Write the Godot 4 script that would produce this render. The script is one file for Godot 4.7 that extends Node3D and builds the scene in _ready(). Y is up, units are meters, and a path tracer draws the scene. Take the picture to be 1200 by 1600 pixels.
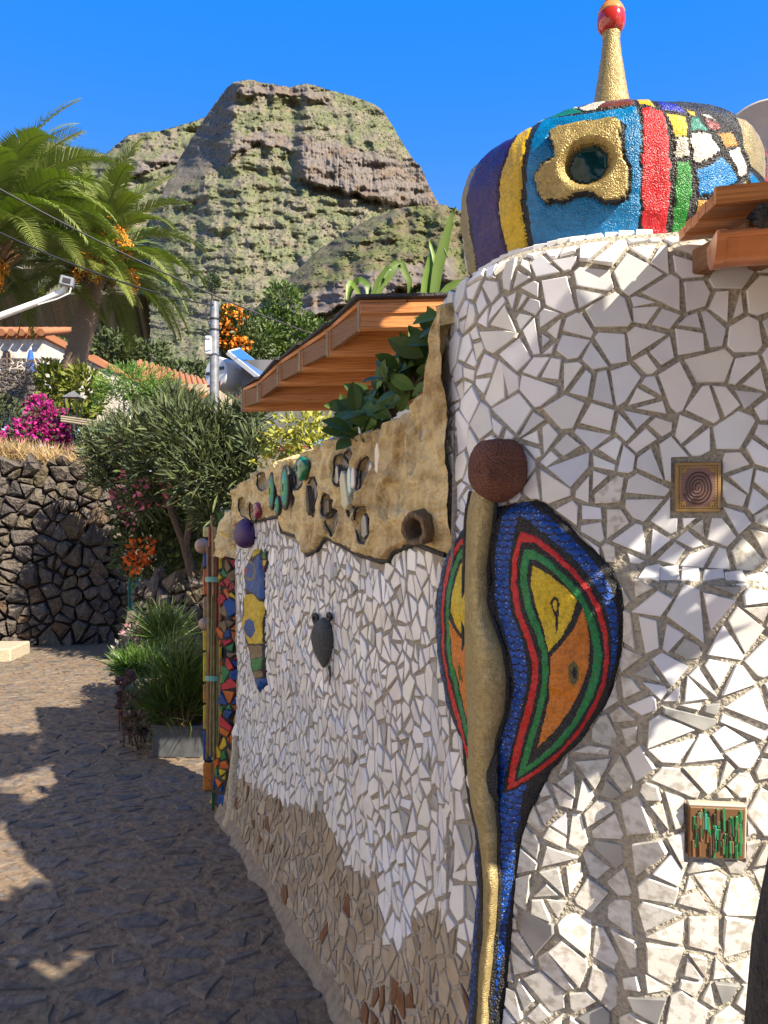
extends Node3D
# A mosaic garden wall with a domed corner turret beside a cobbled village lane, mountains behind.

const F := 1164.0      # focal length in photograph pixels (1200 x 1600)
const EYE := 1.6
const SUN := Vector3(0.569, 0.643, 0.513)

var rng := RandomNumberGenerator.new()
var M := {}
var T := {}
var used := {}
var nz := FastNoiseLite.new()
var nz2 := FastNoiseLite.new()

func _ready() -> void:
	var cam := Camera3D.new(); cam.name = "camera"
	cam.position = Vector3(0, EYE, 0)
	cam.fov = rad_to_deg(2.0 * atan(800.0 / F)); cam.near = 0.05; cam.far = 9000.0
	add_child(cam); cam.current = true
	var sky_mat := ProceduralSkyMaterial.new()
	sky_mat.sky_top_color = Color(0.0058, 0.118, 0.42).linear_to_srgb()
	sky_mat.sky_horizon_color = Color(0.62, 0.74, 0.92).linear_to_srgb()
	sky_mat.sky_curve = 0.10
	sky_mat.sky_energy_multiplier = 1.0
	sky_mat.ground_horizon_color = Color(0.40, 0.46, 0.50).linear_to_srgb()
	sky_mat.ground_bottom_color = Color(0.16, 0.14, 0.12).linear_to_srgb()
	sky_mat.sun_angle_max = 30.0; sky_mat.sun_curve = 0.15
	var sky := Sky.new(); sky.sky_material = sky_mat
	var env := Environment.new()
	env.background_mode = Environment.BG_SKY; env.sky = sky
	env.background_energy_multiplier = 1.0
	env.tonemap_mode = Environment.TONE_MAPPER_LINEAR
	env.tonemap_exposure = 2.35
	env.sdfgi_enabled = true; env.ssao_enabled = true; env.ssil_enabled = true
	var we := WorldEnvironment.new(); we.name = "world_environment"; we.environment = env; add_child(we)
	var sun := DirectionalLight3D.new(); sun.name = "sun"
	sun.light_energy = 1.6; sun.light_color = Color(1.0, 0.95, 0.86); sun.light_angular_distance = 0.5
	sun.shadow_enabled = true
	add_child(sun); sun.look_at_from_position(SUN * 50.0, Vector3.ZERO)

	rng.seed = 4711
	nz.seed = 11; nz.noise_type = FastNoiseLite.TYPE_SIMPLEX_SMOOTH; nz.frequency = 1.0; nz.fractal_octaves = 3
	nz2.seed = 57; nz2.noise_type = FastNoiseLite.TYPE_SIMPLEX_SMOOTH; nz2.frequency = 1.0; nz2.fractal_octaves = 5
	make_textures()
	make_materials()
	make_plan()
	# setting
	build_ground()
	build_mountains()
	build_path()
	build_stone_walls()
	# the mosaic house corner
	build_tower()
	build_wall()
	build_dome()
	build_roof_eave()
	build_canopy()
	build_houses()
	# plants
	build_palms()
	build_trees()
	build_garden()
	build_potted()
	# things on and round the wall
	build_figure()
	build_wall_figures()
	build_ornaments()
	build_street_things()

# ------------------------------------------------------------------ helpers
func P(px: float, py: float, d: float) -> Vector3:
	return Vector3((px - 600.0) * d / F, EYE + (800.0 - py) * d / F, -d)

func proj(p: Vector3) -> Vector2:
	var d := maxf(-p.z, 0.01)
	return Vector2(600.0 + p.x * F / d, 800.0 - (p.y - EYE) * F / d)

func rr(a: float, b: float) -> float:
	return rng.randf_range(a, b)

func sst(a: float, b: float, x: float) -> float:
	var t := clampf((x - a) / (b - a), 0.0, 1.0)
	return t * t * (3.0 - 2.0 * t)

func pv(a: Array) -> PackedVector2Array:      # flat list of numbers -> points
	var o := PackedVector2Array()
	for i in range(0, a.size(), 2): o.append(Vector2(a[i], a[i + 1]))
	return o

func crop(a: Array, ox: float, oy: float, s: float) -> PackedVector2Array:
	var o := PackedVector2Array()
	for i in range(0, a.size(), 2): o.append(Vector2(ox + a[i] * s, oy + a[i + 1] * s))
	return o

func dense(poly: PackedVector2Array, step: float, closed := true) -> PackedVector2Array:
	var o := PackedVector2Array()
	var n := poly.size()
	for i in (n if closed else n - 1):
		var a := poly[i]; var b := poly[(i + 1) % n]
		var k := maxi(1, int(ceil(a.distance_to(b) / step)))
		for j in k: o.append(a.lerp(b, float(j) / k))
	if not closed: o.append(poly[n - 1])
	return o

func curve(poly: PackedVector2Array, x: float) -> float:   # y of a polyline whose x rises
	if x <= poly[0].x: return poly[0].y
	for i in range(1, poly.size()):
		if x <= poly[i].x:
			var a := poly[i - 1]; var b := poly[i]
			return lerpf(a.y, b.y, (x - a.x) / maxf(b.x - a.x, 1e-6))
	return poly[poly.size() - 1].y

func inside(p: Vector2, poly: PackedVector2Array) -> bool:
	return Geometry2D.is_point_in_polygon(p, poly)

func numbered(called: String, parent: Node) -> String:
	var key := str(parent.get_instance_id()) + "/" + called
	var n: int = used.get(key, 0)
	used[key] = n + 1
	return called if n == 0 else "%s_%03d" % [called, n]

func thing(called: String, label: String, category: String, at := Vector3.ZERO, group := "") -> Node3D:
	var o := Node3D.new()
	o.name = numbered(called, self); o.position = at
	add_child(o, true)
	tag(o, label, category, group)
	return o

func tag(o: Node, label: String, category: String, group := "") -> void:
	o.set_meta("label", label); o.set_meta("category", category)
	if group != "": o.set_meta("group", group)

func origin_of(n: Node) -> Vector3:
	var o := Vector3.ZERO
	while n != self:
		o += (n as Node3D).position
		n = n.get_parent()
	return o

func put(called: String, mesh: Mesh, m: Material, parent: Node = self, at := Transform3D()) -> MeshInstance3D:
	var o := MeshInstance3D.new()
	o.name = numbered(called, parent)
	o.mesh = mesh
	o.transform = at
	if m != null: o.material_override = m
	parent.add_child(o, true)
	return o

class Soup:
	var v := PackedVector3Array()
	var n := PackedVector3Array()
	var c := PackedColorArray()
	var ix := PackedInt32Array()
	var col := Color(1, 1, 1)
	func size() -> int: return v.size()
	func vert(p: Vector3, nn: Vector3) -> int:
		v.append(p); n.append(nn); c.append(col)
		return v.size() - 1
	func face(pts: Array, out: Vector3) -> void:      # flat polygon, looking towards out
		var nn := Vector3.ZERO
		var k := pts.size()
		for i in k:
			var a: Vector3 = pts[i]; var b: Vector3 = pts[(i + 1) % k]
			nn += a.cross(b)
		if nn.length_squared() < 1e-20: return
		nn = nn.normalized()
		var flip := nn.dot(out) < 0.0
		if flip: nn = -nn
		var f := v.size()
		for p in pts: v.append(p); n.append(nn); c.append(col)
		for i in range(1, k - 1):
			if flip: ix.append_array(PackedInt32Array([f, f + i, f + i + 1]))
			else: ix.append_array(PackedInt32Array([f, f + i + 1, f + i]))
	func tri_smooth(a: int, b: int, d: int) -> void:  # winding follows the normals
		var nn := (v[b] - v[a]).cross(v[d] - v[a])
		if nn.dot(n[a] + n[b] + n[d]) > 0.0: ix.append_array(PackedInt32Array([a, d, b]))
		else: ix.append_array(PackedInt32Array([a, b, d]))
	func grid(rows: Array, away: Vector3, is_away := true, wrap := false) -> void:   # rows of PackedVector3Array of one length
		var nr := rows.size(); var nc: int = rows[0].size()
		var ns := PackedVector3Array(); ns.resize(nr * nc)
		var vote := 0.0
		for r in nr:
			var ra: PackedVector3Array = rows[maxi(r - 1, 0)]
			var rb: PackedVector3Array = rows[mini(r + 1, nr - 1)]
			var rc: PackedVector3Array = rows[r]
			for k in nc:
				var ka := k - 1; var kb := k + 1
				if wrap:
					if ka < 0: ka = nc - 2
					if kb > nc - 1: kb = 1
				else:
					ka = maxi(ka, 0); kb = mini(kb, nc - 1)
				var q := (rc[kb] - rc[ka]).cross(rb[k] - ra[k])
				q = q.normalized() if q.length_squared() > 1e-24 else Vector3.ZERO
				ns[r * nc + k] = q
				vote += q.dot((rc[k] - away).normalized())
		var sgn := 1.0 if (vote >= 0.0) == is_away else -1.0
		var f := v.size()
		for r in nr:
			var rc2: PackedVector3Array = rows[r]
			for k in nc:
				var q2 := ns[r * nc + k] * sgn
				if q2 == Vector3.ZERO: q2 = Vector3.UP
				v.append(rc2[k]); n.append(q2); c.append(col)
		for r in nr - 1:
			for k in nc - 1:
				var a := f + r * nc + k
				# cross(du, dv) * sgn is the outside
				if sgn > 0.0: ix.append_array(PackedInt32Array([a, a + nc, a + 1, a + 1, a + nc, a + nc + 1]))
				else: ix.append_array(PackedInt32Array([a, a + 1, a + nc, a + 1, a + nc + 1, a + nc]))
	func tube(pts: Array, radii: Array, sides := 8, caps := true) -> void:
		var rows := []
		var up := Vector3.UP
		var k := pts.size()
		var prev := Vector3.ZERO
		var mid := Vector3.ZERO
		for i in k:
			var t: Vector3 = (pts[mini(i + 1, k - 1)] - pts[maxi(i - 1, 0)]).normalized()
			var s := prev
			if i == 0:
				up = Vector3.UP if absf(t.y) < 0.9 else Vector3.RIGHT
				s = t.cross(up).normalized()
			else:
				s = (prev - t * prev.dot(t)).normalized()
			prev = s
			var w := t.cross(s)
			var row := PackedVector3Array()
			for j in sides + 1:
				var a := TAU * j / sides
				row.append(pts[i] + (s * cos(a) + w * sin(a)) * float(radii[i]))
			rows.append(row)
			mid += pts[i]
		# normals straight from the axis
		var f := v.size()
		for i in k:
			var row2: PackedVector3Array = rows[i]
			for j in sides + 1:
				v.append(row2[j]); n.append((row2[j] - pts[i]).normalized() if radii[i] > 1e-6 else Vector3.UP); c.append(col)
		for i in k - 1:
			for j in sides:
				var a := f + i * (sides + 1) + j
				tri_smooth(a, a + 1, a + sides + 1)
				tri_smooth(a + 1, a + sides + 2, a + sides + 1)
		if caps:
			var r0 := []; var r1 := []
			for j in sides:
				r0.append(rows[0][j]); r1.append(rows[k - 1][j])
			face(r0, pts[0] - pts[1]); face(r1, pts[k - 1] - pts[k - 2])
	func lathe(prof: Array, centre: Vector3, sides := 24, wob := 0.0) -> void:   # Vector2(r, y)
		var rows := []
		for q in prof:
			var row := PackedVector3Array()
			for j in sides + 1:
				var a := TAU * j / sides
				row.append(centre + Vector3(cos(a) * q.x, q.y, sin(a) * q.x))
			rows.append(row)
		var f := v.size()
		var k := prof.size()
		for i in k:
			var t: Vector2 = prof[mini(i + 1, k - 1)] - prof[maxi(i - 1, 0)]
			var nr := Vector2(t.y, -t.x).normalized()
			for j in sides + 1:
				var a := TAU * j / sides
				v.append(rows[i][j]); n.append(Vector3(cos(a) * nr.x, nr.y, sin(a) * nr.x)); c.append(col)
		for i in k - 1:
			for j in sides:
				var a := f + i * (sides + 1) + j
				tri_smooth(a, a + 1, a + sides + 1)
				tri_smooth(a + 1, a + sides + 2, a + sides + 1)
	func hexa(q: Array, out_from: Vector3) -> void:    # 8 corners: bottom ring 0-3, top ring 4-7
		face([q[0], q[1], q[2], q[3]], (q[0] + q[1] + q[2] + q[3]) * 0.25 - out_from)
		face([q[4], q[5], q[6], q[7]], (q[4] + q[5] + q[6] + q[7]) * 0.25 - out_from)
		for i in 4:
			var j := (i + 1) % 4
			face([q[i], q[j], q[j + 4], q[i + 4]], (q[i] + q[j] + q[i + 4] + q[j + 4]) * 0.25 - out_from)
	func box(centre: Vector3, sz: Vector3, b := Basis.IDENTITY, bev := 0.0) -> void:
		var h := sz * 0.5
		if bev <= 0.0:
			var q := []
			for y in [-1, 1]:
				for s in [[-1, -1], [1, -1], [1, 1], [-1, 1]]: q.append(centre + b * Vector3(h.x * s[0], h.y * y, h.z * s[1]))
			hexa(q, centre)
			return
		# chamfered box: 6 faces, 12 edges, 8 corners
		var ax := [Vector3(1, 0, 0), Vector3(0, 1, 0), Vector3(0, 0, 1)]
		for i in 3:
			var u: Vector3 = ax[(i + 1) % 3]; var w: Vector3 = ax[(i + 2) % 3]; var a: Vector3 = ax[i]
			for s in [-1.0, 1.0]:
				var pts := []
				for t in [[-1, -1], [1, -1], [1, 1], [-1, 1]]:
					pts.append(centre + b * (a * (h[i] * s) + u * ((h[(i + 1) % 3] - bev) * t[0]) + w * ((h[(i + 2) % 3] - bev) * t[1])))
				face(pts, b * (a * s))
				for s2 in [-1.0, 1.0]:   # edge between +-a and +-u, running along w
					var e := []
					var hw := h[(i + 2) % 3] - bev
					e.append(centre + b * (a * (h[i] * s) + u * ((h[(i + 1) % 3] - bev) * s2) + w * hw))
					e.append(centre + b * (a * (h[i] * s) + u * ((h[(i + 1) % 3] - bev) * s2) - w * hw))
					e.append(centre + b * (a * ((h[i] - bev) * s) + u * (h[(i + 1) % 3] * s2) - w * hw))
					e.append(centre + b * (a * ((h[i] - bev) * s) + u * (h[(i + 1) % 3] * s2) + w * hw))
					face(e, b * (a * s + u * s2))
		for sx in [-1.0, 1.0]:
			for sy in [-1.0, 1.0]:
				for sz2 in [-1.0, 1.0]:
					var d := Vector3(sx, sy, sz2)
					face([centre + b * (Vector3(h.x, h.y - bev, h.z - bev) * d), centre + b * (Vector3(h.x - bev, h.y, h.z - bev) * d), centre + b * (Vector3(h.x - bev, h.y - bev, h.z) * d)], b * d)
	func mesh(shift := Vector3.ZERO) -> ArrayMesh:
		var am := ArrayMesh.new()
		if v.is_empty(): return am
		var a := []
		a.resize(Mesh.ARRAY_MAX)
		var w := v
		if shift != Vector3.ZERO:
			w = v.duplicate()
			for i in w.size(): w[i] -= shift
		a[Mesh.ARRAY_VERTEX] = w; a[Mesh.ARRAY_NORMAL] = n; a[Mesh.ARRAY_COLOR] = c; a[Mesh.ARRAY_INDEX] = ix
		am.add_surface_from_arrays(Mesh.PRIMITIVE_TRIANGLES, a)
		return am

func obj(called: String, s: Soup, m: Material, parent: Node = self) -> MeshInstance3D:
	return put(called, s.mesh(origin_of(parent)), m, parent)

func struct(called: String, s: Soup, m: Material) -> MeshInstance3D:
	var o := obj(called, s, m)
	o.set_meta("kind", "structure")
	return o

func frame_from(y: Vector3, roll: float) -> Basis:      # a basis whose y axis is y
	var yy := y.normalized()
	var x := yy.cross(Vector3.UP if absf(yy.y) < 0.95 else Vector3.RIGHT).normalized()
	return Basis(x, yy, x.cross(yy)).rotated(yy, roll)

func rdir() -> Vector3:
	var z := rr(-1, 1); var a := rr(0, TAU); var r := sqrt(1 - z * z)
	return Vector3(r * cos(a), z, r * sin(a))

func scatter(called: String, parent: Node, mesh: Mesh, m: Material, xf: Array, cols: Array) -> MultiMeshInstance3D:
	var mm := MultiMesh.new()
	mm.transform_format = MultiMesh.TRANSFORM_3D
	mm.use_colors = true
	mm.mesh = mesh
	mm.instance_count = xf.size()
	var o := origin_of(parent)
	for i in xf.size():
		var t: Transform3D = xf[i]
		t.origin -= o
		mm.set_instance_transform(i, t)
		mm.set_instance_color(i, cols[i])
	var mi := MultiMeshInstance3D.new()
	mi.name = numbered(called, parent)
	mi.multimesh = mm
	mi.material_override = m
	parent.add_child(mi, true)
	return mi

# a leaf along +y from the origin, facing +z, folded along its rib and arched
func leaf_mesh(ln: float, wd: float, fold := 0.2, arch := 0.2, segs := 3, widest := 0.45) -> ArrayMesh:
	var s := Soup.new()
	var rows_l := []; var rows_m := []; var rows_r := []
	for i in segs + 1:
		var t := float(i) / segs
		var w := wd * 0.5 * pow(sin(PI * pow(clampf(t, 0.0, 1.0), log(0.5) / log(widest))), 0.8) if i > 0 and i < segs else wd * 0.04
		var z := -arch * ln * t * t
		var y := ln * t * (1.0 - 0.15 * arch * t)
		rows_m.append(Vector3(0, y, z)); rows_l.append(Vector3(-w, y, z + w * fold)); rows_r.append(Vector3(w, y, z + w * fold))
	for i in segs:
		s.face([rows_l[i], rows_m[i], rows_m[i + 1], rows_l[i + 1]], Vector3(0, 0, 1))
		s.face([rows_m[i], rows_r[i], rows_r[i + 1], rows_m[i + 1]], Vector3(0, 0, 1))
	return s.mesh()

# leaves in the outer part of a few clumps [centre, radii]; returns [transforms, colours]
func clumps(blobs: Array, count: int, smin: float, smax: float, base: Color, vary := 0.35, up := 0.25, shell := 0.45, tips := 0.25) -> Array:
	var xf := []; var cs := []
	var weights := []
	var total := 0.0
	for b in blobs:
		var w: float = b[1].x * b[1].y + b[1].y * b[1].z
		total += w; weights.append(total)
	for i in count:
		var pick := rr(0, total); var k := 0
		while weights[k] < pick: k += 1
		var d := rdir()
		var r := lerpf(shell, 1.0, pow(rng.randf(), 0.6))
		r *= 1.0 + 0.22 * nz.get_noise_3dv(d * 1.7 + blobs[k][0])
		var p: Vector3 = blobs[k][0] + d * blobs[k][1] * r
		var dir := (d + rdir() * 0.8 + Vector3.UP * up).normalized()
		var sc := rr(smin, smax)
		xf.append(Transform3D(frame_from(dir, rr(0, TAU)).scaled(Vector3.ONE * sc), p))
		var f := 1.0 + vary * rr(-1, 1)
		var yl := rng.randf() * tips
		cs.append(Color(base.r * f * (1 + yl * 1.2), base.g * f * (1 + yl * 0.6), base.b * f * (1 - yl * 0.3)))
	return [xf, cs]
# ------------------------------------------------------------------ textures and materials
func noise_img(sd: int, freq: float, oct: int, size := 512, type := FastNoiseLite.TYPE_SIMPLEX_SMOOTH, ridged := false) -> Image:
	var f := FastNoiseLite.new()
	f.seed = sd; f.noise_type = type; f.frequency = freq; f.fractal_octaves = oct
	f.fractal_type = FastNoiseLite.FRACTAL_RIDGED if ridged else FastNoiseLite.FRACTAL_FBM
	if type == FastNoiseLite.TYPE_CELLULAR:
		f.fractal_type = FastNoiseLite.FRACTAL_NONE
	return f.get_seamless_image(size, size)

func ramp(im: Image, stops: Array, cols: Array) -> ImageTexture:    # grey picture -> colours (linear values)
	var lut := PackedByteArray(); lut.resize(768)
	for i in 256:
		var x := i / 255.0
		var k := 0
		while k < stops.size() - 2 and x > stops[k + 1]: k += 1
		var t := clampf((x - stops[k]) / (stops[k + 1] - stops[k]), 0.0, 1.0)
		var q: Color = (cols[k] as Color).lerp(cols[k + 1], t).linear_to_srgb()
		lut[i * 3] = int(clampf(q.r, 0, 1) * 255); lut[i * 3 + 1] = int(clampf(q.g, 0, 1) * 255); lut[i * 3 + 2] = int(clampf(q.b, 0, 1) * 255)
	im.convert(Image.FORMAT_L8)
	var src := im.get_data()
	var n := src.size()
	var out := PackedByteArray(); out.resize(n * 3)
	for i in n:
		var j := src[i] * 3
		out[i * 3] = lut[j]; out[i * 3 + 1] = lut[j + 1]; out[i * 3 + 2] = lut[j + 2]
	return ImageTexture.create_from_image(Image.create_from_data(im.get_width(), im.get_height(), false, Image.FORMAT_RGB8, out))

func g(x: float) -> Color: return Color(x, x, x)

func make_textures() -> void:
	var grain := noise_img(3, 0.03, 5)
	var fine := noise_img(4, 0.09, 3)
	var soft := noise_img(5, 0.008, 4)
	var pits := noise_img(6, 0.05, 1, 512, FastNoiseLite.TYPE_CELLULAR)
	T.grain_h = ImageTexture.create_from_image(grain)
	T.fine_h = ImageTexture.create_from_image(fine)
	T.pits_h = ImageTexture.create_from_image(pits)
	T.soft_h = ImageTexture.create_from_image(soft)
	T.mottle = ramp(soft.duplicate(), [0.0, 0.3, 0.55, 0.75, 1.0], [g(0.55), g(0.72), g(0.88), g(1.0), g(1.0)])
	T.glaze = ramp(soft.duplicate(), [0.0, 0.35, 0.6, 1.0], [g(0.80), g(0.90), g(0.97), g(1.0)])
	T.speckle = ramp(grain.duplicate(), [0.0, 0.35, 0.6, 1.0], [g(0.45), g(0.75), g(0.95), g(1.0)])
	T.marble = ramp(noise_img(8, 0.012, 5), [0.0, 0.32, 0.42, 0.5, 1.0], [Color(0.50, 0.46, 0.40), Color(0.66, 0.63, 0.58), Color(0.86, 0.85, 0.82), Color(0.97, 0.97, 0.96), g(1.0)])
	T.clay = ramp(noise_img(9, 0.010, 6), [0.0, 0.3, 0.5, 0.7, 1.0], [Color(0.42, 0.36, 0.28), Color(0.62, 0.56, 0.46), Color(0.86, 0.84, 0.78), Color(1.0, 0.98, 0.92), Color(1, 1, 1)])
	T.earth = ramp(noise_img(10, 0.02, 6), [0.0, 0.35, 0.5, 0.68, 1.0], [Color(0.45, 0.40, 0.36), Color(0.70, 0.66, 0.62), Color(0.88, 0.85, 0.80), Color(1.0, 0.95, 0.86), Color(1, 0.97, 0.9)])
	T.rock = ramp(noise_img(12, 0.014, 6), [0.0, 0.3, 0.5, 0.66, 1.0], [Color(0.40, 0.40, 0.42), Color(0.62, 0.62, 0.64), Color(0.85, 0.82, 0.80), Color(1.0, 0.95, 0.86), Color(1, 0.98, 0.95)])
	# wood: grain lines along u
	var wf := FastNoiseLite.new(); wf.seed = 21; wf.frequency = 1.0; wf.fractal_octaves = 3
	var wd := PackedByteArray(); wd.resize(256 * 256)
	for y in 256:
		for x in 256:
			var a := x / 256.0 * TAU
			var q := wf.get_noise_3d(cos(a) * 0.9, sin(a) * 0.9, y * 0.12)
			var q2 := wf.get_noise_3d(cos(a) * 2.5, sin(a) * 2.5, y * 0.55 + 90.0)
			wd[y * 256 + x] = int(clampf(0.5 + 0.5 * q + 0.28 * q2, 0, 1) * 255)
	var wi := Image.create_from_data(256, 256, false, Image.FORMAT_L8, wd)
	T.wood_h = ImageTexture.create_from_image(wi)
	T.wood = ramp(wi.duplicate(), [0.0, 0.35, 0.6, 1.0], [Color(0.34, 0.26, 0.20), Color(0.68, 0.58, 0.48), Color(0.92, 0.88, 0.8), Color(1, 1, 1)])

func mat(called: String, col: Color, rough: float, o := {}) -> StandardMaterial3D:
	var m := StandardMaterial3D.new()
	m.resource_name = called
	m.albedo_color = col.linear_to_srgb()
	m.roughness = rough
	m.metallic = o.get("metal", 0.0)
	m.metallic_specular = o.get("spec", 0.5)
	m.vertex_color_use_as_albedo = o.get("vc", false)
	if o.has("tex") or o.has("bump"):
		m.uv1_triplanar = true
		m.uv1_world_triplanar = o.get("world", true)
		var s = o.get("scale", 1.0)
		m.uv1_scale = s if s is Vector3 else Vector3.ONE * float(s)
		if o.has("tex"): m.albedo_texture = T[o.tex]
		if o.has("bump"):
			m.heightmap_enabled = true
			m.heightmap_texture = T[o.bump]
			m.heightmap_scale = o.get("depth", 0.3)
	if o.has("back"):
		m.backlight_enabled = true
		m.backlight = o.back
	if o.has("coat"):
		m.clearcoat_enabled = true; m.clearcoat = o.coat; m.clearcoat_roughness = 0.1
	m.cull_mode = BaseMaterial3D.CULL_DISABLED if o.get("two", false) else BaseMaterial3D.CULL_BACK
	M[called] = m
	return m

func make_materials() -> void:
	mat("grout", Color(0.42, 0.38, 0.305), 0.95, {"tex": "speckle", "scale": 5.0, "bump": "grain_h", "depth": 0.8})
	mat("grout_wall", Color(0.37, 0.33, 0.27), 0.95, {"tex": "speckle", "scale": 5.0, "bump": "grain_h", "depth": 0.5})
	mat("tile_white", Color(0.79, 0.795, 0.82), 0.16, {"tex": "glaze", "scale": 1.3, "bump": "soft_h", "depth": 0.10, "vc": true})
	mat("tile_warm", Color(0.78, 0.755, 0.715), 0.3, {"tex": "glaze", "scale": 2.1, "vc": true})
	mat("tile_grey", Color(0.42, 0.42, 0.40), 0.35, {"tex": "mottle", "scale": 2.0, "vc": true})
	mat("tile_marble", Color(0.72, 0.70, 0.65), 0.35, {"tex": "marble", "scale": 6.0, "vc": true, "bump": "fine_h", "depth": 0.05})
	mat("tile_beige", Color(0.45, 0.37, 0.275), 0.4, {"tex": "mottle", "scale": 3.0, "vc": true})
	mat("tile_brown", Color(0.20, 0.095, 0.045), 0.35, {"tex": "mottle", "scale": 3.0, "vc": true})
	mat("ochre", Color(0.74, 0.59, 0.32), 0.92, {"tex": "clay", "scale": 2.6, "bump": "grain_h", "depth": 1.3, "vc": true})
	mat("pale_plaster", Color(0.50, 0.43, 0.31), 0.95, {"tex": "speckle", "scale": 3.0, "bump": "grain_h", "depth": 0.4})
	mat("mortar", Color(0.27, 0.235, 0.19), 0.95, {"tex": "earth", "scale": 2.0, "bump": "grain_h", "depth": 1.2})
	mat("earth", Color(0.20, 0.148, 0.104), 0.97, {"tex": "earth", "scale": 1.6, "bump": "grain_h", "depth": 0.7})
	mat("soil", Color(0.10, 0.075, 0.05), 1.0, {"tex": "earth", "scale": 1.0})
	mat("cobble", Color(0.175, 0.145, 0.118), 0.78, {"tex": "rock", "scale": 2.2, "bump": "grain_h", "depth": 0.30, "vc": true})
	mat("basalt", Color(0.135, 0.115, 0.10), 0.9, {"tex": "rock", "scale": 1.6, "bump": "grain_h", "depth": 2.5, "vc": true})
	mat("paint", Color(1, 1, 1), 0.32, {"tex": "speckle", "scale": 5.0, "bump": "fine_h", "depth": 0.28, "vc": true})
	mat("paint_flat", Color(1, 1, 1), 0.45, {"tex": "mottle", "scale": 5.0, "bump": "fine_h", "depth": 0.25, "vc": true})
	mat("gold_paint", Color(0.45, 0.35, 0.155), 0.38, {"metal": 0.3, "tex": "speckle", "scale": 5.0, "bump": "fine_h", "depth": 0.32, "vc": true})
	mat("black_paint", Color(0.016, 0.016, 0.018), 0.45, {"bump": "fine_h", "scale": 4.0, "depth": 0.6})
	mat("terracotta", Color(0.20, 0.075, 0.045), 0.8, {"tex": "speckle", "scale": 9.0, "bump": "pits_h", "depth": 1.0})
	mat("glaze_red", Color(0.45, 0.03, 0.03), 0.15, {"coat": 0.8})
	mat("glaze_band", Color(0.55, 0.25, 0.09), 0.3, {})
	mat("glass_dark", Color(0.003, 0.035, 0.042), 0.16, {"spec": 0.4})
	mat("wood", Color(0.66, 0.285, 0.095), 0.5, {"tex": "wood", "scale": Vector3(0.7, 5.0, 5.0), "bump": "wood_h", "depth": 0.1, "vc": true})
	mat("wood_dark", Color(0.22, 0.11, 0.05), 0.6, {"tex": "wood", "scale": Vector3(0.7, 5.0, 5.0), "bump": "wood_h", "depth": 0.1})
	mat("copper", Color(0.60, 0.22, 0.08), 0.30, {"tex": "mottle", "scale": 3.0, "metal": 0.2})
	mat("roof_felt", Color(0.06, 0.055, 0.06), 0.9, {"bump": "grain_h", "scale": 4.0, "depth": 1.0})
	mat("metal_grey", Color(0.30, 0.31, 0.32), 0.45, {"metal": 0.5, "tex": "mottle", "scale": 3.0})
	mat("white_metal", Color(0.72, 0.73, 0.74), 0.4)
	mat("dark_metal", Color(0.03, 0.03, 0.032), 0.5, {"metal": 0.4})
	mat("dish", Color(0.58, 0.49, 0.40), 0.55, {"tex": "mottle", "scale": 1.0})
	mat("plaster_white", Color(0.66, 0.60, 0.52), 0.9, {"tex": "mottle", "scale": 0.6})
	mat("plaster_cream", Color(0.70, 0.64, 0.53), 0.9, {"tex": "mottle", "scale": 0.6})
	mat("plaster_beige", Color(0.46, 0.38, 0.25), 0.9, {"tex": "mottle", "scale": 0.6})
	mat("plaster_grey", Color(0.145, 0.145, 0.15), 0.9, {"tex": "mottle", "scale": 0.6})
	mat("red_trim", Color(0.26, 0.04, 0.03), 0.6)
	mat("roof_tile", Color(0.42, 0.17, 0.07), 0.85, {"tex": "speckle", "scale": 2.0, "vc": true})
	mat("window_dark", Color(0.02, 0.02, 0.025), 0.1)
	mat("solar", Color(0.05, 0.15, 0.38), 0.12, {"coat": 1.0})
	mat("umbrella_blue", Color(0.02, 0.10, 0.42), 0.8, {"two": true})
	mat("bark", Color(0.14, 0.10, 0.07), 0.95, {"tex": "rock", "scale": 4.0, "bump": "grain_h", "depth": 2.0})
	mat("bark_grey", Color(0.075, 0.07, 0.068), 0.95, {"tex": "rock", "scale": 5.0, "bump": "grain_h", "depth": 3.0})
	mat("palm_bark", Color(0.30, 0.21, 0.14), 0.95, {"tex": "speckle", "scale": 3.0, "vc": true})
	mat("leaf", Color(1, 1, 1), 0.48, {"vc": true, "two": true, "back": Color(0.5, 0.62, 0.22)})
	mat("leaf_dull", Color(1, 1, 1), 0.7, {"vc": true, "two": true, "back": Color(0.35, 0.42, 0.18)})
	mat("leaf_gloss", Color(1, 1, 1), 0.5, {"vc": true, "two": true, "spec": 0.35, "back": Color(0.25, 0.38, 0.08)})
	mat("petal", Color(1, 1, 1), 0.7, {"vc": true, "two": true, "back": Color(0.55, 0.4, 0.5)})
	mat("dry", Color(1, 1, 1), 0.9, {"vc": true, "two": true, "back": Color(0.4, 0.36, 0.25)})
	mat("mountain", Color(1.0, 1.0, 1.0), 1.0, {"vc": true, "tex": "rock", "scale": 0.011, "spec": 0.1})
	mat("ground", Color(0.30, 0.24, 0.17), 1.0, {"tex": "earth", "scale": 0.05})
	mat("cane", Color(0.36, 0.25, 0.14), 0.6, {"vc": true, "tex": "wood", "scale": Vector3(8, 0.6, 8)})
	mat("strap", Color(0.13, 0.33, 0.27), 0.6)
	mat("old_wood", Color(0.27, 0.20, 0.13), 0.9, {"tex": "wood", "scale": Vector3(12, 1.5, 12), "bump": "grain_h", "depth": 1.0})
	mat("crevice", Color(0.03, 0.026, 0.022), 1.0)
	mat("slate", Color(0.10, 0.11, 0.11), 0.8, {"tex": "rock", "scale": 12.0, "bump": "grain_h", "depth": 0.8})
	mat("teal", Color(0.02, 0.16, 0.14), 0.5)
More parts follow.
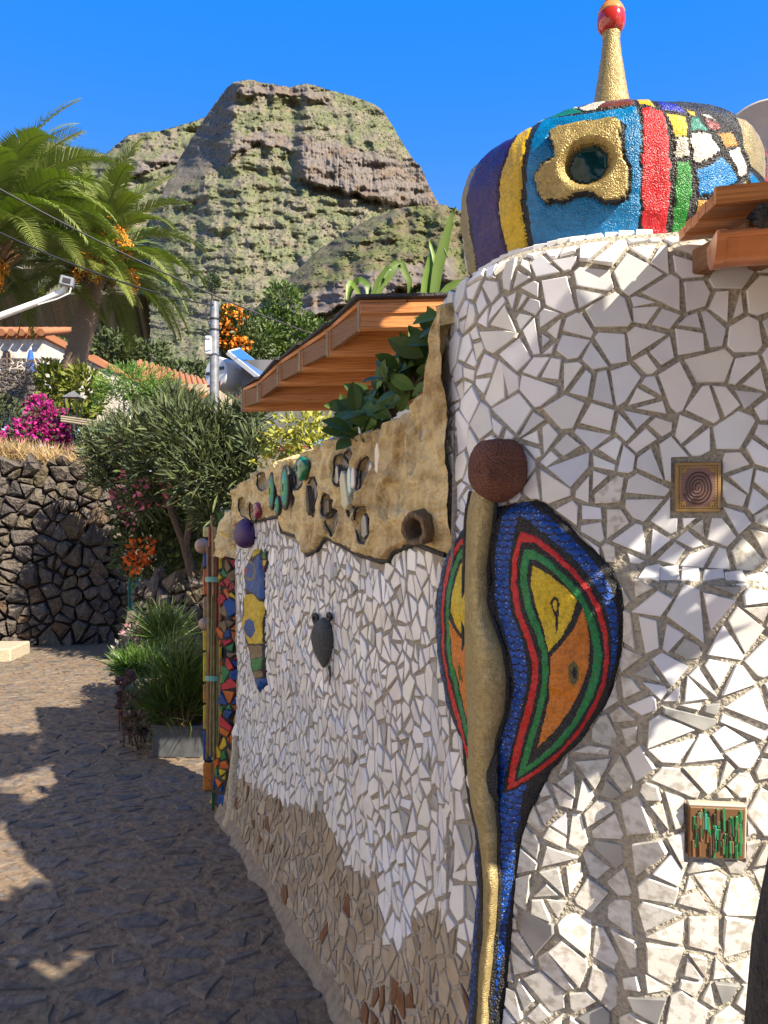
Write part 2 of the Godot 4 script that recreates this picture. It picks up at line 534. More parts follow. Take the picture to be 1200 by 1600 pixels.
	mat("trough", Color(0.075, 0.08, 0.085), 0.6, {"tex": "mottle", "scale": 3.0})
	mat("pot_clay", Color(0.36, 0.13, 0.06), 0.8, {"tex": "mottle", "scale": 4.0})
	mat("shard", Color(1, 1, 1), 0.15, {"vc": true, "coat": 0.6})
	mat("ceramic_brown", Color(1, 1, 1), 0.4, {"vc": true})
# ------------------------------------------------------------------ plan of the corner: turret curve and garden wall
var plan := PackedVector2Array()     # (x, z) along the turret, left to right
var plan_s := PackedFloat32Array()
const WA := Vector3(0.215, 0, -1.80)
const WDIR := Vector3(-0.42254, 0, -0.90635)
const WN := Vector3(-0.90635, 0, 0.42254)
const LEDGE := 1.478
const RIM := 2.165
const DOME_C := Vector3(0.598, 0, -1.98)
var dome_prof: Array[Vector2] = [Vector2(0.335, 2.10), Vector2(0.352, 2.19), Vector2(0.378, 2.26), Vector2(0.390, 2.33), Vector2(0.395, 2.39), Vector2(0.390, 2.435), Vector2(0.374, 2.478), Vector2(0.342, 2.508), Vector2(0.30, 2.535), Vector2(0.25, 2.558), Vector2(0.19, 2.578), Vector2(0.12, 2.592), Vector2(0.05, 2.598), Vector2(0.0, 2.599)]
var out_wing := PackedVector2Array()
var out_left := PackedVector2Array()

func make_plan() -> void:
	var c := Curve2D.new()
	var k := [0.36, -2.55, 0.235, -2.25, 0.160, -2.03, 0.163, -1.92, 0.203, -1.805, 0.268, -1.69, 0.36, -1.607, 0.465, -1.562, 0.59, -1.530, 0.74, -1.50, 1.0, -1.45, 1.5, -1.36]
	var pts := pv(k)
	for i in pts.size():
		var a := pts[maxi(i - 1, 0)]; var b := pts[mini(i + 1, pts.size() - 1)]
		var t := (b - a) / 6.0
		c.add_point(pts[i], -t, t)
	c.bake_interval = 0.004
	plan = c.get_baked_points()
	var s := 0.0
	for i in plan.size():
		if i > 0: s += plan[i].distance_to(plan[i - 1])
		plan_s.append(s)
	out_wing = crop([432, 322, 480, 318, 520, 335, 560, 380, 640, 450, 720, 530, 790, 610, 828, 700, 840, 800, 840, 900, 827, 1000, 800, 1100, 760, 1190, 705, 1275, 640, 1350, 585, 1405, 540, 1450, 505, 1520], 660, 660, 0.3749)
	out_wing.append_array(pv([829, 1270, 817, 1306, 808, 1360, 803, 1427, 796, 1517, 786, 1600, 778, 1680, 738, 1680, 742, 1560, 750, 1400, 746, 1250, 744, 1000, 748, 800]))
	out_left = crop([262, 330, 235, 350, 190, 405, 148, 470, 110, 535, 86, 620, 74, 750, 76, 900, 90, 1050, 115, 1180, 150, 1280, 190, 1370, 210, 1480, 222, 1600], 660, 660, 0.3749)
	out_left.append_array(pv([746, 1300, 748, 1380, 743, 1440, 738, 1520, 734, 1600, 730, 1680, 770, 1680, 775, 1500, 778, 1300, 772, 1000, 775, 800]))

func plan_at(s: float) -> Array:                 # [point, outward normal]
	var k := plan_s.bsearch(s)
	k = clampi(k, 1, plan.size() - 1)
	var t := (s - plan_s[k - 1]) / maxf(plan_s[k] - plan_s[k - 1], 1e-6)
	var p := plan[k - 1].lerp(plan[k], t)
	var j0 := maxi(k - 6, 0); var j1 := mini(k + 5, plan.size() - 1)
	var d := (plan[j1] - plan[j0]).normalized()
	return [p, Vector2(-d.y, d.x)]

func tower_off(s: float, y: float) -> float:
	var o := 0.010 * nz.get_noise_2d(s * 2.2, y * 2.2) + 0.006 * nz.get_noise_2d(s * 6.0 + 40.0, y * 6.0)
	var right := sst(1.17, 1.25, s)
	o += 0.050 * right * (1.0 - sst(LEDGE - 0.008, LEDGE + 0.010, y + 0.05 * (s - 1.2)))
	o += 0.06 * pow(clampf(1.0 - y / 1.3, 0.0, 1.0), 1.6) * sst(0.66, 0.95, s)
	o += 0.018 * nz.get_noise_2d(s * 3.5 + 9.0, y * 3.5) * (1.0 - sst(0.6, 1.2, y))
	if y > RIM - 0.03: o -= 0.05 * pow((y - RIM + 0.03) / 0.06, 2.0)
	return o

func tower_pt(s: float, y: float, off := 0.0) -> Vector3:
	var a := plan_at(s)
	var o := tower_off(s, y) + off
	return Vector3(a[0].x + a[1].x * o, y, a[0].y + a[1].y * o)

func tower_normal(s: float, y: float) -> Vector3:
	var du := tower_pt(s + 0.015, y) - tower_pt(s - 0.015, y)
	var dv := tower_pt(s, y + 0.012) - tower_pt(s, y - 0.012)
	return du.cross(dv).normalized()

func hit_tower(px: float, py: float) -> Vector2:     # (s, y) where the sight line through that pixel meets the turret
	var y := EYE; var s := 0.0
	for it in 5:
		var lo := 0.66; var hi := plan_s[plan_s.size() - 1] - 0.01
		for k in 22:
			var m := 0.5 * (lo + hi)
			if proj(tower_pt(m, y)).x < px: lo = m
			else: hi = m
		s = 0.5 * (lo + hi)
		var d := -tower_pt(s, y).z
		y = clampf(EYE + (800.0 - py) * d / F, -0.2, RIM + 0.03)
	return Vector2(s, y)

func wall_off(s: float, y: float) -> float:
	var o := 0.016 * nz.get_noise_2d(s * 1.6 + 70.0, y * 1.6) + 0.007 * nz.get_noise_2d(s * 5.0 + 140.0, y * 5.0)
	o += 0.075 * pow(clampf(1.0 - y / 0.75, 0.0, 1.0), 1.8)
	o += 0.032 * (1.0 - sst(0.05, 0.22, s)) * (1.0 - sst(1.38, 1.50, y))
	return o

func wall_pt(s: float, y: float, off := 0.0) -> Vector3:
	return WA + WDIR * s + WN * (wall_off(s, y) + off) + Vector3(0, y, 0)

func wall_normal(s: float, y: float) -> Vector3:
	var du := wall_pt(s - 0.02, y) - wall_pt(s + 0.02, y)
	var dv := wall_pt(s, y + 0.02) - wall_pt(s, y - 0.02)
	return du.cross(dv).normalized()

func hit_wall(px: float, py: float) -> Vector2:
	var r := Vector3((px - 600.0) / F, (800.0 - py) / F, -1.0)
	var s := 0.5; var y := 1.0
	for it in 5:
		var q := WA + WN * wall_off(s, y)
		var d := (q.dot(WN)) / Vector3(r.x, 0, r.z).dot(WN)
		var p := Vector3(r.x, 0, r.z) * d
		s = (p - WA).dot(WDIR)
		y = EYE + r.y * d
		s = clampf(s, -0.3, 3.2); y = clampf(y, -0.2, 3.0)
	return Vector2(s, y)

func to_wall(a: PackedVector2Array) -> PackedVector2Array:
	var o := PackedVector2Array()
	for q in a: o.append(hit_wall(q.x, q.y))
	return o

func to_tower(a: PackedVector2Array) -> PackedVector2Array:
	var o := PackedVector2Array()
	for q in a: o.append(hit_tower(q.x, q.y))
	return o

# ------------------------------------------------------------------ broken pieces: irregular polygons that tile an area with joints
func sites(lo: Vector2, hi: Vector2, spacing: Callable, tries: int) -> PackedVector2Array:
	var out := PackedVector2Array()
	var cell := 0.04
	var hash := {}
	for i in tries:
		var p := Vector2(rr(lo.x, hi.x), rr(lo.y, hi.y))
		var r: float = spacing.call(p)
		if r <= 0.0: continue
		var k := int(ceil(r / cell))
		var cx := int(floor(p.x / cell)); var cy := int(floor(p.y / cell))
		var ok := true
		for x in range(cx - k, cx + k + 1):
			for y in range(cy - k, cy + k + 1):
				var h = hash.get(Vector2i(x, y))
				if h != null and (h as Vector2).distance_to(p) < r:
					ok = false
					break
			if not ok: break
		if ok:
			out.append(p)
			hash[Vector2i(cx, cy)] = p
	return out

func clip_half(poly: PackedVector2Array, a: Vector2, nrm: Vector2) -> PackedVector2Array:   # keeps what lies behind a
	var o := PackedVector2Array()
	var n := poly.size()
	for i in n:
		var p := poly[i]; var q := poly[(i + 1) % n]
		var dp := (p - a).dot(nrm); var dq := (q - a).dot(nrm)
		if dp <= 0.0: o.append(p)
		if (dp < 0.0 and dq > 0.0) or (dp > 0.0 and dq < 0.0): o.append(p.lerp(q, dp / (dp - dq)))
	return o

func area(poly: PackedVector2Array) -> float:
	var a := 0.0
	for i in poly.size():
		a += poly[i].cross(poly[(i + 1) % poly.size()])
	return absf(a) * 0.5

func centre(poly: PackedVector2Array) -> Vector2:
	var c := Vector2.ZERO
	for p in poly: c += p
	return c / maxi(poly.size(), 1)

func tidy(poly: PackedVector2Array, least: float) -> PackedVector2Array:   # drops very short edges
	var o := PackedVector2Array()
	for p in poly:
		if o.is_empty() or o[o.size() - 1].distance_to(p) > least: o.append(p)
	while o.size() > 3 and o[0].distance_to(o[o.size() - 1]) < least: o.remove_at(o.size() - 1)
	return o

func shards(st: PackedVector2Array, reach: float, gap: float, cut: float, twist := 0.13, short_edge := 0.010, stretch := 1.0, least := 0.00022, lo_cut := 0.42, hi_cut := 2.0) -> Array:
	# irregular cells round the sites, broken by chance cuts until smaller than cut (a lottery of sizes), each edge set back for the joint
	var out := []
	var hash := {}
	var w := PackedFloat32Array()
	for i in st.size():
		var key := Vector2i((st[i] / reach).floor())
		if not hash.has(key): hash[key] = []
		hash[key].append(i)
		w.append(rr(-0.16, 0.16))
	for i in st.size():
		var p := st[i]
		var poly := PackedVector2Array([p + Vector2(-reach, -reach), p + Vector2(reach, -reach), p + Vector2(reach, reach), p + Vector2(-reach, reach)])
		var key := Vector2i((p / reach).floor())
		for x in range(-2, 3):
			for y in range(-2, 3):
				for j in hash.get(key + Vector2i(x, y), []):
					if j == i or st[j].distance_squared_to(p) > reach * reach * 4.0: continue
					var d := st[j] - p
					poly = clip_half(poly, p + d * (0.5 + 0.5 * (w[i] - w[j])), d.normalized())
					if poly.size() < 3: break
		if poly.size() < 3: continue
		var todo := [poly]
		while not todo.is_empty():
			var q: PackedVector2Array = todo.pop_back()
			if q.size() < 3: continue
			var c := centre(q)
			if area(q) > cut * rr(lo_cut, hi_cut):
				var ax := Vector2.ZERO        # long axis
				var best := 0.0
				for u in q.size():
					for v in range(u + 1, q.size()):
						if q[u].distance_squared_to(q[v]) > best:
							best = q[u].distance_squared_to(q[v]); ax = q[v] - q[u]
				var nn := ax.normalized().rotated(rr(-0.42, 0.42))
				var at := c + ax * rr(-0.10, 0.10)
				todo.append(clip_half(q, at, nn)); todo.append(clip_half(q, at, -nn))
				continue
			var e := q
			for u in q.size():
				var pa := q[u]; var pb := q[(u + 1) % q.size()]
				if pa.distance_to(pb) < 0.0008: continue
				var en := (pb - pa).normalized().orthogonal()
				if (c - pa).dot(en) > 0: en = -en
				e = clip_half(e, (pa + pb) * 0.5 - en * gap * 0.5 * rr(0.45, 1.5), en.rotated(rr(-twist, twist)))
				if e.size() < 3: break
			e = tidy(e, short_edge)
			if e.size() >= 3 and area(e) > least:
				if stretch != 1.0:
					for u in e.size(): e[u].y *= stretch
				out.append(e)
	return out

func cut_off(poly: PackedVector2Array, hole: PackedVector2Array) -> PackedVector2Array:    # the largest piece of poly outside hole
	var best := PackedVector2Array()
	for q in Geometry2D.clip_polygons(poly, hole):
		if q.size() >= 3 and not Geometry2D.is_polygon_clockwise(q) == Geometry2D.is_polygon_clockwise(hole) or q.size() >= 3:
			if area(q) > area(best): best = q
	return tidy(best, 0.002)

# one flat tile set on a curved surface
func tile_into(s: Soup, poly: PackedVector2Array, c: Vector2, o: Vector3, tu: Vector3, tv: Vector3, nn: Vector3, h: float, tilt: float, cham := 0.0022) -> void:
	var ta := rr(-tilt, tilt); var tb := rr(-tilt, tilt)
	var base := []; var mid := []; var top := []
	for p in poly:
		var d := p - c
		var q := o + tu * d.x + tv * d.y
		var lift := nn * (ta * d.x + tb * d.y)
		base.append(q - nn * 0.006)
		mid.append(q + nn * (h - cham * 0.8) + lift)
		var k := clampf(cham / maxf(d.length(), 0.004), 0.0, 0.45)
		top.append(o + tu * (d.x * (1 - k)) + tv * (d.y * (1 - k)) + nn * h + lift)
	var n := poly.size()
	if n < 5: s.face(top, nn)
	else:
		var tr := Geometry2D.triangulate_polygon(poly)
		if tr.is_empty(): s.face(top, nn)
		for i in range(0, tr.size(), 3): s.face([top[tr[i]], top[tr[i + 1]], top[tr[i + 2]]], nn)
	for i in n:
		var j := (i + 1) % n
		var side: Vector3 = (base[i] + base[j]) * 0.5 - o
		s.face([base[i], base[j], mid[j], mid[i]], side)
		s.face([mid[i], mid[j], top[j], top[i]], side + nn * side.length())

# keeps the pieces that show largest as parts of their own, the rest joined as stuff per material
func lay(pieces: Array, most: int, called: String, rest: String, parent: Node) -> void:    # pieces: [screen area, soup builder Callable(Soup), material]
	pieces.sort_custom(func(a, b): return a[0] > b[0])
	var left := {}
	for i in pieces.size():
		var p: Array = pieces[i]
		if i < most:
			var s := Soup.new()
			p[1].call(s)
			obj(called, s, p[2], parent)
		else:
			if not left.has(p[2]): left[p[2]] = Soup.new()
			p[1].call(left[p[2]])
	for m in left:
		var o := obj(rest, left[m], m, parent)
		o.set_meta("kind", "stuff")

func shade_of(c: float, v := 0.1) -> Color:
	var f := c * (1.0 + rr(-v, v))
	return Color(f * (1 + rr(-0.012, 0.02)), f, f * (1 + rr(-0.03, 0.03)))

# ------------------------------------------------------------------ corner turret
func build_tower() -> void:
	var t := thing("corner_turret", "round corner turret of the house covered in white broken tile mosaic under a painted dome", "tower", Vector3(0.6, 0, -2.0))
	var smax := plan_s[plan_s.size() - 1] - 0.02
	var s := Soup.new()
	var rows := []
	for j in 120:
		var y := -0.1 + (RIM + 0.13) * j / 119.0
		var row := PackedVector3Array()
		for i in 130:
			var u := smax * i / 129.0
			row.append(tower_pt(u, y, -0.002 + 0.0035 * nz.get_noise_2d(u * 28.0, y * 28.0)))
		rows.append(row)
	# rounded shoulder running in to the dome and the back
	for f in [0.12, 0.3, 0.6, 0.95]:
		var row := PackedVector3Array()
		for i in 130:
			var p := tower_pt(smax * i / 129.0, RIM + 0.03, -0.002)
			var q := p.lerp(Vector3(0.75, p.y, -2.15), f)
			q.y += 0.03 * sqrt(f) + 0.004 * nz.get_noise_2d(i * 0.4, f * 20.0)
			row.append(q)
		rows.append(row)
	s.grid(rows, Vector3(0.8, 1.0, -2.3))
	# back of the block
	var a: PackedVector3Array = rows[119]
	s.face([a[0], a[129], Vector3(a[129].x, -0.1, a[129].z), Vector3(a[0].x, -0.1, a[0].z)], Vector3(0.3, 0, -1))
	obj("mortar_body", s, M.grout, t)
	# tiles
	var spiral := Rect2(1050, 716, 76, 90)
	var green := Rect2(1068, 1246, 98, 100)
	var st := sites(Vector2(0.28, -0.06), Vector2(1.66, RIM + 0.06), func(_p): return 0.064, 40000)
	var holes := [to_tower(dense(out_wing, 14.0)), to_tower(PackedVector2Array([spiral.position + Vector2(-3, -3), Vector2(spiral.end.x + 3, spiral.position.y - 3), spiral.end + Vector2(3, 3), Vector2(spiral.position.x - 3, spiral.end.y + 3)])), to_tower(PackedVector2Array([green.position, Vector2(green.end.x, green.position.y), green.end, Vector2(green.position.x, green.end.y)]))]
	var hb := []
	for hq in holes:
		var b := Rect2(hq[0], Vector2.ZERO)
		for v in hq: b = b.expand(v)
		hb.append(b.grow(0.1))
	var pieces := []
	for q in shards(st, 0.14, 0.0088, 0.0036):
		var poly: PackedVector2Array = q
		var c := centre(poly)
		poly = clip_half(poly, Vector2(0, RIM + 0.008), Vector2(0, 1))
		if c.x > 1.0:
			var ln := Vector2(0.05, 1.0).normalized()
			var lp := Vector2(1.2, LEDGE)
			if (c - lp).dot(ln) > 0: poly = clip_half(poly, lp + ln * 0.016, -ln)
			else: poly = clip_half(poly, lp - ln * 0.014, ln)
		for hi in 3:
			if poly.size() >= 3 and hb[hi].has_point(c): poly = cut_off(poly, holes[hi])
		if poly.size() < 3 or area(poly) < 0.0002: continue
		c = centre(poly)
		var w := tower_pt(c.x, c.y)
		var px := proj(w)
		var nn := tower_normal(c.x, c.y)
		if (inside(px, out_left) or px.x < 752) and px.y > 850: continue
		if px.x > 1290 or c.y < 0.08 or c.x > 1.6: continue
		var in_view := 1.0 if Rect2(0, 0, 1200, 1600).has_point(px) and nn.dot(Vector3(0, EYE, 0) - w) > 0 else 0.05
		var m: Material = M.tile_white
		var f := rng.randf()
		var col := shade_of(0.93, 0.08)
		if px.y > 1230 - 0.25 * (px.x - 980):
			if f < 0.86: m = M.tile_marble
			elif f < 0.93: m = M.tile_grey
			col = shade_of(0.94, 0.10)
		elif px.y > 880:
			if px.x < 990 or f < 0.12: m = M.tile_marble; col = shade_of(0.85, 0.12)
			elif f < 0.26: m = M.tile_grey; col = shade_of(1.15, 0.1)
			elif f < 0.33: m = M.tile_warm
		elif px.y > 740:
			if f < 0.16: m = M.tile_marble
			elif f < 0.22: m = M.tile_warm
		elif px.x < 800 and f < 0.3: m = M.tile_warm; col = shade_of(0.98, 0.06)
		elif f < 0.14: col = Color(0.80, 0.81, 0.84) * rr(0.9, 1.05)
		elif f < 0.2: m = M.tile_warm
		var h := rr(0.003, 0.0062) if px.y > 700 else rr(0.003, 0.005)
		var tilt := 0.055 if px.y > 860 else 0.025
		var d := tower_pt(c.x + 0.02, c.y) - tower_pt(c.x - 0.02, c.y)
		var tu := (d - nn * d.dot(nn)).normalized()
		var tv := nn.cross(tu).normalized()
		if tv.y < 0: tv = -tv
		pieces.append([area(poly) / w.distance_squared_to(Vector3(0, EYE, 0)) * in_view, func(so: Soup):
			so.col = col
			tile_into(so, poly, c, w, tu, tv, nn, h, tilt), m])
	# tiles laid on the shoulder round the foot of the dome
	for i in 15:
		var u := 0.74 + i * 0.036
		var p0 := tower_pt(u, RIM + 0.03, 0.0)
		var inner := p0.lerp(Vector3(0.75, p0.y, -2.15), 0.17) + Vector3(0, 0.012, 0)
		var dirn := (tower_pt(u + 0.02, RIM + 0.03) - p0).normalized()
		var inw := (inner - p0).normalized()
		var up := dirn.cross(inw).normalized()
		if up.y < 0: up = -up
		var poly := PackedVector2Array([Vector2(-0.015 + rr(-0.004, 0.004), 0.0), Vector2(0.015 + rr(-0.003, 0.004), rr(0, 0.01)), Vector2(0.013 + rr(-0.006, 0.004), 0.05 + rr(-0.01, 0.02)), Vector2(-0.014, 0.05 + rr(-0.01, 0.02))])
		var c := centre(poly)
		var o := p0 + dirn * c.x + inw * c.y + up * 0.004
		var col := shade_of(0.97, 0.05)
		pieces.append([0.0008, func(so: Soup):
			so.col = col
			tile_into(so, poly, c, o, dirn, inw, up, 0.006, 0.05), M.tile_white])
	# sunlit strip of tiles on top of the ledge
	for i in 14:
		var u := 1.03 + i * 0.042 + rr(-0.004, 0.004)
		var y := LEDGE - 0.05 * (u - 1.2)
		var p0 := tower_pt(u, y - 0.016, -0.004 - rr(0.0, 0.008))
		var p1 := tower_pt(u, y + 0.014, -0.002)
		var dirn := (tower_pt(u + 0.02, y - 0.05 * 0.02 - 0.016) - tower_pt(u - 0.02, y + 0.05 * 0.02 - 0.016)).normalized()
		var inw := (p1 - p0); inw = (inw - dirn * inw.dot(dirn)).normalized()
		var up := dirn.cross(inw).normalized()
		if up.y < 0: up = -up
		if proj(p0).x < 990: continue
		var l := rr(0.0185, 0.0235)
		var poly := PackedVector2Array([Vector2(-l, rr(0.0, 0.006)), Vector2(l * rr(0.7, 1), 0.0), Vector2(l * rr(0.6, 1.0), 0.05), Vector2(-l * rr(0.6, 1.0), rr(0.03, 0.05))])
		var c := centre(poly)
		var o := p0 + dirn * c.x + inw * c.y + up * 0.003
		var col := shade_of(0.98, 0.05)
		var mm: Material = M.tile_warm if i == 0 or i == 1 else M.tile_white
		pieces.append([0.0006, func(so: Soup):
			so.col = col
			tile_into(so, poly, c, o, dirn, inw, up, 0.005, 0.06), mm])
	lay(pieces, 296, "tile", "small_tiles", t)

# ------------------------------------------------------------------ garden wall
var white_top := PackedVector2Array()
var white_low := PackedVector2Array()
var ochre_top := PackedVector2Array()

func build_wall() -> void:
	white_top = pv([355, 826, 383, 815, 410, 812, 438, 805, 442, 830, 468, 838, 482, 866, 498, 858, 512, 838, 545, 856, 570, 868, 600, 876, 612, 874, 618, 862, 650, 848, 700, 866, 760, 880])
	white_low = pv([355, 1190, 380, 1215, 420, 1236, 450, 1250, 475, 1262, 505, 1266, 520, 1300, 540, 1350, 565, 1362, 590, 1368, 596, 1378, 598, 1470, 644, 1472, 646, 1440, 690, 1425, 712, 1470, 735, 1500, 760, 1490])
	ochre_top = pv([345, 800, 368, 772, 392, 752, 410, 736, 440, 722, 470, 713, 500, 700, 522, 690, 560, 680, 585, 676, 604, 664, 628, 652, 650, 636, 668, 606, 682, 575, 692, 535, 702, 482, 711, 480, 714, 862, 760, 872])
	var t := thing("garden_wall", "long leaning garden wall of white tile slivers with a rough ochre clay top", "wall", Vector3(-0.2, 0, -2.7))
	# core: front, top and back
	var s := Soup.new()
	var rows := []
	for j in 70:
		var row := PackedVector3Array()
		for i in 110:
			var u := -0.12 + 2.47 * i / 109.0
			var top := hit_wall_top(u) - 0.02
			var y := lerpf(-0.1, top, j / 69.0)
			row.append(wall_pt(u, y, -0.001 + 0.003 * nz.get_noise_2d(u * 25.0 + 30, y * 25.0)))
		rows.append(row)
	for k in 2:
		var row2 := PackedVector3Array()
		for i in 110:
			var p: Vector3 = rows[69][i] - WN * 0.18
			if k == 1: p.y = -0.1
			row2.append(p)
		rows.append(row2)
	s.grid(rows, WA + WDIR * 1.2 - WN * 0.1 + Vector3(0, 0.8, 0))
	obj("mortar_body", s, M.grout_wall, t)
	build_ochre(t)
	# tiles
	var mirror := pv([596, 1335, 612, 1316, 640, 1322, 647, 1345, 644, 1468, 598, 1462])
	var mirror2 := pv([592, 1470, 645, 1472, 646, 1540, 590, 1535])
	var mirror3 := pv([585, 1535, 646, 1538, 640, 1620, 580, 1620])
	var st := sites(Vector2(-0.14, -0.06), Vector2(2.40, 1.30), func(_p): return 0.050, 90000)
	# a little taller than wide
	var pieces := []
	var wing := to_wall(dense(out_left, 14.0))
	for q in shards(st, 0.11, 0.0085, 0.0021, 0.15, 0.007, 1.32, 0.00016):
		var poly: PackedVector2Array = q
		var c := centre(poly)
		if c.y < 0.03 or c.x > 2.32 or c.x < -0.10: continue
		if c.x < 0.5: poly = cut_off(poly, wing)
		if poly.size() < 3: continue
		c = centre(poly)
		var w := wall_pt(c.x, c.y)
		var px := proj(w)
		if px.x < 352: continue
		if px.y < curve(white_top, px.x) + 4: continue
		if px.x > 750 or (px.x > 742 and px.y < 1100): continue
		var low := px.y > curve(white_low, px.x) + 6.0 * nz.get_noise_2d(px.x * 0.05, px.y * 0.05)
		var m: Material = M.tile_warm
		var f := rng.randf()
		var col := shade_of(0.98, 0.09)
		if low:
			m = M.tile_beige
			col = Color(1.0, 0.97, 0.93) * rr(0.75, 1.12)
			if f < 0.045: m = M.tile_brown; col = shade_of(1.2, 0.3)
			elif f < 0.17: col = Color(1.3, 1.32, 1.3)
			elif f < 0.42: col = Color(0.78, 0.72, 0.64)
		elif f < 0.16: m = M.tile_white
		elif f < 0.2: m = M.tile_grey; col = shade_of(1.2, 0.1)
		if inside(px, mirror): m = M.tile_white; col = g(1.0)
		if inside(px, mirror2): m = M.tile_beige; col = Color(1.3, 1.25, 1.15)
		if inside(px, mirror3): m = M.tile_brown if f < 0.7 else M.tile_beige; col = shade_of(1.1, 0.2)
		var nn := wall_normal(c.x, c.y)
		var tu := (-WDIR - nn * (-WDIR).dot(nn)).normalized()
		var tv := nn.cross(tu).normalized()
		if tv.y < 0: tv = -tv
		# the plan's u runs away from the turret
		var flipped := PackedVector2Array()
		for v in poly: flipped.append(Vector2(-v.x, v.y))
		var cf := Vector2(-c.x, c.y)
		var h := rr(0.003, 0.0055)
		var vis := 1.0 if px.y < 1600 and px.x < 752 else 0.05
		pieces.append([area(poly) / w.distance_squared_to(Vector3(0, EYE, 0)) * absf(nn.dot((Vector3(0, EYE, 0) - w).normalized())) * vis, func(so: Soup):
			so.col = col
			tile_into(so, flipped, cf, w, tu, tv, nn, h, 0.05, 0.0016), m])
	lay(pieces, 296, "tile", "tile_slivers", t)
	# mortar fillet along the foot
	s = Soup.new()
	rows = []
	for j in 6:
		var row := PackedVector3Array()
		for i in 120:
			var u := -0.15 + 2.55 * i / 119.0
			var f := j / 5.0
			var wv := 0.05 + 0.05 * nz.get_noise_1d(u * 3.0) + 0.02 * nz.get_noise_1d(u * 9.0)
			var y := 0.06 * pow(1 - f, 2.6) * (1 + 0.4 * nz.get_noise_1d(u * 5.0 + 50.0)) + 0.003 - f * 0.012
			row.append(WA + WDIR * u + WN * (wall_off(u, maxf(y, 0)) + 0.002 + wv * f) + Vector3(0, y, 0))
		rows.append(row)
	s.grid(rows, Vector3(-3, 5, -2), false)
	obj("mortar_fillet", s, M.mortar, t)

func hit_wall_top(u: float) -> float:      # height of the clay top above that place of the wall
	var p := wall_pt(u, 1.7)
	var px := proj(p).x
	var py := curve(ochre_top, px)
	return EYE + (800.0 - py) * (-p.z) / F

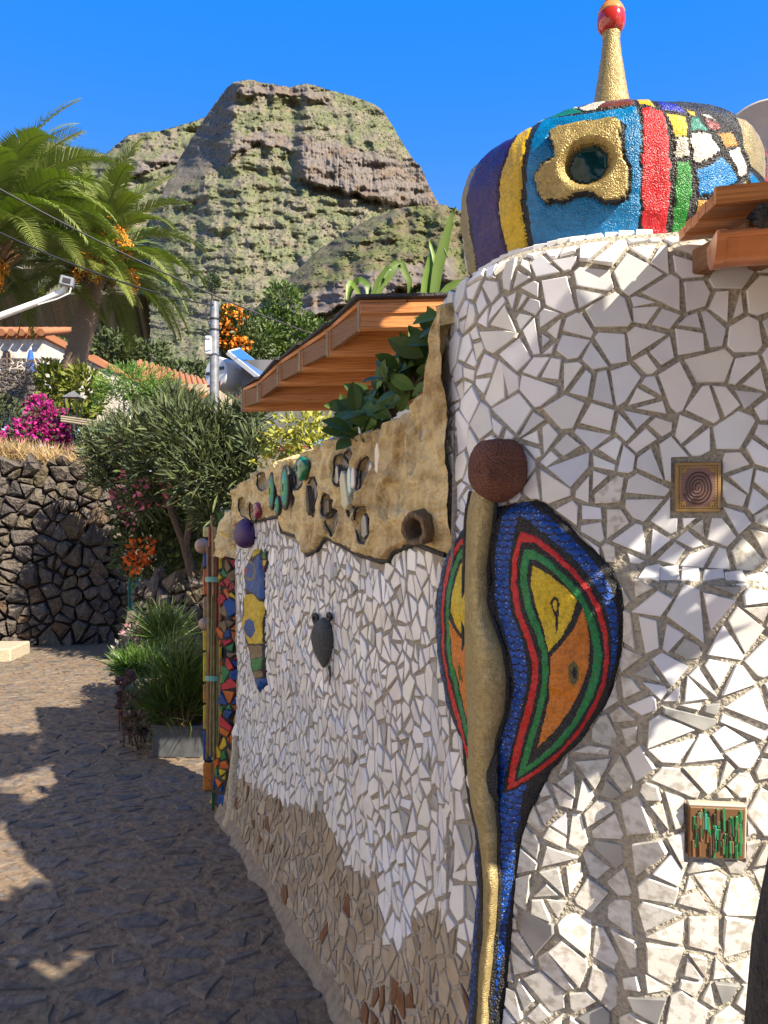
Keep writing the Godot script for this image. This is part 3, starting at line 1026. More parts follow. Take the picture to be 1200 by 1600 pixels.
func build_ochre(t: Node3D) -> void:
	var hollows := [[538, 735, 10, 24, 0.05], [580, 740, 8, 26, 0.045], [490, 777, 8, 30, 0.03], [520, 790, 9, 18, 0.045], [528, 817, 8, 22, 0.035], [580, 820, 12, 28, 0.05], [417, 753, 5, 14, 0.035], [387, 793, 6, 16, 0.04], [400, 800, 5, 15, 0.035], [553, 715, 6, 12, 0.03], [563, 768, 12, 34, 0.05], [548, 768, 10, 40, 0.045], [510, 850, 6, 12, 0.02], [455, 762, 9, 33, 0.008], [434, 767, 7, 28, 0.008], [640, 740, 14, 60, 0.022], [660, 700, 10, 40, 0.018], [620, 780, 10, 30, 0.02], [470, 740, 8, 24, 0.03]]
	for h in hollows:
		var a := hit_wall(h[0], h[1]); var b := hit_wall(h[0] + h[2], h[1]); var c := hit_wall(h[0], h[1] + h[3])
		h.append(a); h.append(absf(b.x - a.x)); h.append(absf(c.y - a.y))
	var s := Soup.new()
	var dark := Soup.new()
	var rows := []
	var nu := 330; var nv := 150
	var u0 := hit_wall(709, 700).x
	for j in nv:
		var row := PackedVector3Array()
		for i in nu:
			var u := u0 + (2.35 - u0) * i / (nu - 1.0)
			var top := hit_wall_top(u)
			var pmid := wall_pt(u, 1.55)
			var px := proj(pmid).x
			var bot := EYE + (800.0 - curve(white_top, px)) * (-pmid.z) / F
			bot += 0.006 * nz.get_noise_1d(u * 30.0)
			var f := j / (nv - 1.0)
			var y := lerpf(bot, top, f)
			var o := 0.016 + 0.014 * nz2.get_noise_2d(u * 7.0, y * 7.0) + 0.030 * nz.get_noise_2d(u * 2.6 + 5.0, y * 1.5)
			o += 0.012 * nz2.get_noise_2d(u * 18.0, y * 4.0)
			o += 0.05 * pow(f, 2.0) * nz.get_noise_2d(u * 5.0, 3.3)
			for h in hollows:
				var e := pow((u - h[5].x) / h[6], 2.0) + pow((y - h[5].y) / h[7], 2.0)
				if e < 2.6:
					o -= h[4] * (1.0 - sst(0.6, 1.25, e))
					if e > 1.0 and h[4] > 0.01: o += 0.010 * (1.0 - absf(e - 1.6))
			if j < 4: o = lerpf(0.004, o, j / 4.0)
			row.append(wall_pt(u, y, o))
		rows.append(row)
	for k in 3:
		var row := PackedVector3Array()
		for i in nu:
			var p: Vector3 = rows[nv - 1][i] - WN * [0.07, 0.17, 0.2][k]
			p.y += [0.02, 0.0, -0.5][k] + 0.02 * nz.get_noise_2d(i * 0.2, k * 3.0)
			row.append(p)
		rows.append(row)
	s.grid(rows, WA + WDIR * 1.2 - WN * 0.4 + Vector3(0, 1.4, 0))
	# clay tone changes along the wall: a plain property of the surface
	for i in s.v.size():
		var p := s.v[i]
		var a := 0.5 + 0.5 * nz2.get_noise_3dv(p * 2.0)
		var tone := Color(1.0, 1.0, 1.0).lerp(Color(0.72, 0.66, 0.60), sst(0.45, 0.75, a))
		tone = tone.lerp(Color(1.1, 1.05, 0.85), sst(0.3, 0.0, a))
		s.c[i] = tone
	obj("clay_top", s, M.ochre, t)
	# black painted line where clay and tiles meet
	var pts := []; var rad := []
	for q in dense(white_top, 4.0, false):
		if q.x < 372 or q.x > 700: continue
		var h := hit_wall(q.x, q.y + 1.5)
		pts.append(wall_pt(h.x, h.y, 0.006)); rad.append(0.0075 + 0.003 * nz.get_noise_1d(q.x * 0.13))
	dark.tube(pts, rad, 6)
	obj("black_outline", dark, M.black_paint, t)
	# dark rims painted round the hollows
	for h in hollows:
		if h[4] < 0.028: continue
		var r := Soup.new()
		var rp := []; var ra := []
		for k in 25:
			var a := TAU * k / 24.0
			var u: float = h[5].x + cos(a) * h[6] * 1.05 * (1.0 + 0.12 * sin(a * 3.0 + h[0])); var y: float = h[5].y + sin(a) * h[7] * 1.05
			rp.append(wall_pt(u, y, 0.018 + 0.014 * nz2.get_noise_2d(u * 7.0, y * 7.0) + 0.030 * nz.get_noise_2d(u * 2.6 + 5.0, y * 1.5) + 0.012 * nz2.get_noise_2d(u * 18.0, y * 4.0))); ra.append(0.004 + 0.0025 * nz.get_noise_1d(k * 0.7 + h[1]))
		r.tube(rp, ra, 5, false)
		obj("hollow_rim", r, M.black_paint, t)
	# shards of glass and pottery pressed into the clay
	var items := [[547, 766, 6, 32, 0.3, Color(0.62, 0.58, 0.38)], [556, 752, 3, 24, 0.0, Color(0.38, 0.52, 0.46)], [562, 747, 3, 18, 0.0, Color(0.55, 0.47, 0.45)], [537, 742, 3, 16, 0.1, Color(0.10, 0.08, 0.06)], [580, 822, 5, 20, 0.05, Color(0.08, 0.06, 0.05)], [520, 792, 4, 12, 0.0, Color(0.12, 0.09, 0.06)], [589, 742, 3, 20, -0.1, Color(0.42, 0.36, 0.27)], [601, 716, 4, 26, 0.12, Color(0.55, 0.48, 0.38)], [490, 782, 3, 24, 0.2, Color(0.06, 0.055, 0.05)]]
	for it in items:
		var so := Soup.new()
		so.col = it[5]
		var h := hit_wall(it[0], it[1])
		var d := -wall_pt(h.x, h.y).z
		var hw: float = it[2] * d / F / 0.42; var hh: float = it[3] * d / F
		var o := wall_pt(h.x, h.y, 0.012)
		var up = (Vector3.UP + WDIR * it[4]).normalized()
		var poly := PackedVector2Array([Vector2(-hw, -hh * 0.8), Vector2(-hw * 0.2, -hh), Vector2(hw, -hh * 0.7), Vector2(hw * 0.8, hh * 0.8), Vector2(0.0, hh), Vector2(-hw * 0.8, hh * 0.6)])
		tile_into(so, poly, Vector2.ZERO, o, -WDIR, up, WN, 0.014, 0.02, 0.004)
		obj("embedded_shard", so, M.shard, t)
	# painted eyes like peacock feathers: rings, each proud of the one below
	for e in [[434, 767, 5.5, 26], [455, 762, 7.5, 31], [443, 790, 4.5, 14]]:
		var hold: Node3D = null
		var cols := [Color(0.02, 0.02, 0.02), Color(0.05, 0.30, 0.18), Color(0.06, 0.40, 0.42), Color(0.20, 0.55, 0.10), Color(0.01, 0.08, 0.10)]
		for k in 5:
			var so := Soup.new()
			so.col = cols[k]
			var sc: float = [1.15, 0.95, 0.68, 0.45, 0.22][k]
			var h := hit_wall(e[0], e[1])
			var d := -wall_pt(h.x, h.y).z
			var poly := PackedVector2Array()
			for i in 16:
				var a := TAU * i / 16.0
				poly.append(Vector2(cos(a) * e[2] * sc * d / F / 0.42, sin(a) * e[3] * sc * d / F))
			tile_into(so, poly, Vector2.ZERO, wall_pt(h.x, h.y, 0.026 + 0.002 * k), -WDIR, Vector3.UP, WN, 0.004, 0.0, 0.002)
			if k == 0: hold = obj("feather_eye", so, M.paint_flat, t)
			else: obj("ring", so, M.paint_flat, hold)
	# green glass heart and maroon rosette on the crest
	for gl in [[483, 733, 13, 20, Color(0.01, 0.16, 0.07), "glass_heart"], [412, 798, 8, 14, Color(0.20, 0.012, 0.045), "maroon_rosette"]]:
		var so := Soup.new()
		var h := hit_wall(gl[0], gl[1])
		var o := wall_pt(h.x, h.y, 0.03)
		var d := -o.z
		var rws := []
		for j in 9:
			var row := PackedVector3Array()
			var ph := -PI / 2 + PI * j / 8.0
			for i in 17:
				var a := TAU * i / 16.0
				var pinch := 1.0 - 0.35 * maxf(0.0, -sin(a)) * absf(cos(a))
				row.append(o + (-WDIR) * (cos(a) * cos(ph) * gl[2] * d / F / 0.42 * 0.8 * pinch) + Vector3.UP * (sin(a) * cos(ph) * gl[3] * d / F) + WN * sin(ph) * 0.022)
			rws.append(row)
		so.col = gl[4]
		so.grid(rws, o, true, true)
		obj(gl[5], so, M.shard, t)
# ------------------------------------------------------------------ painted dome
func dome_r(y: float) -> float:
	if y <= dome_prof[0].y: return dome_prof[0].x
	for i in range(1, dome_prof.size()):
		if y <= dome_prof[i].y:
			var a := dome_prof[i - 1]; var b := dome_prof[i]
			return lerpf(a.x, b.x, (y - a.y) / maxf(b.y - a.y, 1e-6))
	return -1.0

var dome_len := PackedFloat32Array()
var dome_pts := PackedVector2Array()

func dome_profile() -> void:
	var c := Curve2D.new()
	for i in dome_prof.size():
		var a := dome_prof[maxi(i - 1, 0)]; var b := dome_prof[mini(i + 1, dome_prof.size() - 1)]
		c.add_point(dome_prof[i], (a - b) / 6.0, (b - a) / 6.0)
	c.bake_interval = 0.003
	dome_pts = c.get_baked_points()
	var l := 0.0
	for i in dome_pts.size():
		if i > 0: l += dome_pts[i].distance_to(dome_pts[i - 1])
		dome_len.append(l)

func dome_at(v: float) -> Array:     # arc length -> [r, y, normal r, normal y]
	var k := clampi(dome_len.bsearch(v), 1, dome_pts.size() - 1)
	var t := clampf((v - dome_len[k - 1]) / maxf(dome_len[k] - dome_len[k - 1], 1e-6), 0, 1)
	var p := dome_pts[k - 1].lerp(dome_pts[k], t)
	var d := (dome_pts[mini(k + 4, dome_pts.size() - 1)] - dome_pts[maxi(k - 5, 0)]).normalized()
	return [maxf(p.x, 0.0), p.y, d.y, -d.x]

func hit_dome(px: float, py: float) -> Vector2:     # (angle * 0.38, arc length)
	var r := Vector3((px - 600.0) / F, (800.0 - py) / F, -1.0)
	var best := 1e9; var bp := Vector3.ZERO
	var d := 1.45
	while d < 2.15:
		var p := r * d + Vector3(0, EYE, 0)
		var rad := Vector2(p.x - DOME_C.x, p.z - DOME_C.z).length()
		var lim := dome_r(p.y)
		var e := rad - lim
		if lim < 0: e = 1.0 + p.y
		if e <= 0.0:
			bp = p
			break
		if e < best: best = e; bp = p
		d += 0.003
	var th := atan2(bp.x - DOME_C.x, bp.z - DOME_C.z)
	var rad2 := Vector2(bp.x - DOME_C.x, bp.z - DOME_C.z).length()
	var k := 0; var bd := 1e9
	for i in dome_pts.size():
		var q := dome_pts[i].distance_squared_to(Vector2(rad2, bp.y))
		if q < bd: bd = q; k = i
	return Vector2(th * 0.38, dome_len[k])

# splits a grid of vertices into one mesh per class of its cells
func class_parts(V: PackedVector3Array, N: PackedVector3Array, nu: int, nv: int, cls: PackedInt32Array, look: Dictionary, parent: Node, wrap := false) -> Dictionary:
	var by := {}
	var made := {}
	for r in nv - 1:
		for k in nu - 1:
			var a := cls[r * nu + k]
			if a < 0: continue
			if not by.has(a): by[a] = PackedInt32Array()
			by[a].append(r * nu + k)
	var remap := PackedInt32Array(); remap.resize(nu * nv); remap.fill(-1)
	for a in by:
		var s := Soup.new()
		var touched := PackedInt32Array()
		var q: Array = look[a]
		s.col = q[2]
		for cell in by[a]:
			var id := [cell, cell + 1, cell + nu, cell + nu + 1]
			for i in 4:
				if remap[id[i]] < 0:
					remap[id[i]] = s.vert(V[id[i]], N[id[i]])
					touched.append(id[i])
			s.tri_smooth(remap[id[0]], remap[id[1]], remap[id[2]])
			s.tri_smooth(remap[id[1]], remap[id[3]], remap[id[2]])
		for i in touched: remap[i] = -1
		# brushwork: the paint's own thickness varies
		for i in s.c.size():
			var f := 1.0 + 0.12 * nz.get_noise_3dv(s.v[i] * 24.0) + 0.08 * nz.get_noise_3dv(s.v[i] * 90.0)
			s.c[i] = Color(q[2].r * f, q[2].g * f, q[2].b * f)
		made[a] = obj(q[0], s, q[1], q[3] if q.size() > 3 else parent)
	return made

func grid_normals(V: PackedVector3Array, nu: int, nv: int, wrap := false) -> PackedVector3Array:
	var N := PackedVector3Array(); N.resize(nu * nv)
	for r in nv:
		for k in nu:
			var ka := k - 1; var kb := k + 1
			if wrap:
				if ka < 0: ka = nu - 2
				if kb > nu - 1: kb = 1
			else:
				ka = maxi(ka, 0); kb = mini(kb, nu - 1)
			var q := (V[r * nu + kb] - V[r * nu + ka]).cross(V[mini(r + 1, nv - 1) * nu + k] - V[maxi(r - 1, 0) * nu + k])
			N[r * nu + k] = q.normalized() if q.length_squared() > 1e-22 else Vector3.UP
	return N

func build_dome() -> void:
	dome_profile()
	var t := thing("painted_dome", "bulging dome painted in patches of purple, yellow, blue and red with black outlines", "dome", Vector3(DOME_C.x, 2.1, DOME_C.z))
	const X := 680.0; const SC := 0.43333
	var blue := Color(0.0, 0.19, 0.47)
	var pan := [
		[Color(0.34, 0.27, 0.12), [80, 745, 128, 610, 150, 575, 172, 560, 135, 650, 112, 730, 122, 860, 146, 960, 150, 1010, 118, 985, 92, 860]],
		[Color(0.035, 0.008, 0.13), [160, 595, 195, 520, 245, 478, 330, 428, 285, 478, 255, 560, 230, 660, 222, 760, 236, 860, 262, 945, 158, 985, 138, 880, 118, 760, 130, 660]],
		[Color(0.70, 0.46, 0.006), [348, 440, 322, 520, 312, 620, 308, 740, 318, 820, 336, 925, 270, 945, 244, 850, 230, 760, 238, 650, 260, 560, 298, 475]],
		[blue, [382, 436, 440, 425, 560, 407, 650, 395, 722, 386, 732, 430, 738, 480, 734, 600, 738, 740, 722, 885, 640, 895, 560, 905, 460, 918, 362, 925, 342, 820, 332, 740, 330, 620, 348, 510]],
		[Color(0.66, 0.018, 0.03), [740, 400, 772, 394, 818, 418, 840, 500, 845, 600, 842, 740, 826, 910, 740, 900, 748, 740, 742, 600, 750, 480]],
		[Color(0.01, 0.16, 0.09), [388, 426, 438, 388, 482, 380, 535, 405, 470, 418, 400, 431]],
		[Color(0.66, 0.62, 0.52), [482, 374, 560, 353, 638, 349, 600, 378, 570, 398, 536, 400]],
		[Color(0.16, 0.045, 0.03), [580, 396, 612, 372, 645, 351, 700, 347, 720, 382, 660, 386]],
		[Color(0.78, 0.46, 0.01), [712, 347, 772, 357, 790, 396, 734, 383]],
		[Color(0.02, 0.03, 0.38), [797, 366, 860, 372, 890, 388, 903, 412, 812, 408]],
		[Color(0.75, 0.45, 0.01), [903, 388, 935, 397, 945, 414, 918, 413]],
		[Color(0.72, 0.50, 0.01), [828, 417, 903, 422, 903, 495, 862, 496, 845, 455]],
		[Color(0.01, 0.20, 0.15), [922, 421, 953, 420, 980, 470, 918, 472]],
		[Color(0.68, 0.64, 0.55), [864, 503, 908, 500, 912, 568, 864, 568]],
		[Color(0.72, 0.70, 0.64), [924, 482, 990, 482, 1026, 545, 985, 572, 938, 596, 922, 570]],
		[Color(0.66, 0.64, 0.56), [957, 404, 990, 413, 1015, 432, 972, 420]],
		[Color(0.22, 0.03, 0.03), [972, 425, 1018, 440, 1040, 466, 994, 470]],
		[Color(0.55, 0.22, 0.02), [1016, 482, 1066, 476, 1095, 522, 1046, 540]],
		[Color(0.68, 0.66, 0.60), [1052, 556, 1095, 530, 1122, 600, 1120, 635, 1090, 642]],
		[Color(0.0, 0.20, 0.55), [936, 622, 1033, 574, 1062, 608, 1088, 650, 1020, 690, 946, 712]],
		[Color(0.02, 0.25, 0.03), [868, 588, 913, 585, 922, 700, 900, 820, 846, 900, 862, 740]],
		[Color(0.50, 0.24, 0.015), [942, 728, 980, 727, 965, 775, 930, 800]],
		[Color(0.50, 0.01, 0.02), [1002, 735, 1060, 704, 1072, 748, 990, 760]],
		[Color(0.30, 0.24, 0.10), [1068, 692, 1122, 652, 1118, 740, 1100, 770, 1078, 750]],
		[Color(0.55, 0.52, 0.45), [360, 418, 420, 385, 470, 370, 430, 386, 384, 420]]]
	var polys := []
	for p in pan:
		var uv := PackedVector2Array()
		for q in dense(crop(p[1], X, 0, SC), 8.0):
			uv.append(hit_dome(q.x, q.y))
		polys.append(uv)
	var goldp := PackedVector2Array()
	for q in dense(crop([415, 490, 445, 472, 480, 464, 560, 452, 635, 440, 668, 455, 662, 500, 672, 560, 692, 620, 696, 680, 680, 712, 655, 728, 610, 730, 585, 715, 545, 697, 515, 702, 460, 726, 405, 732, 378, 695, 368, 640, 395, 600, 440, 575, 440, 545, 425, 520], X, 0, SC), 8.0): goldp.append(hit_dome(q.x, q.y))
	var eye_c := hit_dome(X + 548 * SC, 595 * SC)
	var eye_r := hit_dome(X + 622 * SC, 595 * SC)
	var er := absf(eye_r.x - eye_c.x)
	var ev := absf(hit_dome(X + 548 * SC, 528 * SC).y - eye_c.y)
	# the unseen back: squarish patches
	var back_cols := [Color(0.66, 0.45, 0.02), blue, Color(0.5, 0.02, 0.02), Color(0.02, 0.2, 0.04), Color(0.65, 0.62, 0.55), Color(0.035, 0.008, 0.13), Color(0.34, 0.27, 0.12)]
	var nu := 640; var nv := 190
	var total := dome_len[dome_len.size() - 1]
	var V := PackedVector3Array(); V.resize(nu * nv)
	var cls := PackedInt32Array(); cls.resize(nu * nv)
	var bounds := []
	for p in polys:
		var b := Rect2(p[0], Vector2.ZERO)
		for q in p: b = b.expand(q)
		bounds.append(b.grow(0.01))
	for r in nv:
		var v := total * r / (nv - 1.0)
		var at := dome_at(v)
		for k in nu:
			var th := -PI + TAU * k / (nu - 1.0)
			var p := Vector2(th * 0.38, v)
			var wob := Vector2(nz.get_noise_2d(p.x * 22.0, p.y * 22.0), nz.get_noise_2d(p.x * 22.0 + 50.0, p.y * 22.0)) * 0.0035 + Vector2(nz.get_noise_2d(p.x * 110.0, p.y * 110.0), nz.get_noise_2d(p.x * 110.0, p.y * 110.0 + 50.0)) * 0.0018
			var pw := p + wob
			var c := 0
			for i in polys.size():
				if bounds[i].has_point(pw) and inside(pw, polys[i]):
					c = i + 1
					break
			var off := 0.0
			if c == 4 and inside(pw, goldp): c = 60
			var free := c == 0 and v < total * 0.95 and (absf(th) > 1.5 or th > 0.5)
			if free and absf(th) < 2.2 and not (th > 0.6 and v > 0.5 * total):
				for a in 8:
					var near := pw + Vector2.RIGHT.rotated(a * TAU / 8.0) * 0.011
					for i in polys.size():
						if bounds[i].has_point(near) and inside(near, polys[i]): free = false
					if not free: break
			if free:
				var cell := Vector2(p.x / 0.16, v / 0.13)
				var fr := cell - cell.floor()
				if fr.x > 0.08 and fr.y > 0.09: c = 70 + (int(cell.floor().x) * 3 + int(cell.floor().y) * 5 + 70) % 7
			if c == 60 or c == 4:
				# distance to the gold outline, for its own black line
				var e := pow((p.x - eye_c.x) / er, 2.0) + pow((p.y - eye_c.y) / ev, 2.0)
				if c == 4:
					for a in 8:
						if inside(pw + Vector2.RIGHT.rotated(a * TAU / 8.0) * 0.008, goldp):
							c = 0
							break
				elif e < 1.0: c = 61
				elif e < 1.2: c = 62
				if c == 60: off = 0.016 * sst(1.1, 1.9, e) * 1.0
				elif c == 61: off = -0.012
				elif c == 62: off = -0.004
			if c == 0: off = -0.0025
			off += 0.003 * nz.get_noise_2d(p.x * 14.0, p.y * 14.0) + 0.010 * nz.get_noise_2d(p.x * 3.0, p.y * 3.0 + 8.0)
			var taper := 1.0 if v < total * 0.93 else 0.0
			off *= taper
			var rad: float = (at[0] + at[2] * off) * (1.0 - 0.05 * sst(0.5, 1.35, th) * sst(2.9, 1.8, th))
			V[r * nu + k] = Vector3(DOME_C.x + sin(th) * rad, at[1] + at[3] * off, DOME_C.z + cos(th) * rad)
			cls[r * nu + k] = c
	for r in nv:
		V[r * nu + nu - 1] = V[r * nu]
	var N := grid_normals(V, nu, nv, true)
	var look := {0: ["black_outline", M.black_paint, Color(1, 1, 1)], 60: ["gold_surround", M.gold_paint, Color(1.0, 0.95, 0.8)], 61: ["round_window", M.glass_dark, Color(1, 1, 1)], 62: ["window_rim", M.gold_paint, Color(0.5, 0.45, 0.35)]}
	for i in pan.size(): look[i + 1] = ["painted_panel", M.paint, pan[i][0]]
	for i in 7: look[70 + i] = ["painted_panel", M.paint, back_cols[i]]
	class_parts(V, N, nu, nv, cls, look, t, true)
	# thin incised lines across the narrow tan panel
	# finial
	var f := thing("dome_finial", "gold spike on top of the dome carrying a red glazed ceramic ball", "finial", Vector3(0.604, 2.59, -1.98))
	var s := Soup.new()
	var prof: Array[Vector2] = []
	for i in 40:
		var q := i / 39.0
		var r := 0.021 + 0.046 * pow(1 - q, 1.35) + 0.0012 * nz.get_noise_1d(q * 30.0)
		if q > 0.93: r += 0.002
		prof.append(Vector2(r, 2.585 + 0.29 * q))
	s.lathe(prof, Vector3(0.604, 0, -1.98), 32)
	obj("spike", s, M.gold_paint, f)
	s = Soup.new()
	prof = []
	for q in [[0.012, 2.868], [0.024, 2.872], [0.033, 2.884], [0.037, 2.898], [0.037, 2.912], [0.034, 2.922]]: prof.append(Vector2(q[0], q[1]))
	s.lathe(prof, Vector3(0.604, 0, -1.98), 32)
	obj("red_ball", s, M.glaze_red, f)
	s = Soup.new()
	prof = []
	for q in [[0.034, 2.922], [0.0355, 2.925], [0.034, 2.929], [0.032, 2.931], [0.032, 2.934], [0.029, 2.938], [0.0285, 2.941], [0.024, 2.947]]: prof.append(Vector2(q[0], q[1]))
	s.lathe(prof, Vector3(0.604, 0, -1.98), 32)
	obj("banded_neck", s, M.glaze_band, f)
	s = Soup.new()
	prof = []
	for q in [[0.024, 2.947], [0.021, 2.952], [0.016, 2.962], [0.013, 2.972], [0.010, 2.98], [0.0, 2.985]]: prof.append(Vector2(q[0], q[1]))
	s.lathe(prof, Vector3(0.604, 0, -1.98), 32)
	obj("red_cap", s, M.glaze_red, f)
# ------------------------------------------------------------------ ground, lane, hills, dry-stone walls
func build_ground() -> void:
	var s := Soup.new()
	var rows := []
	for j in 40:
		var row := PackedVector3Array()
		for i in 40:
			row.append(Vector3(lerpf(-5000, 5000, i / 39.0), -0.06, lerpf(4000, -6000, j / 39.0)))
		rows.append(row)
	s.grid(rows, Vector3(0, 100, 0), false)
	struct("ground", s, M.ground)
	# garden terrace behind the dry-stone wall, rising towards the houses
	s = Soup.new()
	rows = []
	for j in 30:
		var row := PackedVector3Array()
		var z := lerpf(-9.85, -60.0, pow(j / 29.0, 1.6))
		for i in 40:
			var x := lerpf(-40.0, -3.75 + (0.0 if z > -14 else minf(8.0, (-14 - z) * 0.4)), i / 39.0)
			row.append(Vector3(x, 2.02 + maxf(0, -9.2 - z) * 0.03 + 0.05 * nz.get_noise_2d(x * 0.5, z * 0.5), z))
		rows.append(row)
	var last := PackedVector3Array()
	for i in 40: last.append(Vector3(rows[0][i].x, -0.1, rows[0][i].z - 0.02))
	rows.push_front(last)
	s.grid(rows, Vector3(-10, 100, 0), false)
	struct("garden_terrace", s, M.soil)

func terrain(called: String, sil: PackedVector2Array, d_top: float, d_foot: float, py_foot: float, nu: int, nv: int, o: Dictionary) -> Node3D:
	# a slope seen from the lane: its crest follows sil; depth comes from the slope profile, gullies and cliff bands
	var x0 := sil[0].x; var x1 := sil[sil.size() - 1].x
	var V := PackedVector3Array(); V.resize(nu * nv)
	var s := Soup.new()
	var rows := []
	var rough: float = o.get("rough", 0.05)
	var sd: float = o.get("seed", 0.0)
	var cliffs: Array = o.get("cliffs", [])
	for r in nv + 6:
		var row := PackedVector3Array()
		for k in nu:
			var px := lerpf(x0, x1, k / (nu - 1.0))
			var crest := curve(sil, px)
			crest += o.get("jag", 1.5) * (nz2.get_noise_2d(px * 0.09 + sd, 3.0) + 0.8 * absf(nz2.get_noise_2d(px * 0.35 + sd, 9.0)))
			if r < nv:
				var f := r / (nv - 1.0)
				var py := lerpf(py_foot, crest, f)
				var d := lerpf(d_foot, d_top, pow(f, o.get("pow", 0.85)))
				var q := Vector3(px * 0.012 + sd, py * 0.012, 0.0)
				var gully := absf(nz2.get_noise_3d(px * 0.008 + sd, py * 0.0035, 2.0))
				d *= 1.0 + rough * (1.2 * gully + 0.6 * nz2.get_noise_3d(q.x * 1.6, q.y * 2.2, 4.0) + 0.12 * nz2.get_noise_3d(q.x * 6.0, q.y * 9.0, 7.0))
				# terraces: level bands across the slope
				d *= 1.0 + rough * 0.035 * sin(py * 0.95 + 7.0 * nz.get_noise_2d(px * 0.012, py * 0.02 + sd))
				d *= 1.0 + rough * 0.10 * sin(py * 0.28 + 5.0 * nz.get_noise_2d(px * 0.01, py * 0.01 + sd)) * o.get("bands", 1.0)
				for c in cliffs:    # [centre curve of the band's foot, height px, x from, x to, depth]
					var w := sst(c[2], c[2] + 25, px) * sst(c[3], c[3] - 25, px)
					var foot := curve(c[0], px) + 8.0 * nz2.get_noise_2d(px * 0.03, sd + 20.0)
					var up := clampf((foot - py) / c[1], 0.0, 1.0)
					# steep: between foot and top the slope stands still in depth
					d -= c[4] * w * sst(0.0, 0.12, up) * (1.0 - sst(0.85, 2.2, (foot - py) / c[1]))
					if up > 0.0 and up < 1.0:
						d += c[4] * w * 0.22 * absf(nz2.get_noise_2d(px * 0.11 + sd, py * 0.012))
				if o.has("spur"):
					var sx := curve(o.spur, py)
					if px < sx: d += (sx - px) * d / F * 2.6
				row.append(P(px, py, d))
			else:
				var p: Vector3 = rows[nv - 1][k]
				var b := r - nv + 1
				row.append(p + Vector3(0, -0.03 * d_top * b * b * 0.3, -0.06 * d_top * b))
		rows.append(row)
	s.grid(rows, Vector3(0, 0, 0), false)
	var green: Color = o.get("green", Color(0.147, 0.172, 0.089))
	var brown: Color = o.get("brown", Color(0.214, 0.187, 0.152))
	var rock: Color = o.get("rock", Color(0.207, 0.183, 0.167))
	for i in s.v.size():
		var p := s.v[i]
		var steep := 1.0 - s.n[i].y
		var px := proj(p)
		var a := 0.5 + 0.5 * nz2.get_noise_2d(px.x * 0.022 + sd, px.y * 0.03)
		var b := 0.5 + 0.5 * nz2.get_noise_2d(px.x * 0.17 + sd, px.y * 0.26)
		var c2 := 0.5 + 0.5 * nz2.get_noise_2d(px.x * 0.5 + sd, px.y * 0.6)
		var col := brown.lerp(green, clampf(sst(0.35, 0.6, a) * 0.6 + sst(0.4, 0.6, b) * 0.6 - 0.1, 0, 1))
		var rk := 0.0
		for c in cliffs:
			var foot := curve(c[0], px.x) + 8.0 * nz2.get_noise_2d(px.x * 0.03, sd + 20.0)
			var w := sst(c[2], c[2] + 20, px.x) * sst(c[3], c[3] - 20, px.x)
			var up: float = (foot - px.y) / c[1]
			rk = maxf(rk, w * sst(-0.08, 0.06, up) * sst(1.15, 0.9, up))
		if o.has("spur") and px.x < curve(o.spur, px.y) + 3: rk = o.get("flank", 0.75)
		rk = maxf(rk * (0.75 + 0.4 * b), sst(0.66, 0.8, b) * 0.4)
		var rc := rock.lerp(Color(0.215, 0.165, 0.13), sst(0.5, 0.7, a)).lerp(Color(0.10, 0.09, 0.085), sst(0.45, 0.7, c2) * 0.7)
		col = col.lerp(rc, clampf(rk, 0, 1))
		col = col * (0.7 + 0.6 * c2)
		s.c[i] = Color(col.r, col.g, col.b)
	var m := struct(called, s, M.mountain)
	# scrub: bushes growing all over the slope
	var n: int = o.get("bushes", 0)
	if n > 0:
		var bush := Soup.new()
		var rws := []
		for j in 5:
			var row := PackedVector3Array()
			var ph := -0.5 + 2.07 * j / 4.0
			for i in 8:
				var a := TAU * i / 7.0
				var w := 1.0 + 0.3 * nz.get_noise_2d(i * 1.7 if i < 7 else 0.0, j * 1.3)
				row.append(Vector3(cos(a) * cos(ph) * w, sin(ph) * w * 0.8, sin(a) * cos(ph) * w))
			rws.append(row)
		bush.grid(rws, Vector3.ZERO, true, true)
		var xf := []; var cs := []
		var bm := bush.mesh()
		for i in n:
			var r := int(pow(rng.randf(), 0.8) * (nv - 2)); var k := rng.randi_range(0, nu - 1)
			var p: Vector3 = rows[r][k]
			var px := proj(p)
			var dens := 0.5 + 0.5 * nz2.get_noise_2d(px.x * 0.02 + sd, px.y * 0.03)
			if rng.randf() > dens * 1.1: continue
			var rk := false
			for c in cliffs:
				var up: float = (curve(c[0], px.x) - px.y) / c[1]
				if px.x > c[2] and px.x < c[3] and up > 0 and up < 1 and rng.randf() < 0.85: rk = true
			if rk: continue
			var z = rr(0.5, 1.35) * d_top / F * o.get("bush_px", 1.6)
			p += Vector3(rr(-1, 1), rr(-0.3, 0.3), 0) * d_top / F * 2.0
			xf.append(Transform3D(Basis.from_euler(Vector3(0, rr(0, TAU), 0)).scaled(Vector3(z, z * rr(0.6, 1.0), z)), p))
			var f = rr(0.3, 1.25) * o.get("bush_tone", 1.0)
			var y := rr(0, 1)
			cs.append(Color((0.095 + 0.06 * y) * f, (0.118 + 0.055 * y) * f, 0.06 * f))
		var sc := scatter("scrub", m, bm, M.leaf_dull_far, xf, cs)
		sc.set_meta("kind", "stuff")
	return m

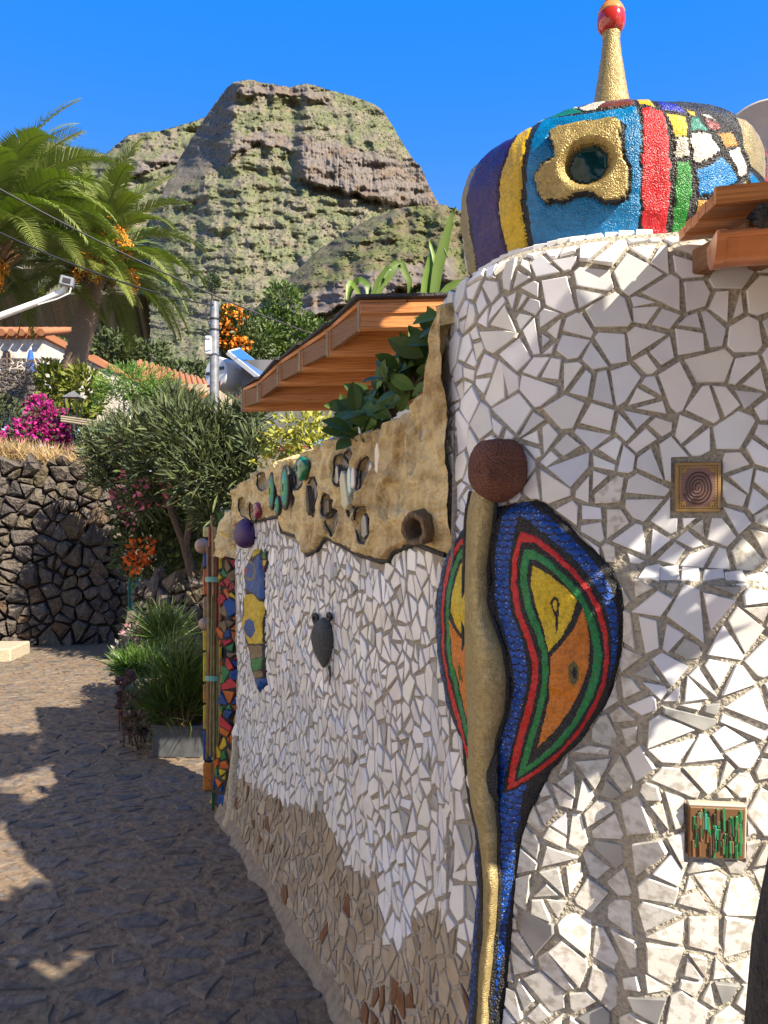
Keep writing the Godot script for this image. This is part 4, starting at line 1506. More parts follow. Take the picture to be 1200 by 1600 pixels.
func build_mountains() -> void:
	mat("leaf_dull_far", Color(1, 1, 1), 1.0, {"vc": true})
	terrain("distant_hills", pv([-160, 262, -60, 240, 0, 222, 40, 210, 90, 224, 130, 234, 165, 241, 210, 262, 300, 320]), 3400, 2300, 420, 120, 50, {"seed": 3.0, "rough": 0.02, "green": Color(0.17, 0.18, 0.12), "brown": Color(0.21, 0.18, 0.15), "bushes": 1500, "bush_px": 1.2})
	terrain("side_ridge", pv([60, 330, 120, 268, 165, 240, 200, 211, 228, 206, 250, 204, 272, 198, 300, 190, 318, 184, 350, 172, 420, 170]), 2100, 1300, 460, 170, 100, {"seed": 9.0, "rough": 0.04, "bushes": 6000, "bush_px": 1.0, "cliffs": [[pv([160, 300, 250, 262, 330, 240]), 16.0, 150.0, 330.0, 30.0]]})
	terrain("great_crag", pv([235, 330, 252, 304, 262, 282, 272, 262, 285, 240, 300, 215, 318, 188, 333, 166, 345, 149, 356, 136, 366, 128, 378, 125, 392, 124, 410, 128, 425, 131, 440, 134, 455, 136, 470, 131, 486, 131, 505, 138, 530, 144, 560, 153, 580, 161, 594, 168, 606, 184, 616, 200, 625, 216, 640, 240, 648, 252, 656, 258, 664, 274, 672, 294, 683, 313, 690, 330, 720, 420, 790, 520]), 1450, 700, 660, 400, 260,
		{"seed": 21.0, "rough": 0.035, "jag": 2.2, "bushes": 32000, "bush_px": 0.95, "spur": pv([120, 372, 150, 368, 200, 362, 235, 352, 262, 343, 285, 300, 303, 262, 320, 235]),
		"cliffs": [[pv([430, 262, 470, 285, 520, 300, 600, 322, 690, 335]), 78.0, 455.0, 700.0, 50.0], [pv([330, 262, 400, 225, 470, 240, 520, 262]), 22.0, 345.0, 470.0, 14.0], [pv([360, 150, 400, 148, 480, 152, 560, 180]), 16.0, 352.0, 520.0, 14.0]]})
	terrain("near_slope", pv([330, 560, 385, 500, 400, 480, 425, 455, 445, 438, 470, 415, 500, 388, 530, 368, 560, 350, 590, 336, 620, 325, 650, 321, 690, 319, 720, 328, 760, 345, 900, 400]), 520, 260, 700, 220, 150,
		{"seed": 35.0, "rough": 0.045, "jag": 2.5, "green": Color(0.125, 0.15, 0.06), "brown": Color(0.15, 0.12, 0.09), "bushes": 14000, "bush_px": 1.5, "bush_tone": 0.85, "flank": 0.25, "spur": pv([330, 640, 345, 600, 380, 560, 420, 500, 455, 455, 480, 425]), "cliffs": [[pv([430, 520, 560, 470, 700, 440]), 40.0, 430.0, 720.0, 18.0]]})

# ------------------------------------------------------------------ the lane
func build_path() -> void:
	var s := Soup.new()
	var rows := []
	for j in 130:
		var row := PackedVector3Array()
		var z := lerpf(2.5, -13.5, j / 129.0)
		for i in 90:
			var x := lerpf(-9.0, 2.2, i / 89.0)
			row.append(Vector3(x, path_y(x, z), z))
		rows.append(row)
	s.grid(rows, Vector3(0, 50, 0), false)
	var path := struct("cobbled_lane", s, M.earth)
	# flat stones bedded in the earth, wider than deep
	var st := sites(Vector2(-2.55, 2.2), Vector2(0.6, 9.0), func(p):
		if absf(p.x * 1.7) / p.y > 0.62 or p.x * 1.7 < -5.2: return 0.0
		return 0.105 + 0.03 * nz.get_noise_2d(p.x * 2.0, p.y * 2.0), 26000)
	var pieces := []
	for q in shards(st, 0.26, 0.020, 0.012, 0.18, 0.02):
		var poly := PackedVector2Array()
		for v in q: poly.append(Vector2(v.x * 1.7, v.y))
		var c := centre(poly)
		# stay on the lane: left of the garden wall's foot
		var wl := -0.14 - 0.4662 * (c.y - 2.45)
		if c.y < 4.4 and c.x > wl - 0.10: continue
		if c.y >= 4.4 and c.x > wl + 0.1: continue
		if c.y > 8.6: continue
		if rng.randf() < 0.05: continue
		var col := shade_of(1.0, 0.35)
		var f := rng.randf()
		if f < 0.22: col = Color(1.35, 1.12, 0.95) * rr(0.8, 1.2)
		elif f < 0.36: col = Color(0.80, 0.88, 1.0) * rr(0.7, 1.05)
		elif f < 0.5: col = Color(1.7, 1.5, 1.25)
		col.a = 1
		var h := rr(0.003, 0.009)
		# outline worn irregular
		var worn := PackedVector2Array()
		var dp := dense(poly, 0.055)
		for v in dp:
			var k := 1.0 - 0.16 * absf(nz.get_noise_2d(v.x * 16.0, v.y * 16.0)) - 0.08 * rng.randf()
			worn.append(c + (v - c) * k)
		var sk := 1.0 / (c.y * c.y * c.y)
		var pc := proj(Vector3(c.x, 0, -c.y))
		if pc.x < -20 or pc.y > 1620: sk *= 0.1
		pieces.append([area(poly) * sk, func(so: Soup):
			so.col = col
			var top := []; var base := []
			var o := Vector3(c.x, path_y(c.x, -c.y), -c.y)
			var ta := rr(-0.03, 0.03); var tb := rr(-0.03, 0.03)
			for v in worn:
				var d: Vector2 = v - c
				base.append(o + Vector3(d.x, -0.012, -d.y))
				var kk := clampf(0.014 / maxf(d.length(), 0.02), 0.0, 0.35)
				top.append(o + Vector3(d.x * (1 - kk), h + ta * d.x + tb * d.y + rr(-0.0015, 0.0015), -d.y * (1 - kk)))
			var n := top.size()
			var mid := o + Vector3(0, h + 0.003, 0)
			for i in n:
				var j := (i + 1) % n
				so.face([base[i], base[j], top[j], top[i]], (base[i] + base[j]) * 0.5 - o + Vector3(0, 0.02, 0))
				so.face([top[i], top[j], mid], Vector3.UP), M.cobble])
	lay(pieces, 290, "paving_stone", "small_paving_stones", path)
	# the pale concrete step at the far left
	var b := Soup.new()
	b.box(Vector3(-5.1, 0.06, -8.15), Vector3(2.2, 0.16, 0.5), Basis.from_euler(Vector3(0, 0.05, 0)), 0.015)
	var k := thing("low_step", "low pale concrete step at the foot of the stone wall", "step", Vector3(-5.1, 0, -8.15))
	obj("slab", b, M.pale_plaster, k)

func path_y(x: float, z: float) -> float:
	return 0.012 * nz.get_noise_2d(x * 0.5, z * 0.5)

# ------------------------------------------------------------------ dry-stone walls
func stone_wall(t: Node3D, run: PackedVector2Array, top: Callable, thick: float, size: float, out_ref: Vector3, most: int, tint := Color(1, 1, 1)) -> void:
	# run: (x, z) points of the face's foot; stones stand proud of a dark core
	var lens := PackedFloat32Array([0.0])
	for i in range(1, run.size()): lens.append(lens[i - 1] + run[i].distance_to(run[i - 1]))
	var total := lens[lens.size() - 1]
	var at := func(u: float) -> Array:
		var k := clampi(lens.bsearch(u), 1, lens.size() - 1)
		var f := clampf((u - lens[k - 1]) / (lens[k] - lens[k - 1]), 0, 1)
		var p := run[k - 1].lerp(run[k], f)
		var d := (run[k] - run[k - 1]).normalized()
		var n := Vector2(-d.y, d.x)
		if n.dot(Vector2(out_ref.x, out_ref.z) - p) < 0: n = -n
		return [Vector3(p.x, 0, p.y), Vector3(n.x, 0, n.y), Vector3(d.x, 0, d.y)]
	var s := Soup.new()
	var rows := []
	for j in 14:
		var row := PackedVector3Array()
		for i in 60:
			var u := total * i / 59.0
			var a: Array = at.call(u)
			var hh: float = top.call(u)
			row.append(a[0] - a[1] * (0.055 + 0.10 * hh * j / 13.0) + Vector3(0, -0.1 + (hh + 0.05) * j / 13.0, 0))
		rows.append(row)
	for k in 2:
		var row := PackedVector3Array()
		for i in 60:
			var a: Array = at.call(total * i / 59.0)
			var hh: float = top.call(total * i / 59.0)
			row.append(a[0] - a[1] * (thick) + Vector3(0, (hh - 0.05) if k == 0 else -0.1, 0))
		rows.append(row)
	s.grid(rows, out_ref, false)
	obj("core", s, M.crevice, t)
	var st := sites(Vector2(0, 0.0), Vector2(total, top.call(total * 0.5) + 0.3), func(p):
		var hh: float = top.call(p.x)
		if p.y > hh - 0.05: return 0.0
		return size * (0.95 + 0.75 * nz.get_noise_2d(p.x * 1.3, p.y * 1.3 + 7.0)), 9000)
	var pieces := []
	for q in shards(st, size * 2.4, 0.013, size * size * 1.5, 0.2, 0.03, 1.0, 0.0012, 0.12, 2.4):
		var poly: PackedVector2Array = dense(q, size * 0.8)
		var c := centre(poly)
		var a: Array = at.call(c.x)
		var hh: float = top.call(c.x)
		if c.y > hh + 0.05 or c.x < 0 or c.x > total: continue
		var f := rng.randf()
		var col := shade_of(1.0, 0.3)
		if f < 0.34: col = Color(1.9, 1.45, 1.05) * rr(0.5, 1.1)
		elif f < 0.4: col = Color(0.7, 0.72, 0.8) * rr(0.6, 1.0)
		col = Color(col.r * tint.r, col.g * tint.g, col.b * tint.b)
		var lean := 0.10 * c.y
		var o: Vector3 = a[0] - a[1] * lean + Vector3(0, c.y, 0)
		var nn: Vector3 = a[1]; var tu: Vector3 = a[2]
		var px := proj(o)
		var sk := 1.0 if Rect2(-30, 0, 1230, 1600).has_point(px) else 0.02
		pieces.append([area(poly) / o.length_squared() * absf(nn.dot(o.normalized())) * sk, func(so: Soup):
			so.col = col
			var r0 := []; var r1 := []; var r2 := []
			var bulge := rr(0.035, 0.12) * (size / 0.2)
			var tx := rr(-0.3, 0.3); var ty := rr(-0.3, 0.3)
			for v in poly:
				var d: Vector2 = v - c
				r0.append(o + tu * d.x + Vector3.UP * d.y - nn * 0.10)
				r1.append(o + tu * d.x * rr(0.88, 0.99) + Vector3.UP * d.y * rr(0.88, 0.99) + nn * (bulge * rr(0.2, 0.5) + tx * d.x * 0.5 + ty * d.y * 0.5))
				var kk := rr(0.45, 0.82)
				r2.append(o + tu * d.x * kk + Vector3.UP * d.y * kk + nn * (bulge * rr(0.75, 1.1) + tx * d.x * kk + ty * d.y * kk))
			var n := r0.size()
			var mid := o + nn * bulge * rr(0.8, 1.1)
			for i in n:
				var j := (i + 1) % n
				var e: Vector3 = (r0[i] + r0[j]) * 0.5 - o
				so.face([r0[i], r0[j], r1[j], r1[i]], e + nn * 0.02)
				so.face([r1[i], r1[j], r2[j]], e + nn * 0.2)
				so.face([r1[i], r2[j], r2[i]], e + nn * 0.2)
				so.face([r2[i], r2[j], mid], nn), M.basalt])
	# cap stones lying on the crest
	var u := 0.05
	while u < total:
		var a: Array = at.call(u)
		var w := rr(0.10, 0.24) * size / 0.2
		var hh: float = top.call(u + w * 0.5)
		var o: Vector3 = a[0] - a[1] * (0.10 * hh + thick * 0.35) + a[2] * w * 0.5 + Vector3(0, hh - 0.03, 0)
		var col := shade_of(1.0, 0.35)
		if rng.randf() < 0.3: col = Color(1.6, 1.35, 1.1)
		var bb := Basis(a[2], Vector3.UP, (a[2] as Vector3).cross(Vector3.UP)) * Basis.from_euler(Vector3(rr(-0.15, 0.15), rr(-0.3, 0.3), rr(-0.2, 0.2)))
		var sz := Vector3(w * 1.05, rr(0.07, 0.16) * size / 0.2, thick * rr(0.5, 0.9))
		pieces.append([w * 0.1 / o.length_squared(), func(so: Soup):
			so.col = col
			so.box(o, sz, bb, minf(sz.x, sz.y) * 0.28), M.basalt])
		u += w
	lay(pieces, most, "stone", "small_stones", t)

func build_stone_walls() -> void:
	var t := thing("dry_stone_wall", "high dark dry-stone wall of rough basalt on the left side of the lane", "wall", Vector3(-5.5, 0, -9.0))
	stone_wall(t, pv([-7.2, -8.75, -5.0, -8.85, -3.9, -8.95, -3.45, -9.1, -3.22, -9.4, -3.05, -10.4, -2.9, -13.0]), func(u: float) -> float: return 2.27 - 0.055 * maxf(0.0, u - 1.8) * 1.0 + 0.05 * nz.get_noise_1d(u * 1.5), 0.75, 0.175, Vector3(0, 0, 0), 290)
	var k := thing("low_garden_wall", "low pale stone wall behind the potted plants", "wall", Vector3(-2.0, 0, -7.6))
	stone_wall(k, pv([-2.62, -7.7, -2.0, -7.5, -1.3, -7.3]), func(u: float) -> float: return 0.86 + 0.03 * nz.get_noise_1d(u * 3.0), 0.4, 0.13, Vector3(0, 0, 0), 120, Color(1.5, 1.45, 1.4))
# ------------------------------------------------------------------ eave with gutter over the turret's right side
func build_roof_eave() -> void:
	var t := thing("wooden_eave", "brown board eave of the house roof above the copper gutter beside the dome", "roof", Vector3(1.2, 2.1, -1.45))
	# deck boards, one above the other up the slope, running to the right
	var fr := P(1114, 323, 1.30); var bk := P(1060, 378, 1.52)
	for i in 5:
		var a := fr.lerp(bk, i / 5.0); var b := fr.lerp(bk, (i + 1) / 5.0 - 0.02)
		var s := Soup.new()
		var up := Vector3(0, 0.020, 0)
		var run := Vector3(2.6, 0.02, 0.62)
		var lift := Vector3(0, 0.003 * (i % 2), 0)
		s.col = Color(1, 1, 1) * rr(0.75, 1.1)
		s.hexa([a + lift, a + run + lift, b + run + lift, b + lift, a + up + lift, a + run + up + lift, b + run + up + lift, b + up + lift], (a + b) * 0.5 + run * 0.5)
		obj("deck_board", s, M.wood, t)
	var edge := Soup.new()
	edge.hexa([fr + Vector3(0.0, 0.0, 0.012), fr + Vector3(2.6, 0.02, 0.632), fr + Vector3(2.6, 0.02, 0.622), fr + Vector3(0, 0, 0.002), fr + Vector3(0.0, 0.03, 0.012), fr + Vector3(2.6, 0.05, 0.632), fr + Vector3(2.6, 0.05, 0.622), fr + Vector3(0, 0.03, 0.002)], fr + Vector3(1.3, 0.02, 0.31))
	obj("fascia", edge, M.wood, t)
	# roof beyond the boards, out of view on the right, shades the upper turret
	var s := Soup.new()
	var p := [Vector3(0.74, 2.185, -1.30), Vector3(3.2, 2.20, -0.70), Vector3(3.4, 2.55, -2.6), Vector3(1.24, 2.30, -1.9)]
	var q := []
	for v in p: q.append(v)
	for v in p: q.append(v + Vector3(0, 0.03, 0))
	s.hexa(q, Vector3(2.2, 2.35, -1.6))
	obj("unseen_roof_slab", s, M.wood_dark, t)
	# rafter ends under the boards
	for x in [0.66, 0.76, 1.05, 1.3]:
		s = Soup.new()
		s.box(Vector3(x, 2.105 + 0.004 * x, -1.44 + (x - 0.66) * 0.24), Vector3(0.035, 0.05, 0.16), Basis.from_euler(Vector3(0, 0.24, 0)), 0.004)
		obj("rafter", s, M.wood_dark, t)
	# lumpy dark tile hanging at the front edge
	s = Soup.new()
	var rows := []
	var rc := P(1166, 340, 1.275)
	for j in 12:
		var row := PackedVector3Array()
		for i in 21:
			var a := TAU * (i % 20) / 20.0
			var r := 0.021 * (1 + 0.2 * nz2.get_noise_2d(cos(a) * 3.0 + j, sin(a) * 3.0)) if j > 0 and j < 11 else 0.0
			row.append(rc + Vector3(0.02 * j, sin(a) * r, cos(a) * r * 0.6 + 0.005 * j))
		rows.append(row)
	s.grid(rows, rc + Vector3(0.12, 0, 0.03), true, true)
	obj("rough_tile", s, M.bark_grey, t)
	# gutter: a half-open copper coloured pipe with a rolled rim and an end cap
	var gt := thing("copper_gutter", "copper coloured half-round gutter with closed end under the wooden eave", "gutter", Vector3(0.6, 2.06, -1.33))
	s = Soup.new()
	var dirx := Vector3(0.972, 0.006, 0.235).normalized()
	var side := dirx.cross(Vector3.UP).normalized()
	var start := P(1116, 388, 1.335)
	rows = []
	for j in 30:
		var row := PackedVector3Array()
		var o := start + dirx * (1.9 * j / 29.0)
		for i in 19:
			var a := -PI * 0.06 - PI * 0.9 * i / 18.0
			row.append(o + side * cos(a) * 0.046 + Vector3.UP * sin(a) * 0.050 + Vector3.UP * 0.015)
		for i in 19:
			var a := -PI * 0.96 + PI * 0.9 * i / 18.0
			row.append(o + side * cos(a) * 0.0435 + Vector3.UP * sin(a) * 0.0475 + Vector3.UP * 0.015)
		row.append(row[0])
		rows.append(row)
	s.grid(rows, start + dirx * 0.9)
	obj("channel", s, M.copper, gt)
	s = Soup.new()
	for sd in [-1, 1]:
		s.tube([start + side * 0.046 * sd + Vector3.UP * 0.008, start + dirx * 1.9 + side * 0.046 * sd + Vector3.UP * 0.008], [0.007, 0.007], 12)
	obj("rolled_rim", s, M.copper, gt)
	s = Soup.new()
	var cap := []; var cap2 := []
	for i in 19:
		var a := -PI * i / 18.0
		var e := side * cos(a) * 0.049 + Vector3.UP * sin(a) * 0.053 + Vector3.UP * 0.016
		cap.append(start - dirx * 0.004 + e); cap2.append(start + dirx * 0.012 + e)
	s.face(cap, -dirx); s.face(cap2, dirx)
	for i in 18: s.face([cap[i], cap[i + 1], cap2[i + 1], cap2[i]], cap[i] - start)
	s.face([cap[0], cap[18], cap2[18], cap2[0]], Vector3.UP)
	obj("end_cap", s, M.copper, gt)
	# the pale dish standing behind the dome
	var d := thing("satellite_dish", "large pale beige satellite dish rising behind the painted dome", "satellite dish", Vector3(1.6, 2.0, -3.2))
	s = Soup.new()
	rows = []
	var dc := P(1186, 268, 3.2)
	var fwd := Vector3(-0.62, 0.1, 0.78).normalized()
	var ux := fwd.cross(Vector3.UP).normalized(); var uy := ux.cross(fwd)
	for j in 12:
		var row := PackedVector3Array()
		var r := j / 11.0
		for i in 49:
			var a := TAU * i / 48.0
			row.append(dc + (ux * cos(a) * 0.225 + uy * sin(a) * 0.305) * r + fwd * (0.07 * r * r - 0.06))
		rows.append(row)
	for k in 2:
		var row := PackedVector3Array()
		for i in 49:
			var a := TAU * i / 48.0
			row.append(dc + (ux * cos(a) * 0.225 + uy * sin(a) * 0.305) * (1.03 + 0.0 * k) + fwd * (0.012 - 0.03 * k))
		rows.append(row)
	var bk2 := PackedVector3Array()
	for i in 49: bk2.append(dc - fwd * 0.085)
	rows.append(bk2)
	s.grid(rows, dc - fwd * 0.03)
	obj("dish", s, M.dish, d)
	s = Soup.new()
	s.tube([dc - fwd * 0.08, dc - fwd * 0.2 + Vector3(0, -0.25, 0), dc - fwd * 0.2 + Vector3(0, -1.6, 0)], [0.03, 0.03, 0.03], 10)
	obj("mast", s, M.metal_grey, d)

# ------------------------------------------------------------------ timber canopy over the garden gate
func build_canopy() -> void:
	var t := thing("timber_canopy", "orange brown timber canopy with stepped plank beams above the clay wall", "canopy", Vector3(0.4, 2.0, -3.6))
	# left ends of the beams in the picture, nearest first, with their distances
	var ends := [[562, 476, 516, 3.10], [513, 519, 557, 3.35], [470, 548, 581, 3.60], [436, 571, 603, 3.82], [405, 600, 629, 4.04], [380, 612, 643, 4.22]]
	var run := Vector3(1.0, 0.012, 0.03).normalized()
	var corners := []
	for i in ends.size():
		var e: Array = ends[i]
		var a := P(e[0], e[1], e[3]); var b := P(e[0], e[2], e[3])
		b.x = a.x
		corners.append(a)
		var h := a.y - b.y
		var mid := (a + b) * 0.5
		var ln := 2.2
		var s := Soup.new()
		s.col = Color(1, 1, 1) * rr(0.8, 1.15)
		var bb := Basis(run, Vector3.UP, run.cross(Vector3.UP))
		s.box(mid + run * ln * 0.5, Vector3(ln, h, 0.045), bb, 0.004)
		obj("beam", s, M.wood, t)
		if i == 0:
			s = Soup.new()
			s.box(mid + run * (ln * 0.5 + 0.004) + Vector3(0, h * 0.26, 0.026), Vector3(ln, h * 0.42, 0.012), bb, 0.003)
			obj("fascia_strip", s, M.wood, t)
		# pale sawn end
		s = Soup.new()
		s.box(mid - run * 0.004, Vector3(0.010, h * 1.01, 0.047), bb)
		obj("sawn_end", s, M.plaster_beige, t)
	# sloping deck sheet above the beams, planks running down the slope
	for k in 11:
		var x0 := 0.2 * k; var x1 := 0.2 * (k + 1) - 0.006
		var s := Soup.new()
		s.col = Color(1, 1, 1) * rr(0.7, 1.0)
		for i in corners.size() - 1:
			var a: Vector3 = corners[i]; var b: Vector3 = corners[i + 1]
			var q := [a + run * x0, a + run * x1, b + run * (x1 + 0.0), b + run * x0]
			var bot := []; var up := []
			for v in q: bot.append(v + Vector3(0, 0.002, 0)); up.append(v + Vector3(0, 0.02, 0))
			s.hexa(bot + up, (bot[0] + bot[2]) * 0.5 + Vector3(0, 0.01, 0))
		obj("deck_plank", s, M.wood, t)
	var f := Soup.new()
	for i in corners.size() - 1:
		var a: Vector3 = corners[i]; var b: Vector3 = corners[i + 1]
		var bot := [a + Vector3(-0.015, 0.023, 0.03), a + run * 2.2 + Vector3(0, 0.023, 0.03), b + run * 2.2 + Vector3(0, 0.023, -0.03), b + Vector3(-0.015, 0.023, -0.03)]
		var up := []
		for v in bot: up.append(v + Vector3(0, 0.012, 0))
		f.hexa(bot + up, (bot[0] + bot[2]) * 0.5 + Vector3(0, 0.006, 0))
	obj("roofing_felt", f, M.roof_felt, t)
	# side boards closing the stepped edge
	for i in corners.size() - 1:
		var a: Vector3 = corners[i]; var b: Vector3 = corners[i + 1]
		var hb: float = P(ends[i + 1][0], ends[i + 1][1], ends[i + 1][3]).y - P(ends[i + 1][0], ends[i + 1][2], ends[i + 1][3]).y
		var s := Soup.new()
		var lo := Vector3(0.012, 0, 0)
		var q := [a + lo + Vector3(0, 0, -0.024), b + lo + Vector3(0, 0, 0.024), b + lo + Vector3(0, -hb * 0.8, 0.024), a + lo + Vector3(0, -hb * 0.8, -0.024)]
		var q2 := []
		for v in q: q2.append(v + Vector3(0.02, 0, 0))
		s.hexa(q + q2, (q[0] + q[2]) * 0.5 + Vector3(0.01, 0, 0))
		obj("side_board", s, M.wood_dark, t)
	var post := Soup.new()
	var pp := P(545, 660, 4.1)
	post.box(Vector3(pp.x, 1.05, pp.z), Vector3(0.09, 2.1, 0.09), Basis.IDENTITY, 0.006)
	obj("post", post, M.wood, t)

# ------------------------------------------------------------------ houses and roofs up the valley
func box_px(s: Soup, x0: float, y0: float, x1: float, y1: float, d: float, depth: float) -> void:
	var a := P(x0, y1, d); var b := P(x1, y0, d)
	s.box(Vector3((a.x + b.x) * 0.5, (a.y + b.y) * 0.5, -d - depth * 0.5), Vector3(b.x - a.x, b.y - a.y, depth))

func tiled_roof(t: Node3D, a: Vector3, b: Vector3, c: Vector3, d: Vector3, n: int, called := "roof") -> void:   # eave a-b, ridge d-c
	var s := Soup.new()
	s.hexa([a, b, c, d, a + Vector3(0, 0.06, 0), b + Vector3(0, 0.06, 0), c + Vector3(0, 0.06, 0), d + Vector3(0, 0.06, 0)], (a + c) * 0.5 + Vector3(0, 0.03, 0))
	var r := obj(called, s, M.roof_tile, t)
	for i in n:
		var f := (i + 0.5) / n
		var e := a.lerp(b, f) + Vector3(0, 0.07, 0); var g2 := d.lerp(c, f) + Vector3(0, 0.07, 0)
		var so := Soup.new()
		so.col = Color(1, 1, 1) * rr(0.7, 1.25)
		so.tube([e, g2], [a.distance_to(b) / n * 0.33, a.distance_to(b) / n * 0.30], 6)
		obj("tile_course", so, M.roof_tile, r)

func build_houses() -> void:
	# cream house added outside the view: its sunlit front bounces warm fill onto the wall
	var ch := thing("added_fill_house", "added cream plastered house left of the lane, outside the view, bouncing warm fill light", "house", Vector3(-6.5, 0, 0))
	var cs := Soup.new()
	cs.box(Vector3(-6.6, 2.4, 0.0), Vector3(3.6, 4.9, 14.0), Basis.IDENTITY, 0.02)
	obj("wall", cs, M.plaster_cream, ch)
	for wz in [-4.5, -1.5, 1.5, 4.5]:
		cs = Soup.new()
		cs.box(Vector3(-4.79, 2.6, wz), Vector3(0.06, 1.2, 0.8), Basis.IDENTITY, 0.01)
		obj("window", cs, M.wood_dark, ch)
	# white house at the far left
	var t := thing("white_house", "small white house with an arched window at the left edge under the palm fronds", "house", P(20, 590, 19))
	var s := Soup.new()
	box_px(s, -120, 527, 68, 600, 19.0, 4.0)
	obj("wall", s, M.plaster_white, t)
	s = Soup.new()
	box_px(s, -125, 517, 72, 528, 18.9, 4.2)
	obj("eave", s, M.roof_tile, t)
	s = Soup.new()
	var fr := []
	for i in 15:
		var a := PI * i / 14.0
		fr.append(P(11 + cos(a) * 5.5, 554 - sin(a) * 6.0, 18.97))
	fr.append(P(5.5, 573, 18.97)); fr.append(P(16.5, 573, 18.97))
	var back := []
	for q in fr: back.append(q + Vector3(0, 0, 0.05))
	s.face(back, Vector3(0, 0, 1))
	for i in fr.size(): s.face([fr[i], fr[(i + 1) % fr.size()], back[(i + 1) % fr.size()], back[i]], (fr[i] as Vector3) - P(11, 562, 18.97))
	var w := obj("window", s, M.window_dark, t)
	s = Soup.new()
	s.box(P(11, 562, 18.88), Vector3(0.03, 0.34, 0.03)); s.box(P(11, 560, 18.88), Vector3(0.17, 0.025, 0.03))
	obj("glazing_bar", s, M.wood_dark, w)
	for i in 9:
		s = Soup.new()
		var e := P(-60 + i * 15.5, 519, 18.7)
		s.tube([e, e + Vector3(0, 0.55, -2.0)], [0.10, 0.09], 6)
		s.col = Color(1, 1, 1) * rr(0.7, 1.2)
		obj("roof_tile", s, M.roof_tile, t)
	var pw := thing("terrace_parapet", "grey rubble parapet in front of the small white house", "wall", P(10, 615, 16.5))
	var a0 := P(-80, 615, 16.5); var a1 := P(72, 615, 16.5)
	var base := EYE + (800 - 622) * 16.5 / F
	var ptop := EYE + (800 - 579) * 16.5 / F
	# parapet stones on a core standing on the terrace
	s = Soup.new()
	s.box(Vector3((a0.x + a1.x) * 0.5, (base + ptop) * 0.5 - 0.3, -16.65), Vector3(a1.x - a0.x, ptop - base + 0.6, 0.25))
	obj("core", s, M.grout, pw)
	var st := sites(Vector2(0, 0), Vector2(a1.x - a0.x, ptop - base), func(_p): return 0.10, 4000)
	var pieces := []
	for q in shards(st, 0.3, 0.02, 0.012):
		var poly: PackedVector2Array = q
		var c := centre(poly)
		var o := Vector3(a0.x + c.x, base + c.y, -16.52)
		var col := shade_of(1.6, 0.5)
		pieces.append([area(poly), func(so: Soup):
			so.col = col
			tile_into(so, poly, c, o, Vector3.RIGHT, Vector3.UP, Vector3(0, 0, 1), rr(0.02, 0.05), 0.2, 0.02), M.basalt])
	lay(pieces, 200, "stone", "small_stones", pw)
	s = Soup.new()
	s.box(Vector3(a1.x + 0.05, (base + ptop) * 0.5 - 0.1, -16.6), Vector3(0.14, ptop - base + 0.5, 0.3), Basis.IDENTITY, 0.01)
	obj("end_post", s, M.plaster_white, pw)
	var um := thing("blue_umbrella", "closed blue sun umbrella beside the small white house", "umbrella", P(47, 590, 17.5))
	s = Soup.new()
	var uo := P(48, 572, 17.5)
	s.lathe([Vector2(0.0, 0.42), Vector2(0.05, 0.32), Vector2(0.10, 0.05), Vector2(0.13, -0.14), Vector2(0.10, -0.15), Vector2(0.0, -0.12)], uo, 9)
	obj("canopy", s, M.umbrella_blue, um)
	s = Soup.new()
	s.tube([uo + Vector3(0, 0.45, 0), uo + Vector3(0, -1.0, 0)], [0.02, 0.02], 6)
	obj("pole", s, M.white_metal, um)
	# grey gabled shed and tiled roofs further right
	t = thing("pale_gable_house", "pale gabled house behind the palm trunk", "house", P(150, 610, 24))
	s = Soup.new()
	var g1 := [P(126, 600, 24), P(176, 600, 24), P(176, 578, 24), P(148, 558, 24), P(126, 585, 24)]
	var g2 := []
	for q in g1: g2.append(q + Vector3(0, 0, -3))
	var gd := []
	for q in [0, 1]:
		gd.append((g1[q] as Vector3) + Vector3(0, -2.5, 0))
	s.face([gd[0], gd[1], g1[2], g1[3], g1[4]], Vector3(0, 0, 1))
	s.face([gd[1], g1[2], g2[2], gd[1] + Vector3(0, 0, -3)], Vector3.RIGHT)
	s.face([gd[0], g1[4], g2[4], gd[0] + Vector3(0, 0, -3)], Vector3.LEFT)
	s.face([gd[0] + Vector3(0, 0, -3), gd[1] + Vector3(0, 0, -3), g2[2], g2[3], g2[4]], Vector3(0, 0, -1))
	obj("wall", s, M.plaster_white, t)
	for pr in [[2, 3], [4, 3]]:
		s = Soup.new()
		var e0: Vector3 = g1[pr[0]] + Vector3(0, 0.0, 0.15); var e1: Vector3 = g1[pr[1]] + Vector3(0, 0.0, 0.15)
		var u := Vector3(0, 0.07, 0); var bk := Vector3(0, 0, -3.3)
		var ot := (e0 - e1) * 0.12
		s.hexa([e0 + ot, e1, e1 + bk, e0 + ot + bk, e0 + ot + u, e1 + u, e1 + bk + u, e0 + ot + bk + u], (e0 + e1 + bk) * 0.5)
		obj("roof", s, M.roof_tile, t)
	t = thing("tiled_roof_house", "house with a long orange tiled roof above the oleander", "house", P(270, 600, 20))
	s = Soup.new()
	box_px(s, 225, 600, 330, 660, 20.0, 3.0)
	obj("wall", s, M.plaster_beige, t)
	tiled_roof(t, P(205, 592, 19.6), P(335, 628, 19.6), P(322, 598, 22.5), P(215, 566, 22.5), 12)
	# grey rendered house behind the canopy with red trim, and the beige wall below it
	t = thing("grey_house", "dark grey rendered house with a red edge line behind the timber canopy", "house", P(470, 700, 9.0))
	s = Soup.new()
	var h0 := P(378, 696, 9.0)
	var top0 := P(378, 562, 9.0)
	var x1 := 1.6
	s.box(Vector3((h0.x + x1) * 0.5, (h0.y + top0.y) * 0.5, -11.0), Vector3(x1 - h0.x, top0.y - h0.y, 4.0))
	obj("wall", s, M.plaster_grey, t)
